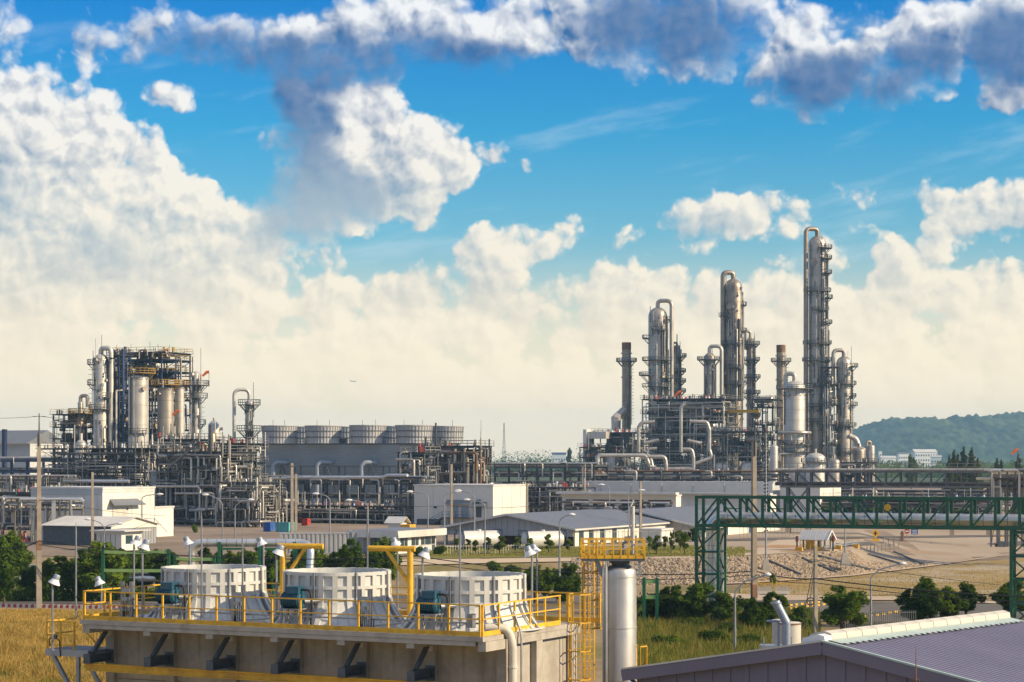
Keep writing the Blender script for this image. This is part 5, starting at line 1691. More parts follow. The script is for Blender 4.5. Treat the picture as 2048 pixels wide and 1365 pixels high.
def column(name, label, px, Y, top, w, base=ZP, m='clad', arch=None, plats=(), pipes=(), ladder=None, step=3.2, head=.5, neck=None, man=(), skirt=None, group='process columns', cat='column', z0=None):
    """tall vessel: shell with domed head, cladding bands, platforms, ladder, overhead line and downcomers"""
    k = Y / F
    r = w * k / 2
    T = thing(name, label, cat, (xat(px, Y), Y, base), 0, group)
    zt = zat(top, Y) - base
    t = k * .85
    hd = r * 2 * head
    pr = [(r, 0), (r, zt - hd)] + [(r * math.cos(a), zt - hd + hd * math.sin(a)) for a in (.3, .6, .9, 1.15, 1.35)] + [(0, zt)]
    if skirt: pr = [(r * skirt[0], 0), (r * skirt[0], skirt[1] - base - r * .5), (r, skirt[1] - base)] + pr[1:]
    MB().lathe(pr, 30).build('shell', M[m], T, True)
    bd = MB(); z = 2.0 if not skirt else skirt[1] - base + .3
    while z < zt - hd * .6:
        bd.lathe([(r, z - t * .22), (r + t * .3, z - t * .22), (r + t * .3, z + t * .22), (r, z + t * .22)], 24); z += step
    bd.build('insulation_bands', M['pipe_dark'] if m != 'clad_pale' else M['struct_light'], T, kind='stuff')
    for pl in plats:
        py, a0, a1 = pl[:3]; wd = pl[3] if len(pl) > 3 else 1.5
        platform(T, r, zat(py, Y) - base, a0, a1, wd, t, M[pl[4]] if len(pl) > 4 else M['struct_grey'])
    if arch:
        ap, dpx, bot, rp = arch[:4]
        dy = arch[4] if len(arch) > 4 else -r * .3
        za, dx, zb = zat(ap, Y) - base - rp * k, (dpx - px) * k, zat(bot, Y) - base
        MB().tube([(0, 0, zt - .4), (0, 0, za), (dx, dy, za), (dx, dy, zb)], rp * k, 14, abs(dx) * .46, k=8).build('overhead_line', M[arch[5]] if len(arch) > 5 else M['clad_dark'], T, True)
    for i, (ang, zt_, zb_, rp, off) in enumerate(pipes):
        a = math.radians(ang); R_ = r + off * k
        x, y = R_ * math.cos(a), R_ * math.sin(a)
        z1, z2 = zat(zt_, Y) - base, zat(zb_, Y) - base
        MB().tube([(x * .8, y * .8, z1), (x, y, z1), (x, y, z2)], rp * k, 8, rp * k * 2.2).build('downcomer', M['pipe' if i % 2 else 'pipe_dark'], T, True)
    if ladder is not None:
        a = math.radians(ladder[0]); c, s = math.cos(a), math.sin(a)
        z1, z2 = zat(ladder[1], Y) - base, zat(ladder[2], Y) - base
        L = MB()
        for o in (-.35, .35):
            L.bar((c * (r + .25) - s * o, s * (r + .25) + c * o, z2), (c * (r + .25) - s * o, s * (r + .25) + c * o, z1), t * .8)
        L.build('ladder', M['struct_grey'], T)
        G = MB(); z = z2 + 2
        while z < z1:
            pts = [(c * (r + .25 + e) - s * o, s * (r + .25 + e) + c * o, z) for e, o in ((0, -.4), (.5, -.5), (.9, 0), (.5, .5), (0, .4))]
            for p, q in zip(pts, pts[1:]): G.bar(p, q, t * .55)
            z += 1.1
        G.build('ladder_cage', M['struct_grey'], T, kind='stuff')
    for (ang, py, rr) in man:
        a = math.radians(ang); z = zat(py, Y) - base
        MB().tube([(r * .9 * math.cos(a), r * .9 * math.sin(a), z), ((r + .45) * math.cos(a), (r + .45) * math.sin(a), z)], rr * k, 14).build('manway', M[m], T, True)
        MB().tube([((r + .451) * math.cos(a), (r + .451) * math.sin(a), z), ((r + .6) * math.cos(a), (r + .6) * math.sin(a), z)], rr * k * 1.25, 14).build('manway_cover', M['clad_dark'], T, True)
    rnd = random.Random(int(px * 7 + top))
    for key in (('struct_grey', 'pipe', 'pipe_dark') if cat == 'column' else ()):
        b = MB()
        for _ in range(10 + int(zt / 5)):
            a = math.radians(rnd.uniform(-150, 10)); z = rnd.uniform(zt * .25, zt - hd); s_ = rnd.uniform(.25, .7) * max(.6, k * 6)
            c, s = math.cos(a) * (r + s_ * .4), math.sin(a) * (r + s_ * .4)
            if rnd.random() < .5: b.box((c, s, z), (s_, s_, s_ * rnd.uniform(.8, 2.4)), a)
            else: b.cyl((c, s, z), (c, s, z + rnd.uniform(1.5, 7)), s_ * .22, None, 6)
        b.build('fittings', M[key], T, kind='stuff')
    if neck: MB().tube([(0, 0, zt - .2), (0, 0, zt + neck[1] * k)], neck[0] * k, 12).build('nozzle', M[m], T, True)
    return T, r, zt, k


YR = 700.0
# three great columns of the right hand plant
column('process_column', 'tallest silver column with long overhead pipe down its left side', 1634.5, YR, 472, 35, arch=(454, 1610.5, 966, 4.6, -1.5, 'clad_dark'), step=4.0,
       plats=[(498, -95, 60, 2.0), (519, -70, 55, 1.9), (548, -60, 50, 1.9), (584, -190, 10, 1.6), (598, -50, 45, 2.2), (622, -120, -40, 1.6), (648, -60, 40, 2.0), (689, -200, 20, 1.8), (723, -215, 30, 2.0), (775, -190, 20, 1.8), (815, -180, 20, 1.8), (845, -190, 10, 1.6)],
       pipes=[(-70, 500, 830, 1.6, 2), (-55, 560, 960, 1.8, 2.5), (-20, 510, 960, 2.2, 3), (-35, 640, 965, 1.6, 3), (12, 660, 965, 2.6, 6), (30, 690, 965, 2.6, 9), (-85, 590, 700, 1.6, 2), (-105, 600, 730, 1.4, 2)],
       ladder=(-50, 492, 960), man=[(-118, 525, 5.5)])
column('process_column', 'second tallest column with thick overhead pipe down its left side', 1466.5, YR + 15, 558, 36, arch=(541, 1445, 800, 4.8, -1.0, 'clad_dark'), m='clad_dark', step=4.0,
       plats=[(612, -30, 20, 1.5), (634, -170, -120, 2.0), (664, -30, 25, 1.5), (690, -150, -60, 1.8), (738, -140, -50, 1.8), (770, -160, -30, 1.8)],
       pipes=[(-60, 640, 800, 1.6, 2), (-75, 660, 800, 1.8, 2), (-48, 740, 800, 1.6, 2.5), (-8, 600, 800, 1.8, 2)], ladder=(-95, 620, 800), man=[(-118, 615, 4.5)])
column('process_column', 'broad column with overhead pipe arching down its right side', 1315.5, YR - 5, 615, 38, arch=(598, 1342.5, 800, 4.2, -1.6, 'clad'), m='clad', step=4.0,
       plats=[(641, -20, 40, 1.4), (662, -120, -60, 1.6), (678, -230, -160, 2.0), (722, -210, 20, 2.0), (752, -240, -120, 3.0), (758, -60, 30, 2.4), (775, -180, 10, 2.0)],
       pipes=[(-70, 655, 800, 1.7, 2), (-55, 660, 720, 1.6, 2.5), (-30, 640, 800, 1.8, 2), (-100, 690, 800, 1.6, 2), (-15, 700, 800, 1.6, 2)], ladder=(-45, 640, 800), man=[(-110, 648, 4.5)])
column('process_column', 'right hand column with short hooked overhead pipe, next to the tallest', 1687.5, YR - 4, 713, 30, arch=(697, 1666, 800, 4.0, -.6, 'clad'), step=3.5,
       plats=[(735, -50, 60, 2.2), (770, -150, 20, 1.6), (795, -50, 40, 1.6), (812, -40, 50, 2.0), (853, -180, 20, 1.6), (905, -180, 0, 1.6)], pipes=[(-15, 740, 950, 1.6, 2), (-35, 800, 960, 1.5, 2)], ladder=(-25, 735, 960))
column('process_column', 'slim column with platforms all the way up behind the second tallest', 1500.5, YR + 25, 676, 15, arch=(660, 1490.8, 700, 3.0, -.5, 'clad'), m='clad_dark', step=3.0,
       plats=[(690, 0, 360, 2.0), (722, 0, 360, 2.0), (757, 0, 360, 2.2), (788, 0, 360, 2.2)], pipes=[(0, 690, 800, 1.4, 2), (-80, 690, 800, 1.2, 1.5)], ladder=(-40, 690, 800))
column('process_column', 'short silver column left of the second tallest with looped pipe', 1419, YR + 5, 706, 23, arch=(689, 1442.5, 790, 3.8, -1.0, 'clad_pale'), m='clad', step=3.0,
       plats=[(721, 0, 360, 2.2)], pipes=[(-60, 730, 800, 1.2, 1.5), (-20, 730, 800, 1.2, 1.5)], ladder=(-110, 720, 800))
column('process_column', 'narrow column right behind the broad arched column', 1354, YR + 12, 690, 14, m='clad_dark', arch=(684, 1346, 705, 2.2, -.5, 'clad_dark'), plats=[(715, -100, 80, 2.0), (745, -180, 60, 1.8), (765, -100, 80, 1.8), (785, -120, 60, 1.8)], step=3.0, pipes=[(-40, 715, 800, 1.2, 1.5)], ladder=(-10, 715, 800))
# fired heater stacks
for px, top, lb, Yk in ((1253, 686, 'rusty topped grey flue stack at the left end of the right plant', YR), (1562, 691, 'rusty topped grey flue stack between second and tallest columns', YR + 20)):
    T, r, zt, k = column('flue_stack', lb, px, Yk, top, 18, m='clad_dark', step=6, head=.02, plats=[(724, 0, 360, 1.9)], group='flue stacks', cat='flue stack', ladder=(-20, 724, 850))
    MB().lathe([(r + .05, zt - 14 * k), (r + .05, zt + .1), (r - .3, zt + .1), (r - .3, zt - 3)], 24).build('rusty_rim', M['rust'], T, True)
    MB().lathe([(r, zt - 22 * k), (r + .4, zt - 22 * k), (r + .4, zt - 20 * k), (r, zt - 20 * k)], 24).build('rim_band', M['clad_dark'], T)
    MB().lathe([(r, zt - 70 * k), (r + .4, zt - 70 * k), (r + .4, zt - 68 * k), (r, zt - 68 * k)], 24).build('rim_band', M['clad_dark'], T)
# fat vessel in front
T, r, zt, k = column('fat_vessel', 'fat silver vessel with looped nozzle pipe in front of the tallest column', 1589, YR - 55, 762, 43, m='clad_pale', head=.34, step=3.2, arch=(743, 1572, 772, 4.6, 1.0, 'clad_pale'), plats=[(779, 0, 360, 2.3), (890, 0, 360, 2.0), (905, 0, 360, 1.6)],
       man=[(-130, 793, 2.6)], ladder=(-15, 779, 960), pipes=[(-155, 785, 850, 1.2, 2)], group='wide process vessels', cat='vessel')
MB().tube([(math.cos(a) * (r + 1.4), math.sin(a) * (r + 1.4), zat(866, YR - 55) - ZP) for a in [math.radians(-190 + 10 * i) for i in range(21)]], 3.3 * k, 10).build('ring_main', M['pipe'], T, True)
for a in (-150, -110, -60, -20):
    c, s = math.cos(math.radians(a)), math.sin(math.radians(a))
    MB().tube([(c * (r + 1.4), s * (r + 1.4), zat(868, YR - 55) - ZP), (c * (r + 1.2), s * (r + 1.2), zat(886, YR - 55) - ZP), (c * r * .9, s * r * .9, zat(888, YR - 55) - ZP)], 1.7 * k, 8, 1.0).build('branch_pipe', M['rust'] if a in (-150, -20) else M['pipe'], T, True)
MB().tube([(-.3, -r - .8, zat(880, YR - 55) - ZP), (-.3, -r - .8, zat(908, YR - 55) - ZP), (-5.5, -r - .8, zat(908, YR - 55) - ZP), (-5.5, -r - .8, zat(922, YR - 55) - ZP)], 2.0 * k, 10, 1.2).build('drain_pipe', M['pipe'], T, True)
# small vessels at the foot
for px, top, w, Yk, lb, mm in [(1631, 906, 40, YR - 95, 'low domed vessel before the tallest column', 'clad_pale'), (1548, 890, 16, YR - 70, 'small upright drum left of the fat vessel', 'clad_pale'),
                               (1668, 917, 24, YR - 80, 'low round topped drum between tallest and hooked columns', 'clad'), (1741, 889, 18, YR - 30, 'far right short column with square loop pipe', 'clad'),
                               (1718, 895, 26, YR - 20, 'short weathered drum left of the far right column', 'clad_dark'), (1607, 935, 30, YR - 92, 'squat drum in front of the fat vessel foot', 'clad')]:
    T, r, zt, k = column('process_drum', lb, px, Yk, top, w, m=mm, head=.3, step=2.4, group='small upright drums', cat='drum', neck=(2.2, 8) if w > 20 else None, arch=(881, 1733, 905, 2.4) if px == 1741 else None, plats=[(925, -200, 20, 1.2)] if px in (1631, 1741) else ())
k = YR / F
T = thing('transfer_line', 'thick curved transfer pipe falling from the hooked column to the right', 'pipe', at(1703, 880, YR - 10))
o = at(1703, 880, YR - 10)
MB().tube([at(a, b, YR - 14) - o for a, b in [(1698, 872), (1712, 878), (1717, 893), (1718, 910)]], 5.5 * k, 12, 2.0).build('pipe', M['clad_pale'], T, True)
MB().tube([at(a, b, YR - 16) - o for a, b in [(1705, 897), (1725, 897), (1733, 904), (1742, 908)]], 3.2 * k, 12, 2.0).build('pipe', M['clad'], T, True)


# ------------------------------------------------------------------ steel units packed with pipework
def clutter(T, rnd, n, Lx, Ly, zs, t, mats, name):
    """valves, flanges and small gear on the decks"""
    groups = {}
    for i in range(n):
        z = rnd.choice(zs)
        x, y = rnd.uniform(-Lx / 2, Lx / 2), rnd.choice([rnd.uniform(-Ly / 2, -Ly / 2 + 2.5), rnd.uniform(-Ly / 2, Ly / 2)])
        key = rnd.choice(mats)
        b = groups.setdefault(key, MB())
        s = rnd.uniform(.7, 2.2) * t
        if rnd.random() < .5: b.box((x, y, z + s), (s * 1.6, s * 1.3, s * 2), rnd.uniform(0, 3))
        else: b.cyl((x, y, z), (x, y, z + s * 3.2), s * .6, None, 7)
    for k_, b in groups.items(): b.build(name, M[k_], T, kind='stuff')


def steel_unit(name, label, cat, px, Y, Lx, Ly, tops, nx, ny, seed, npipe=40, t=None, m='struct_grey', base=ZP, brace=True, drums=(), deck_from=0, rz=PG, colors=('pipe', 'pipe_dark', 'struct_light', 'pipe', 'clad_pale'), gear=('struct_light', 'pipe', 'pipe_dark', 'red', 'lamp_white'), ngear=70, rail='struct_light', vpipe=14, group=None, pr=(.5, 1.15), fill=24):
    """open steel frame: columns, floor frames, decks, rails, braces and pipe runs"""
    rnd = random.Random(seed)
    k = Y / F
    t = t or k * 1.3
    T = thing(name, label, cat, (xat(px, Y), Y, base), rz, group)
    zs = [zat(p, Y) - base for p in tops]
    H_ = max(zs)
    gx = [-Lx / 2 + Lx * i / nx for i in range(nx + 1)]; gy = [-Ly / 2 + Ly * i / ny for i in range(ny + 1)]
    c0 = None
    for x in gx:
        for y in gy:
            if c0 is None: c0 = MB().bx(-t * .6, t * .6, -t * .6, t * .6, 0, H_).build('column', M[m], T); c0.location = (x, y, 0)
            else: dup(c0, T, (x, y, 0))
    for z in zs:
        f = MB()
        for y in gy: f.bx(-Lx / 2, Lx / 2, y - t * .4, y + t * .4, z - t * 1.5, z - .003)
        for x in gx: f.bx(x - t * .35, x + t * .35, -Ly / 2, Ly / 2, z - t * 1.2, z - .006)
        fr = f.build('floor_frame', M[m], T)
        MB().bx(-Lx / 2 - .6, Lx / 2 + .6, -Ly / 2 - .6, Ly / 2 + .6, z, z + .12).build('deck', M['pipe_dark'], fr)
        R = MB()
        per = [(-Lx / 2 - .5, -Ly / 2 - .5), (Lx / 2 + .5, -Ly / 2 - .5), (Lx / 2 + .5, Ly / 2 + .5), (-Lx / 2 - .5, Ly / 2 + .5)]
        for a, b in zip(per, per[1:] + per[:1]):
            for h in (.65, 1.25): R.bar((a[0], a[1], z + h), (b[0], b[1], z + h), t * .34)
            n = max(2, int(math.hypot(b[0] - a[0], b[1] - a[1]) / 2.2))
            for i in range(n): R.bx(lerp(a[0], b[0], i / n) - t * .17, lerp(a[0], b[0], i / n) + t * .17, lerp(a[1], b[1], i / n) - t * .17, lerp(a[1], b[1], i / n) + t * .17, z, z + 1.25)
        R.build('handrail', M[rail], fr)
    allz = [0] + sorted(zs)
    if brace:
        for i in range(nx):
            for a, b in zip(allz, allz[1:]):
                if rnd.random() < .38:
                    x0, x1 = gx[i], gx[i + 1]
                    if rnd.random() < .5: x0, x1 = x1, x0
                    MB().bar((x0, -Ly / 2, a), (x1, -Ly / 2, b - t), t * .6).build('brace', M[m], T)
        for j in range(ny):
            for a, b in zip(allz, allz[1:]):
                if rnd.random() < .5: MB().bar((Lx / 2, gy[j], a), (Lx / 2, gy[j + 1], b - t), t * .6).build('brace', M[m], T)
    # horizontal pipe runs between the floors, with drops at their ends
    for i in range(npipe):
        lo, hi = rnd.choice(list(zip(allz, allz[1:])))
        z = rnd.uniform(lo + .5, hi - .5)
        r = rnd.uniform(*pr) * t * .8
        y = -Ly / 2 - rnd.uniform(-.8, 1.6) if rnd.random() < .6 else rnd.uniform(-Ly / 2, Ly / 2)
        x0 = rnd.uniform(-Lx / 2, Lx / 2 * .4); x1 = min(Lx / 2 + 1, x0 + rnd.uniform(.15, .8) * Lx)
        pts = [(x0, y, z), (x1, y, z)]
        u = rnd.random()
        if u < .35: pts = [(x0, y, z + rnd.choice((-1, 1)) * rnd.uniform(1, 4))] + pts
        if u > .25: pts = pts + [(x1, y, max(.1, z + rnd.choice((-1, 1, -1)) * rnd.uniform(1, 6)))]
        elif u < .12: pts = pts + [(x1, y + rnd.uniform(1.5, 4), z)]
        MB().tube(pts, r, 8, r * 2.4, k=3).build('pipe', M[rnd.choice(colors)], T, True)
    for i in range(max(2, npipe // 3)):
        z = rnd.uniform(.5, H_ - .5); x = Lx / 2 + rnd.uniform(-.3, 1.0)
        y0 = rnd.uniform(-Ly / 2, 0); y1 = y0 + rnd.uniform(.2, .5) * Ly
        r = rnd.uniform(*pr) * t * .8
        MB().tube([(x, y0, z), (x, y1, z), (x, y1, max(.1, z - rnd.uniform(1, 5)))], r, 8, r * 2.4, k=3).build('pipe', M[rnd.choice(colors)], T, True)
    for i in range(vpipe):
        x = rnd.uniform(-Lx / 2, Lx / 2); y = -Ly / 2 - rnd.uniform(-.5, 1.2); r = rnd.uniform(pr[0], pr[1]) * t * .8
        z0 = rnd.uniform(0, H_ * .5); z1 = z0 + rnd.uniform(.3, .6) * H_
        MB().tube([(x, y + 1.5, z0), (x, y, z0 + .0), (x, y, min(z1, H_ + 1)), (x + rnd.uniform(-2, 2), y + 1.5, min(z1, H_ + 1))], r, 8, r * 2.2, k=3).build('riser_pipe', M[rnd.choice(colors)], T, True)
    for (x, y, z, L, r, dm, vert) in drums:
        if vert: MB().lathe([(r, 0), (r, L - r * .5), (r * .85, L - r * .2), (r * .5, L - .02), (0, L)], 22, (x, y, z)).build('vessel', M[dm], T, True)
        else: MB().tube([(x - L / 2 - r * .35, y, z), (x - L / 2 - r * .15, y, z), (x - L / 2, y, z), (x + L / 2, y, z), (x + L / 2 + r * .15, y, z), (x + L / 2 + r * .35, y, z)], [r * .3, r * .8, r, r, r * .8, r * .3], 18).build('drum', M[dm], T, True)
    for i in range(fill):
        lo, hi = rnd.choice(list(zip(allz, allz[1:])))
        w_, d_, h_ = rnd.uniform(.08, .22) * Lx, rnd.uniform(.15, .4) * Ly, rnd.uniform(.25, .7) * (hi - lo)
        x, y = rnd.uniform(-Lx / 2 + w_ / 2, Lx / 2 - w_ / 2), rnd.uniform(-Ly / 2 + d_ / 2, Ly / 2 - d_ / 2)
        z = lo + .15 if rnd.random() < .6 else hi - h_ - t * 1.6
        if rnd.random() < .5: MB().bx(x - w_ / 2, x + w_ / 2, y - d_ / 2, y + d_ / 2, z, z + h_).build('equipment_box', M[rnd.choice(('struct_grey', 'pipe_dark', 'struct_grey', 'bracket'))], T)
        else: MB().tube([(x - w_ / 2 - h_ * .2, y, z + h_ / 2), (x - w_ / 2, y, z + h_ / 2), (x + w_ / 2, y, z + h_ / 2), (x + w_ / 2 + h_ * .2, y, z + h_ / 2)], [h_ * .3, h_ * .5, h_ * .5, h_ * .3], 14).build('exchanger', M[rnd.choice(('pipe_dark', 'clad_dark', 'struct_grey', 'pipe'))], T, True)
    clutter(T, rnd, ngear, Lx, Ly, [z + .12 for z in zs] + [.1], t, gear, 'deck_gear')
    return T


kr = YR / F
steel_unit('steel_structure', 'large open steel structure under the three great columns, packed with pipes', 'steel structure', 1385, YR - 20, 27, 20, [948, 920, 893, 862, 828, 800], 5, 3, 21, npipe=170, ngear=460, fill=80, vpipe=30,
           drums=[(-5, -7.5, 19, 8, 1.6, 'struct_light', True), (8, -8, 16, 6, 1.3, 'clad', False), (-9, -6, 8, 5, 1.2, 'clad_pale', False), (3, -9, 27, 7, 1.2, 'clad_dark', False)])
steel_unit('steel_structure', 'lower steel terrace with big cream drums right of the large structure', 'steel structure', 1478, YR - 45, 17, 12, [942, 905, 864], 4, 2, 22, npipe=40, ngear=160, vpipe=8,
           drums=[(-3.5, -4.2, .2, 11.5, 3.0, 'clad_pale', True), (4.5, -4.2, .2, 11.5, 2.6, 'clad_pale', True)])
steel_unit('steel_structure', 'lower steel terrace with cream drum at the left end of the right plant', 'steel structure', 1242, YR - 35, 14, 12, [940, 905, 866], 3, 2, 23, npipe=40, ngear=120, vpipe=8, drums=[(-1.5, -4.4, 6, 8.5, 2.8, 'clad_pale', True)])
steel_unit('steel_structure', 'tall narrow steel frame between the large structure and the fat vessel', 'steel structure', 1535, YR - 8, 7, 10, [940, 910, 880, 850, 815, 800], 2, 2, 24, npipe=26, ngear=70, vpipe=12, drums=[(0, -4, 32, 6, 1.1, 'clad', False)])
steel_unit('steel_structure', 'small open frame at the far left end of the right plant', 'steel structure', 1186, YR - 40, 6, 7, [945, 915, 895], 2, 1, 25, npipe=16, ngear=50, vpipe=6)
steel_unit('steel_structure', 'slim steel pipe gallery between tallest and hooked columns', 'steel structure', 1661, YR - 6, 4, 5, [930, 890, 850, 810, 770, 735], 1, 1, 26, npipe=20, ngear=40, vpipe=12)
steel_unit('steel_structure', 'low steel frame at the foot of the hooked column', 'steel structure', 1700, YR - 60, 14, 8, [950, 925], 4, 1, 27, npipe=24, ngear=80, vpipe=8)
steel_unit('steel_structure', 'pipe deck in front of the large structure above the long fascia', 'steel structure', 1360, YR - 110, 38, 7, [958, 945], 9, 1, 28, npipe=40, ngear=150, vpipe=10)
# duct from the heater to the left stack and the heater end wall
o = at(1232, 862, YR - 5)
solo(MB().tube([at(1232, 862, YR - 5) - o, at(1232, 838, YR - 5) - o, at(1248, 820, YR - 2) - o], [1.5, 1.7, 1.3], 6), 'flue_duct', M['clad_pale'], 'cream flue duct slanting into the left flue stack', 'duct', o)
o = at(1172, 925, YR - 40)
T = thing('heater_wall', 'pale end wall of the heater at the far left of the right plant', 'wall', o, PG)
MB().bx(-.6, .6, -1, 5, 0, 10.3).build('end_post', M['wall_white'], T); MB().bx(.61, 7, -.6, 4, 7.4, 9.6).build('duct', M['clad_pale'], T)
# big bore pipework loops in front of the large structure
def pxpipe(label, pts, Y, rp, m='pipe', bend=None, group='large bore pipes of the right plant'):
    o = at(pts[0][0], pts[0][1], pts[0][2] if len(pts[0]) > 2 else Y)
    k = Y / F
    P = [at(p[0], p[1], p[2] if len(p) > 2 else Y) - o for p in pts]
    return solo(MB().tube(P, rp * k, 12, bend or rp * k * 2.4, k=6), 'process_pipe', M[m], label, 'pipe', o, 0, group, True)


Yp = YR - 80
for lb, pts, rp in [
        ('long horizontal pipe with drop ends at the left of the pipe loops', [(1195, 930), (1195, 911), (1292, 911), (1300, 935), (1312, 935)], 3.8),
        ('second pipe dropping beside the long horizontal one', [(1262, 911), (1300, 911), (1306, 938), (1340, 938), (1386, 938)], 3.4),
        ('rounded rectangular pipe loop in the middle of the loops', [(1296, 914), (1330, 914), (1332, 930), (1332, 950), (1318, 956), (1285, 956)], 4.2),
        ('pipe bending over and down right of the rectangular loop', [(1366, 899), (1384, 899), (1387, 915), (1387, 948), (1375, 952), (1330, 952)], 3.6),
        ('tall pipe bending down from the left deck of the structure', [(1310, 844), (1283, 846), (1277, 855), (1277, 905)], 3.6),
        ('tall pipe bending down from the right deck of the structure', [(1380, 843), (1414, 844), (1419, 860), (1419, 900), (1424, 915), (1400, 924), (1384, 930)], 3.4),
        ('short hooked pipe in the dark middle of the structure', [(1314, 897), (1296, 898), (1294, 908)], 2.6),
        ('slanting bright pipe left of the structure middle', [(1288, 887), (1318, 880)], 3.2), ('slanting bright pipe right of the structure middle', [(1375, 881), (1402, 887)], 3.2),
        ('slim vertical grey duct in front of the structure middle', [(1362, 905), (1362, 815), (1370, 805)], 3.4)]:
    pxpipe(lb, pts, Yp + (10 if 'tall' in lb or 'slant' in lb or 'duct' in lb else 0), rp)
solo(MB().box((0, 0, 0), (10.5, .8, .9), PG), 'crane_beam', M['yellow'], 'yellow crane beam near the top of the large structure', 'beam', at(1487, 823, YR - 33))


# ------------------------------------------------------------------ left hand plant
YL = 490.0
column('process_column', 'cream column with overhead pipe down its right side at the left', 202, YL, 708, 30, arch=(692, 223.5, 886, 5, -.8, 'clad_pale'), m='clad_pale', step=2.4, plats=[(730, -220, -130, 1.4), (771, -220, -130, 1.4), (726, -40, 40, 1.3), (796, -60, 20, 1.2), (820, -190, 10, 1.1)],
       pipes=[(-20, 740, 880, 1.1, 2), (0, 760, 880, 1.1, 2)], ladder=(-165, 735, 880), man=[(-120, 721, 4)])
column('reactor', 'wide grey cylinder at the front of the blue steel tower', 277, YL - 10, 752, 40, m='clad_pale', head=.08, step=4.5, pipes=[(-125, 735, 870, 1.3, 2), (-105, 740, 905, 1.2, 2)], man=[(-50, 778, 4.0)], group='wide cylinders of the left plant', cat='reactor', plats=[(748, -120, 30, 1.6, 'dull_yellow'), (868, -170, -30, .8)])
column('reactor', 'wide cream cylinder right of the grey one in the blue tower', 331, YL + 4, 775, 33, m='clad', head=.06, step=4.0, man=[(-125, 789, 3.6)], group='wide cylinders of the left plant', cat='reactor', plats=[(771, -170, 10, 1.4, 'dull_yellow')], pipes=[(-40, 860, 890, 1.0, 2)])
column('reactor', 'narrower cream cylinder at the right of the blue tower', 359, YL + 12, 773, 20, m='clad_pale', head=.06, step=4.0, group='wide cylinders of the left plant', cat='reactor', plats=[(770, -160, 10, 1.2, 'dull_yellow')], arch=(783, 347, 870, 2.2, -1.0, 'clad_pale'))
column('process_column', 'slim column with drum on top under the orange windsock', 392, YL - 4, 743, 18, m='clad_pale', step=3, plats=[(772, -190, 60, 2.0), (797, -200, 20, 1.6), (850, -30, 40, 1.2)], pipes=[(-100, 780, 880, 1.2, 2), (-130, 760, 880, 1.2, 2)], ladder=(-15, 770, 880), man=[(-130, 750, 4.2)])
column('process_column', 'thin column with tall square arch pipe beside the grey fan stacks', 498.5, YL - 45, 800, 16, m='clad_pale', step=2.6, arch=(776, 469, 905, 3.6, -.6, 'clad_pale'), plats=[(811, 0, 360, 1.5), (863, 0, 360, 1.8)], ladder=(-110, 811, 890), base=ZP)
column('process_drum', 'round topped drum between the slim and thin columns', 428, YL - 40, 842, 24, m='clad_pale', head=.5, neck=(2.5, 6), man=[(-5, 858, 3.0)], group='small upright drums', cat='drum', step=2.5)
column('process_drum', 'small domed drum left of the cream column foot', 162, YL - 50, 880, 22, m='clad_pale', head=.5, neck=(3.4, 13), group='small upright drums', cat='drum', step=2.5)
column('process_drum', 'small hooked drum at the far left shoulder of the left plant', 161, YL + 10, 802, 11, m='clad', arch=(788, 175.5, 815, 3.8, -.3, 'clad'), group='small upright drums', cat='drum', step=2.5, plats=[(828, 0, 360, 2.2, 'dull_yellow')])
column('process_drum', 'small bright drum with bent pipe in front of the wide cylinders', 313, YL - 70, 894, 9, m='clad_pale', arch=(879, 321, 905, 3.2, -.2, 'clad_pale'), group='small upright drums', cat='drum', step=2.5)
steel_unit('steel_tower', 'blue steel tower with yellow rails round the wide cylinders', 'steel structure', 305, YL + 16, 13.5, 12, [898, 860, 830, 800, 772, 745, 722, 708], 4, 2, 41, npipe=36, ngear=110, m='blue', rail='dull_yellow', gear=('blue', 'dull_yellow', 'pipe', 'pipe_dark', 'struct_light'), colors=('pipe', 'pipe_dark', 'blue', 'clad_pale'), vpipe=12, t=.24, fill=50, drums=[(1, -3, 28.5, 4, 1.0, 'clad_pale', True), (-2.5, 0, 32, 4, .9, 'clad', False)])
steel_unit('steel_tower', 'slim blue lattice stair tower right of the cream column', 'steel structure', 240, YL + 2, 2.6, 4.5, [905, 880, 855, 830, 805, 780, 755, 730, 712], 1, 1, 42, npipe=8, ngear=20, m='blue', rail='blue', vpipe=4, t=.32, gear=('blue', 'pipe_dark'), colors=('blue', 'pipe'))
for px in (236, 246):
    o = at(px, 900, YL)
    solo(MB().tube([(0, 0, -6), (0, 0, 23.6)], .38, 10), 'vent_stack', M['blue'] if px == 246 else M['clad_dark'], ('dark blue vent stack rising above the blue lattice tower', 'grey vent stack rising above the blue lattice tower')[px == 236], 'vent stack', o, 0, None, True)
for i, (px, bt, tp) in enumerate([(262, 720, 688), (300, 712, 684), (316, 712, 688), (339, 712, 690), (360, 765, 716), (233, 720, 690)]):
    o = at(px, bt, YL + 10)
    solo(MB().tube([(0, 0, 0), (0, 0, (bt - tp) * YL / F)], .05, 5), 'whip_rod', M['struct_grey'], 'thin rod standing above the blue tower, %s from the left' % ORD[[262, 300, 316, 339, 360, 233].index(px) + 1 if px != 233 else 0], 'lightning rod', o, 0, 'rods above the blue tower')
for i, pts in enumerate([[(278, 715), (278, 701), (294, 700), (294, 712)], [(304, 715), (306, 705), (332, 702), (334, 714)], [(332, 706), (362, 716), (362, 760)]]):
    pxpipe('arched pipe on top of the blue tower, %s from the left' % ORD[i], pts, YL + 4, 1.9, 'clad_dark', group='arched pipes on the blue tower')
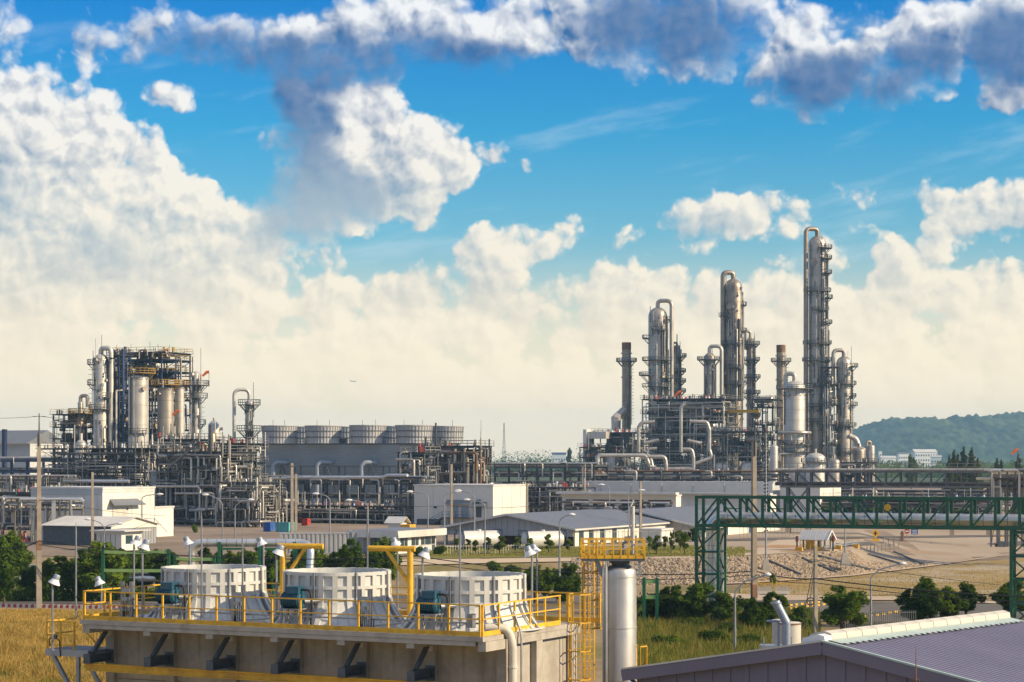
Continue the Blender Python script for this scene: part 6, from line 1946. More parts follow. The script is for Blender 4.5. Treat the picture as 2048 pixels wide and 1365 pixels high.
steel_unit('steel_structure', 'stepped brown pipe platform at the left shoulder of the left plant', 'steel structure', 160, YL + 14, 9, 9, [905, 878, 855, 830], 3, 2, 43, npipe=30, ngear=90, m='blue', rail='dull_yellow', vpipe=8, gear=('rust', 'pipe', 'pipe_dark', 'struct_light'), colors=('rust', 'pipe', 'pipe_dark', 'clad_dark'), drums=[(-2, -3, 10, 5, 1.0, 'clad_dark', False)])
steel_unit('steel_structure', 'wide low pipe deck at the foot of the left columns', 'steel structure', 215, YL - 75, 26, 9, [968, 945, 918, 898], 7, 2, 44, npipe=80, ngear=240, vpipe=26, gear=('struct_light', 'pipe', 'pipe_dark', 'rust', 'lamp_white'))
# the dense grey unit in front
steel_unit('steel_structure', 'dense grey steel unit with many bright pipes left of the pipe rack', 'steel structure', 414, 392, 14, 12, [1030, 1006, 980, 952, 922, 905], 5, 2, 45, npipe=110, ngear=260, vpipe=34, fill=70, gear=('struct_light', 'pipe', 'pipe_dark', 'lamp_white', 'rust'), t=.22, pr=(.5, 1.5), drums=[(2, -5.5, 8, 1.0, .7, 'clad_pale', True), (4.5, -5.2, 10, 7, .75, 'clad_dark', True), (-1, -5.2, .5, 9, .8, 'clad_pale', True)])
steel_unit('steel_structure', 'lower bright pipe skid at the right foot of the dense grey unit', 'steel structure', 500, 376, 8.5, 8, [1036, 1012, 990, 965], 3, 2, 46, npipe=80, ngear=160, vpipe=24, t=.18, pr=(.5, 1.4), m='struct_light', gear=('struct_light', 'pipe', 'clad_pale', 'pipe_dark'), colors=('pipe', 'struct_light', 'clad_pale', 'pipe_dark'))
steel_unit('steel_structure', 'grey deck under the thin arched column', 'steel structure', 478, 430, 8, 7, [960, 925, 900, 888], 3, 2, 47, npipe=34, ngear=110, vpipe=12, t=.22)
steel_unit('steel_structure', 'pipe deck on top of the dense grey unit below the slim column', 'steel structure', 375, 420, 10, 8, [925, 897, 880], 4, 2, 48, npipe=30, ngear=120, vpipe=10, t=.2)
T = thing('access_stair', 'steep grey access stair climbing the face of the dense steel unit', 'stair', at(336, 937, 385))
a, b = Vector((0, 0, 0)), at(400, 884, 385) - at(336, 937, 385)
for dy in (0, -1.0): MB().bar(a + Vector((0, dy, 0)), b + Vector((0, dy, 0)), .12, .35).build('stringer', M['struct_grey'], T)
for dz in (.6, 1.1): MB().bar(a + Vector((0, -1.0, dz)), b + Vector((0, -1.0, dz)), .09).build('hand_rail', M['struct_grey'], T)
tr = MB().bx(-.15, .15, -1.0, 0, -.03, .03).build('tread', M['struct_grey'], T)
for i in range(1, 18): dup(tr, T, a.lerp(b, i / 18))
T, a, b, h = block('equipment_house', 'grey sheet clad equipment house inside the dense steel unit', 'building', 372, 388, 302, 378, 944, M['tower_wall'])


# ------------------------------------------------------------------ pipe racks
def pipe_rack(label, px0, px1, Y0, levels, width, nbay, npipes, seed, t=.22, rz=PG, base=ZP, m='struct_grey', post_w=None, truss=False, pr=(.10, .26), bright=.5, cat='pipe rack', clutter_n=40):
    rnd = random.Random(seed)
    X0 = xat(px0, Y0)
    d = Vector((math.cos(rz), math.sin(rz)))
    k1 = (px1 - CX) / F
    L = (k1 * Y0 - X0) / (d.x - k1 * d.y)
    T = thing('pipe_rack', label, cat, (X0, Y0, base), rz, 'pipe racks')
    zs = [zat(p, Y0 - L * .2) - base for p in levels]
    H_ = max(zs); pw = post_w or t
    c0 = None
    for i in range(nbay + 1):
        for y in (0, width):
            x = L * i / nbay
            if c0 is None:
                c = MB(); c.bx(-pw / 2, pw / 2, -pw * .6, -pw * .42, 0, H_); c.bx(-pw / 2, pw / 2, pw * .42, pw * .6, 0, H_); c.bx(-pw * .12, pw * .12, -pw * .42, pw * .42, 0, H_)
                c0 = c.build('post', M[m], T); c0.location = (x, y, 0)
            else: dup(c0, T, (x, y, 0))
    for z in zs:
        f = MB().bx(-t * .4, t * .4, 0, width, z - t * 1.3, z - .004).build('cross_beam', M[m], T); f.location = (0, 0, 0)
        for i in range(1, nbay + 1): dup(f, T, (L * i / nbay, 0, 0))
        for y in (0, width): MB().bx(0, L, y - t * .35, y + t * .35, z - t * 1.2 - .35, z - .35).build('long_beam', M[m], T)
        n = max(2, int(npipes * rnd.uniform(.8, 1.2)))
        for j in range(n):
            r = rnd.uniform(*pr)
            y = lerp(.2, width - .2, (j + .5) / n)
            mm = M[rnd.choice(('pipe', 'pipe', 'clad_pale', 'pipe_bright') if rnd.random() < bright else ('pipe_dark', 'struct_grey', 'pipe_dark', 'rust'))]
            MB().tube([(-.5, y, z + r), (L + .5, y, z + r)], r, 8).build('pipe', mm, T, True)
        for j in range(nbay):
            if rnd.random() < .7:
                x = L * (j + rnd.random()) / nbay; r = rnd.uniform(*pr) * .8; s = rnd.choice((-1, 1))
                MB().tube([(x - rnd.uniform(.5, 3), -.3, z + .25), (x, -.35, z + .25), (x, -.35, max(.1, z - rnd.uniform(1.2, 4.5)))], r, 8, r * 2.3, k=3).build('pipe_drop', M[rnd.choice(('pipe', 'pipe_dark', 'clad_pale'))], T, True)
    if truss:
        za, zb = zs[0], zs[-1]
        for i in range(nbay):
            x0, x1 = L * i / nbay, L * (i + 1) / nbay
            if i >= nbay // 2: x0, x1 = x1, x0
            for y in (0, width): MB().bar((x0, y, max(zs) - .2), (x1, y, min(zs)), t * .6).build('diagonal', M[m], T)
    else:
        for i in range(0, nbay, 3):
            MB().bar((L * i / nbay, 0, 0), (L * (i + 1) / nbay, 0, min(zs) - .4), t * .5).build('brace', M[m], T)
    rnd2 = random.Random(seed + 1)
    if clutter_n:
        gr = {}
        for i in range(clutter_n):
            key = rnd2.choice(('struct_light', 'pipe', 'pipe_dark', 'pipe', 'red', 'struct_grey'))
            b = gr.setdefault(key, MB()); x = rnd2.uniform(0, L); s = rnd2.uniform(.12, .4); y = rnd2.uniform(-1.5, width)
            if rnd2.random() < .6: b.cyl((x, y, 0), (x, y, s * 5), s * .5, None, 7)
            else: b.box((x, y, s), (s * 2.5, s * 2, s * 2), rnd2.uniform(0, 3))
        for key, b in gr.items(): b.build('ground_gear', M[key], T, kind='stuff')
    return T


pipe_rack('long pipe rack on heavy grey posts left of the middle white building', 545, 838, 412, [957, 963, 990], 6, 8, 8, 61, t=.26, post_w=.5, bright=.75)
pipe_rack('pipe rack behind the middle white building running to the right', 990, 1188, 440, [930, 948, 968, 996], 7, 7, 8, 62, t=.3, clutter_n=70, bright=.6)
pipe_rack('pipe rack with grey posts at the left edge of the site', -40, 120, 395, [955, 985], 6, 5, 6, 63, t=.3, post_w=.7, bright=.75)
pipe_rack('high blue grey pipe rack at the far left of the left plant', -40, 150, 470, [918, 940], 6, 6, 8, 64, t=.3, m='blue', bright=.45)
pipe_rack('white lattice pipe rack at the left edge before the white building', -30, 140, 306, [1000, 1013], 3, 5, 3, 65, t=.2, m='struct_light', bright=1.0, clutter_n=16)
pipe_rack('pipe rack in front of the long fascia with bent jumpover pipes', 1130, 1330, 352, [1008, 1018], 3, 6, 4, 66, t=.18, bright=.8, clutter_n=20)
pipe_rack('upper pipe rack at the foot of the right plant behind the fascia', 1175, 1560, 470, [945, 955], 6, 10, 6, 67, t=.25, bright=.7, clutter_n=10)
pipe_rack('low pipe rack behind the green truss at the right', 1560, 2080, 420, [985, 1005], 6, 12, 7, 68, t=.25, bright=.35, clutter_n=140)
pipe_rack('pipe rack leaving the frame on the right beyond the truss rack', 1982, 2150, 286, [945, 962, 978], 4, 10, 5, 69, t=.22, m='struct_light', bright=.5, clutter_n=10)


def truss_rack():
    Y0, rz = 338.0, math.radians(-13)
    X0 = xat(1562, Y0)
    T = thing('truss_rack', 'grey truss pipe bridge with walkway crossing behind the green bridge', 'pipe bridge', (X0, Y0, ZP), rz)
    d = Vector((math.cos(rz), math.sin(rz))); k1 = (1984 - CX) / F
    L = (k1 * Y0 - X0) / (d.x - k1 * d.y)
    zt, zb = zat(943, 322) - ZP, zat(974, 322) - ZP
    m = M['struct_grey']; W = 3.2
    n = 14
    for y in (0, W):
        for z in (zt, zb): MB().bx(0, L, y - .14, y + .14, z - .3, z).build('chord', m, T)
        for i in range(n + 1):
            x = L * i / n
            MB().bx(x - .12, x + .12, y - .1, y + .1, zb, zt - .3).build('vertical', m, T)
            if i < n:
                a, b = ((x, zt), (L * (i + 1) / n, zb)) if i < n / 2 else ((x, zb), (L * (i + 1) / n, zt))
                MB().bar((a[0], y, a[1] - .15), (b[0], y, b[1] - .15), .14).build('diagonal', m, T)
    for i in range(n + 1):
        MB().bx(L * i / n - .1, L * i / n + .1, .1, W - .1, zb - .25, zb - .05).build('cross_beam', m, T)
    MB().bx(0, L, 2.0, W, zt + .003, zt + .06).build('walkway', m, T)
    for z in (.6, 1.15): MB().bx(0, L, .02, .08, zt + z, zt + z + .07).build('hand_rail', M['struct_light'], T)
    for i in range(26): MB().bx(L * i / 25 - .04, L * i / 25 + .04, .02, .08, zt + .003, zt + 1.15).build('rail_post', M['struct_light'], T)
    for y, r, mm in ((.6, .30, 'pipe_dark'), (1.3, .24, 'pipe'), (1.9, .32, 'pipe_dark'), (2.6, .22, 'pipe_dark')): MB().tube([(-1, y, zb + r), (L + 1, y, zb + r)], r, 10).build('pipe', M[mm], T, True)
    for y, r in ((.8, .18), (1.4, .14), (2.2, .2)): MB().tube([(-1, y, zt + r), (L + 1, y, zt + r)], r, 8).build('pipe', M['pipe'], T, True)
    for xa, xb in ((1.0, 4.2), (L - 6.2, L - .6)):
        pts = [(xa, .1), (xb, .1), (xb, W - .1), (xa, W - .1)]
        for p in pts:
            MB().bx(p[0] - .2, p[0] + .2, p[1] - .2, p[1] + .2, .5, zb - .3).build('leg', m, T); MB().bx(p[0] - .32, p[0] + .32, p[1] - .32, p[1] + .32, -.1, .9).build('pedestal', M['apron'], T)
        for a, b in zip(pts, pts[1:] + pts[:1]):
            for z0, z1 in ((1.2, 3.2), (3.2, zb - .4)):
                MB().bar((a[0], a[1], z0), (b[0], b[1], z1), .14).build('leg_brace', m, T); MB().bar((b[0], b[1], z0), (a[0], a[1], z1), .14).build('leg_brace', m, T)
            MB().bar((a[0], a[1], 3.2), (b[0], b[1], 3.2), .16).build('leg_tie', m, T)


truss_rack()
steel_unit('pump_row', 'low row of pumps and small pipes under the long pipe rack', 'steel structure', 690, 398, 26, 7, [1032, 1012], 9, 1, 73, npipe=70, ngear=260, vpipe=60, t=.14, pr=(.5, 1.3), fill=20, colors=('pipe', 'clad_pale', 'struct_light', 'pipe_dark'), gear=('pipe', 'struct_light', 'pipe_dark', 'red', 'lamp_white', 'blue_bright'))
steel_unit('pump_row', 'pump row and valves behind the green truss at the right', 'steel structure', 1790, 400, 40, 8, [1020, 1000], 12, 1, 74, npipe=70, ngear=300, vpipe=60, t=.14, pr=(.5, 1.3), fill=24, gear=('pipe', 'struct_light', 'pipe_dark', 'blue_bright', 'lamp_white', 'blue_bright'))
steel_unit('pump_row', 'pipe manifold between the middle white building and the long fascia', 'steel structure', 1110, 410, 14, 7, [1025, 1000, 975], 6, 1, 75, npipe=60, ngear=160, vpipe=46, t=.15, pr=(.5, 1.3), fill=20)
steel_unit('pump_row', 'pipe manifold at the left edge behind the white header pipe', 'steel structure', 40, 360, 16, 7, [1040, 1010, 985], 6, 1, 76, npipe=40, ngear=120, vpipe=24, t=.17, pr=(.5, 1.3), fill=24, m='struct_grey')
# pipework block right of the grey cooling tower
steel_unit('steel_structure', 'brown pipework block at the sunlit end of the grey cooling tower', 'steel structure', 908, 470, 14.5, 8, [985, 962, 938, 915, 893], 5, 1, 71, npipe=66, ngear=80, vpipe=20, t=.27, pr=(.6, 1.6), colors=('pipe', 'pipe_dark', 'clad', 'struct_light', 'rust'))
steel_unit('steel_structure', 'open truss gantry before the sunlit end of the grey cooling tower', 'steel structure', 836, 440, 6, 6, [985, 945, 906], 2, 1, 72, npipe=16, ngear=16, vpipe=8, t=.28)
pxpipe('white pipe with a step along the top of the long pipe rack', [(500, 975, 405), (535, 975, 403), (541, 957, 402), (765, 955, 385), (776, 951, 384), (815, 951, 380)], 395, 3.0, 'pipe_bright', group='long white pipes')
pxpipe('white pipe along the left rack ending above the awning building', [(-30, 963, 400), (258, 963, 385)], 395, 3.2, 'pipe_bright', group='long white pipes')
pxpipe('white header pipe on two legs before the white building', [(40, 999, 300), (160, 999, 300), (168, 1003, 300)], 300, 3.4, 'pipe_bright', group='long white pipes')
for i, px in enumerate((108, 140)):
    Y = 300
    T = thing('pipe_trestle', ('grey leg under the white header pipe, nearer the tall pole', 'grey leg under the white header pipe, farther from the tall pole')[i], 'trestle', (xat(px, Y), Y, ZP), 0)
    MB().bx(-.28, .28, -.28, .28, .6, zat(1003, Y) - ZP).build('post', M['pipe_bright'], T); MB().bx(-.45, .45, -.45, .45, 0, .6).build('pedestal', M['apron'], T)


# ------------------------------------------------------------------ big grey cooling tower
def grey_cooling_tower():
    Y = 590
    X, a, b = corner_block(862, Y, 512, 968)
    T = thing('grey_cooling_tower', 'long grey cooling tower block with ribbed sheet walls', 'cooling tower', (X, Y, ZP), math.radians(-14))
    h = zat(889, Y) - ZP
    a, b = 51, 30
    w = MB(); n = 24
    for i in range(n):
        z0, z1 = h * i / n, h * (i + 1) / n
        w.add([(-a, 0, z0), (0, 0, z0), (0, -.18, z1 - .08), (-a, -.18, z1 - .08)], [(0, 1, 2, 3)]); w.add([(-a, -.18, z1 - .08), (0, -.18, z1 - .08), (0, 0, z1), (-a, 0, z1)], [(0, 1, 2, 3)])
        w.add([(0, 0, z0), (0, b, z0), (.18, b, z1 - .08), (.18, -.0, z1 - .08)], [(0, 1, 2, 3)]); w.add([(.18, 0, z1 - .08), (.18, b, z1 - .08), (0, b, z1), (0, 0, z1)], [(0, 1, 2, 3)])
    w.build('ribbed_wall', M['tower_wall'], T)
    MB().bx(-a + .05, -.05, .05, b, 0, h - .05).build('core', M['tower_wall'], T)
    MB().bx(-a - .3, .3, -.35, b + .3, h, h + .35).build('deck_edge', M['struct_grey'], T)
    for z in (.9, 1.6): MB().bx(-a, 0, -.2, -.08, h + z, h + z + .1).build('hand_rail', M['struct_grey'], T)
    for i in range(30): MB().bx(-a * i / 29 - .05, -a * i / 29 + .05, -.2, -.1, h + .35, h + 1.6).build('rail_post', M['struct_grey'], T)
    for i in range(5): MB().bx(-a + 3 + 10.3 * i, -a + 5 + 10.3 * i, .3, 1.3, h + .35, h + 1.6).build('motor', M['bracket'], T)
    # large inlet pipes on the wall with their frames
    for px in (548, 640, 732):
        x = -a + (px - 512) * .139 * 1.03
        z2 = zat(925, Y) - ZP
        MB().tube([(x, -3.0, 0), (x, -3.0, z2 - .9), (x + .9, -2.6, z2), (x + 3.3, -1.0, z2 - .1), (x + 3.4, .2, z2 - .1)], .62, 14, 1.3).build('inlet_pipe', M['lamp_grey'], T, True)
        for s in (1.9, 6.2, 8.0): MB().bx(x + s, x + s + .45, -3.2, -2.8, 0, z2 - 1.2).build('frame_post', M['struct_grey'], T)
        MB().bar((x + 2.4, -2.6, z2 - .5), (x + 6.0, -2.6, 1), .3).build('frame_brace', M['struct_grey'], T)
    MB().bx(-a, -5, -3.3, -2.9, zat(934, Y) - ZP, zat(934, Y) - ZP + .3).build('frame_beam', M['struct_grey'], T)
    return h


hct = grey_cooling_tower()


def big_fan_stack(label, px, Y, wpx, top):
    k = Y / F
    r = wpx * k / 2
    zb = ZP + hct + .3
    T = thing('large_fan_stack', label, 'fan stack', (xat(px, Y), Y, zb), 0, 'fan stacks on the grey cooling tower')
    hh = zat(top, Y) - zb
    prof = [(r * .955, 0), (r * .94, hh * .12), (r * .945, hh * .35), (r * .97, hh * .7), (r, hh)]
    MB().lathe(prof + [(r - .25, hh), (r - .3, 0)], 48).build('shell', M['tower_fan'], T, True)
    def rib():
        b = MB()
        for (ra, za), (rb, zb_) in zip(prof, prof[1:]):
            b.add([(ra - .05, -.09, za), (ra + .16, -.09, za), (rb + .16, -.09, zb_), (rb - .05, -.09, zb_), (ra - .05, .09, za), (ra + .16, .09, za), (rb + .16, .09, zb_), (rb - .05, .09, zb_)], [(0, 1, 2, 3), (7, 6, 5, 4), (1, 5, 6, 2)])
        return b
    r0 = rib().build('rib', M['tower_fan'], T)
    for i in range(1, 36): dup(r0, T, (0, 0, 0), 2 * math.pi * i / 36)
    for z in (.35, .68, .985):
        rr = interp(z, [0, .12, .35, .7, 1], [r * .955, r * .94, r * .945, r * .97, r])
        MB().lathe([(rr - .05, hh * z - .12), (rr + .2, hh * z - .12), (rr + .2, hh * z + .12), (rr - .05, hh * z + .12)], 40).build('hoop', M['struct_grey'] if z < .9 else M['tower_fan'], T)


for i, (px, Y, w, tp) in enumerate([(559, 600, 70, 852), (646, 598, 72, 852), (736, 596, 73, 851), (828, 594, 74, 851)]):
    big_fan_stack('grey tapered fan stack, front row on the grey tower, %s from left' % ORD[i], px, Y, w, tp)
for i, (px, Y, w, tp) in enumerate([(606, 618, 66, 854), (692, 616, 66, 854), (786, 614, 66, 853), (893, 606, 68, 853)]):
    big_fan_stack('grey tapered fan stack, back row on the grey tower, %s from left' % ORD[i], px, Y, w, tp)
for i, px in enumerate((546, 569, 634, 659, 725, 751, 808, 845, 905, 962)):
    o = at(px, 878, 600)
    solo(MB().tube([(0, 0, 0), (0, 0, 38 * 600 / F)], .06, 5), 'whip_rod', M['struct_grey'], 'thin rod on the grey cooling tower, %s from the left' % ORD[i], 'lightning rod', o, 0, 'rods on the grey cooling tower')

# grey roofed works hall and blue stack at the far left
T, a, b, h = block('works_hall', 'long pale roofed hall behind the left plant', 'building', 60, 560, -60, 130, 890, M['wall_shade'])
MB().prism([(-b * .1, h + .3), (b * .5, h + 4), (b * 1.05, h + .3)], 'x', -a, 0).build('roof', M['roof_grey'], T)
o = at(9, 915, 480)
solo(MB().tube([(0, 0, -8), (0, 0, 6.2), (0, 0, 6.4)], [.62, .62, .68], 12), 'short_stack', M['blue'], 'short blue grey stack at the left edge of the site', 'stack', o, 0, None, True)


# ------------------------------------------------------------------ windsocks
def windsock(label, px, py, Y, foot, d=1):
    o = at(px + 6 * d, foot, Y); k = Y / F
    T = thing('windsock', label, 'windsock', o, 0, 'orange windsocks')
    z = zat(py - 4, Y) - o.z
    MB().tube([(0, 0, 0), (0, 0, z)], .05, 6).build('pole', M['struct_grey'], T)
    MB().tube([(0, 0, z), (-5 * k * d, 0, z - 1.0 * k), (-13 * k * d, 0, z - 9 * k)], [3.2 * k, 3.0 * k, 1.9 * k], 10, cap=False).build('sock', M['orange'], T, True)


windsock('orange windsock flying over the slim column of the left plant', 412, 748, YL - 4, 775)
windsock('orange windsock in front of the cream cylinders of the left plant', 352, 826, YL - 30, 900)
windsock('orange windsock on top of the blue tower', 330, 704, YL + 10, 720)
windsock('orange windsock beside the broad arched column', 1356, 788, YR - 10, 800)
windsock('orange windsock against the hill at the right edge', 2030, 904, 420, 945)

# ------------------------------------------------------------------ trees and shrubs
from mathutils import noise as mnoise


def leaf_mesh(name, lumps, n, size, m, seed, flat=.55, cone=None):
    """leaf sized diamonds spread through a set of lumps (x, y, z, rx, ry, rz)"""
    r = np.random.RandomState(seed)
    w = np.array([l[3] * l[4] * l[5] for l in lumps]) ** .75; w /= w.sum()
    idx = r.choice(len(lumps), n, p=w)
    L = np.array(lumps)[idx]
    d = r.normal(size=(n, 3)); d /= np.linalg.norm(d, axis=1)[:, None]
    rad = r.rand(n) ** .36 * (1 + .22 * r.randn(n) * (r.rand(n) < .25))
    c = L[:, :3] + d * L[:, 3:] * rad[:, None]
    s = size * (.6 + .8 * r.rand(n))
    nrm = d + .8 * r.normal(size=(n, 3)); nrm[:, 2] += flat; nrm /= np.linalg.norm(nrm, axis=1)[:, None]
    a = np.cross(nrm, r.normal(size=(n, 3))); a /= np.linalg.norm(a, axis=1)[:, None]
    b = np.cross(nrm, a)
    v = np.stack([c - a * s[:, None], c + b * s[:, None] * .42, c + a * s[:, None], c - b * s[:, None] * .42], 1).reshape(-1, 3)
    f = np.arange(4 * n).reshape(n, 4)
    return np_mesh(name, v, f, m)


def lumps_for(kind, rnd, h, w):
    out = []
    if kind == 'round':
        lean = rnd.uniform(-.08, .08) * w
        for i in range(34):
            u = rnd.uniform(-1, 1); a = rnd.uniform(0, 6.28); q = rnd.uniform(.35, .98)
            k = math.sqrt(1 - u * u)
            s = rnd.uniform(.07, .15) * w
            z = h * (.55 + .42 * u * q)
            out.append((lean * (z / h) + math.cos(a) * k * q * w * .42, math.sin(a) * k * q * w * .42, z, s, s, s * rnd.uniform(.9, 1.5)))
        for i in range(4): out.append((lean + rnd.uniform(-.2, .2) * w, rnd.uniform(-.2, .2) * w, h * rnd.uniform(.86, .98), w * .07, w * .07, h * .07))
        out.append((0, 0, h * .52, w * .2, w * .2, h * .24))
    elif kind == 'loose':
        for i in range(10):
            a = rnd.uniform(0, 6.28); z = h * rnd.uniform(.35, .92)
            q = w / 2 * rnd.uniform(.1, .8) * (1.1 - .6 * z / h)
            s = rnd.uniform(.12, .2) * w
            out.append((math.cos(a) * q, math.sin(a) * q, z, s, s, s * .9))
        out.append((0, 0, h * .9, w * .13, w * .13, h * .1))
    elif kind == 'bush':
        for i in range(8):
            a = rnd.uniform(0, 6.28); q = w / 2 * rnd.uniform(.1, .7); s = rnd.uniform(.2, .32) * w
            out.append((math.cos(a) * q, math.sin(a) * q, h * rnd.uniform(.2, .62), s, s, h * rnd.uniform(.22, .36)))
    elif kind == 'conifer':
        for i in range(16):
            z = h * (.12 + .86 * i / 15); q = w / 2 * (1 - z / h) ** .8 + .1
            a = rnd.uniform(0, 6.28)
            out.append((math.cos(a) * q * .35, math.sin(a) * q * .35, z, q * .85, q * .85, h * .05))
    return out


def make_tree(kind, seed, h, w, m, n, size):
    """trunk with limbs, and the crown they carry"""
    rnd = random.Random(seed)
    L = lumps_for(kind, rnd, h, w)
    T = thing('tree', '', 'tree')
    tr = MB()
    r0 = .028 * h if kind != 'conifer' else .02 * h
    top = h * (.7 if kind != 'conifer' else .95)
    pts = [(0, 0, -.1), (rnd.uniform(-.1, .1), rnd.uniform(-.1, .1), top * .35), (rnd.uniform(-.2, .2), rnd.uniform(-.2, .2), top * .7), (0, 0, top)]
    if kind != 'bush': tr.tube(pts, [r0, r0 * .8, r0 * .55, r0 * .2], 8)
    for l in L[:9]:
        z = max(h * .18, min(l[2] - l[5] * .4, top) - rnd.uniform(.1, .25) * h)
        if kind == 'bush': z = 0
        if kind == 'conifer': continue
        tr.tube([(0, 0, z), (l[0] * .5, l[1] * .5, lerp(z, l[2], .6)), (l[0] * .9, l[1] * .9, l[2])], [r0 * .5, r0 * .35, r0 * .12], 6)
    tr.build('trunk', M['bark'], T, True)
    c = bpy.data.objects.new('crown', leaf_mesh('crown', L, n, size, m, seed)); COL.objects.link(c); c.parent = T
    return T


PROTO = {}


def plant_tree(label, px, base, top, wpx, style, z0=None, group=None, cat='tree', name='tree', Y=None):
    """a tree of one of a few kinds, scaled and turned to its place"""
    if Y is None:
        g = on_ground(px, base); Y = g.y; zz = g.z
    else: zz = ground_z(xat(px, Y), Y)
    k = Y / F
    hh = zat(top, Y) - zz; ww = wpx * k * (1.3 if style in ('dark', 'mid') else 1.1)
    var = RND.randint(0, 2)
    key = (style, var)
    if key not in PROTO:
        kind, mt, n, size, h0, w0 = {'dark': ('round', 'leaf_dark', 7600, .19, 6.0, 4.5), 'mid': ('round', 'leaf', 7600, .185, 6.0, 4.4), 'young': ('loose', 'leaf_lite', 1500, .16, 3.6, 2.2), 'bush': ('bush', 'leaf', 2600, .17, 2.4, 3.0),
                                     'dbush': ('bush', 'leaf_dark', 3000, .18, 2.4, 3.0), 'conifer': ('conifer', 'conifer', 3600, .42, 15.0, 5.0)}[style]
        P = make_tree(kind, hash(style) % 97 + var * 31 if False else sum(map(ord, style)) + var * 31, h0, w0, M[mt], n, size)
        P['_h'], P['_w'] = h0, w0
        PROTO[key] = [P, False, [c for c in bpy.data.objects if c.parent == P]]
    P, used, kids = PROTO[key]
    if not used: T = P; PROTO[key][1] = True
    else:
        T = P.copy(); COL.objects.link(T)
        for c in kids:
            d = c.copy(); COL.objects.link(d); d.parent = T
    T.name = name
    T.location = (xat(px, Y), Y, zz); T.rotation_euler = (0, 0, RND.uniform(0, 6.28))
    s = hh / P['_h']; sw = ww / P['_w']
    T.scale = (sw, sw, s)
    tag(T, label, cat, group)
    return T


G1 = 'broadleaf trees along the road'
row = [(-22, 1192, 1080, 70, 'mid'), (18, 1196, 1060, 78, 'mid'), (8, 1212, 1136, 40, 'mid'), (55, 1200, 1124, 42, 'dark'), (118, 1203, 1112, 82, 'dark'), (163, 1196, 1098, 60, 'mid'), (204, 1204, 1083, 92, 'mid'), (248, 1196, 1098, 70, 'dark'),
       (292, 1194, 1094, 82, 'mid'), (335, 1196, 1108, 64, 'dark'), (416, 1190, 1096, 56, 'dark'), (464, 1190, 1100, 56, 'mid'), (510, 1192, 1090, 58, 'dark'), (548, 1196, 1096, 56, 'dark'), (594, 1194, 1096, 58, 'dark'),
       (636, 1188, 1094, 44, 'mid'), (668, 1192, 1104, 46, 'dark'), (702, 1194, 1078, 56, 'dark'), (770, 1190, 1072, 60, 'mid'), (738, 1194, 1108, 46, 'dark'), (1070, 1206, 1130, 58, 'mid'), (1098, 1196, 1134, 40, 'mid'), (1140, 1206, 1124, 54, 'mid'), (1120, 1212, 1150, 50, 'dark')]
row.sort()
for i, (px, b, t, w, st) in enumerate(row):
    plant_tree('%s green broadleaf tree in the roadside row, number %s counted from the left' % (('dark' if st == 'dark' else 'fresh'), (ORD + ['twenty-first', 'twenty-second', 'twenty-third', 'twenty-fourth'])[i]), px, b, t, w, st, group=G1)
G2 = 'broadleaf trees right of the silver vessel'
for i, (px, b, t, w, st, lb) in enumerate([
        (1310, 1252, 1188, 60, 'dark', 'dark tree close behind the silver vessel'), (1345, 1250, 1172, 74, 'mid', 'leafy tree left of the green bridge tower foot'), (1395, 1254, 1166, 84, 'dark', 'dark leafy tree before the green bridge tower foot'),
        (1440, 1256, 1188, 62, 'dark', 'dark tree right of the green bridge tower foot'), (1500, 1268, 1196, 62, 'dark', 'dark tree at the foot of the thick pole'), (1538, 1262, 1184, 74, 'mid', 'leafy tree between the thick pole and the bent vent pipe'), (1600, 1272, 1212, 54, 'dark', 'small dark tree beside the shorter pole'),
        (1685, 1268, 1172, 92, 'dark', 'dense round dark tree standing alone by the fence'), (1828, 1256, 1176, 66, 'mid', 'leafy tree behind the ridge caps, left of a clump'), (1862, 1252, 1156, 74, 'mid', 'tallest leafy tree of the clump behind the ridge caps'),
        (1898, 1250, 1184, 56, 'dark', 'dark tree right in the clump behind the ridge caps'), (1931, 1238, 1170, 58, 'dark', 'pointed tree right of the clump behind the ridge caps'), (2030, 1240, 1166, 78, 'dark', 'dark tree at the right edge before the far bridge tower')]):
    plant_tree(lb, px, b, t, w, st, group=G2)
G3 = 'young trees on the lawn'
for i, (px, b, t, w) in enumerate([(912, 1108, 1076, 18), (934, 1108, 1078, 20), (952, 1112, 1080, 20), (975, 1110, 1074, 26), (1000, 1111, 1072, 30), (1033, 1108, 1074, 22), (1062, 1110, 1076, 26), (1098, 1108, 1068, 30), (1138, 1108, 1078, 20),
                                   (1298, 1104, 1072, 20), (1313, 1112, 1070, 24), (1330, 1104, 1072, 16), (1342, 1112, 1064, 18), (1360, 1104, 1060, 24), (1369, 1112, 1066, 28), (1389, 1094, 1056, 26)]):
    plant_tree('young pale green tree on the lawn, %s from the left' % ORD[i], px, b, t, w, 'young', group=G3)
G4 = 'shrubs'
for i, px in enumerate(sorted(RND.uniform(1285, 1500) for _ in range(16))):
    py = RND.uniform(1262, 1312)
    plant_tree('low green weed clump in the rough grass, %s from the silver vessel' % ORD[i], px, py, py - RND.uniform(12, 26), RND.uniform(22, 46), 'bush' if i % 2 else 'dbush', group='weed clumps in the rough grass', cat='shrub', name='weed_clump')
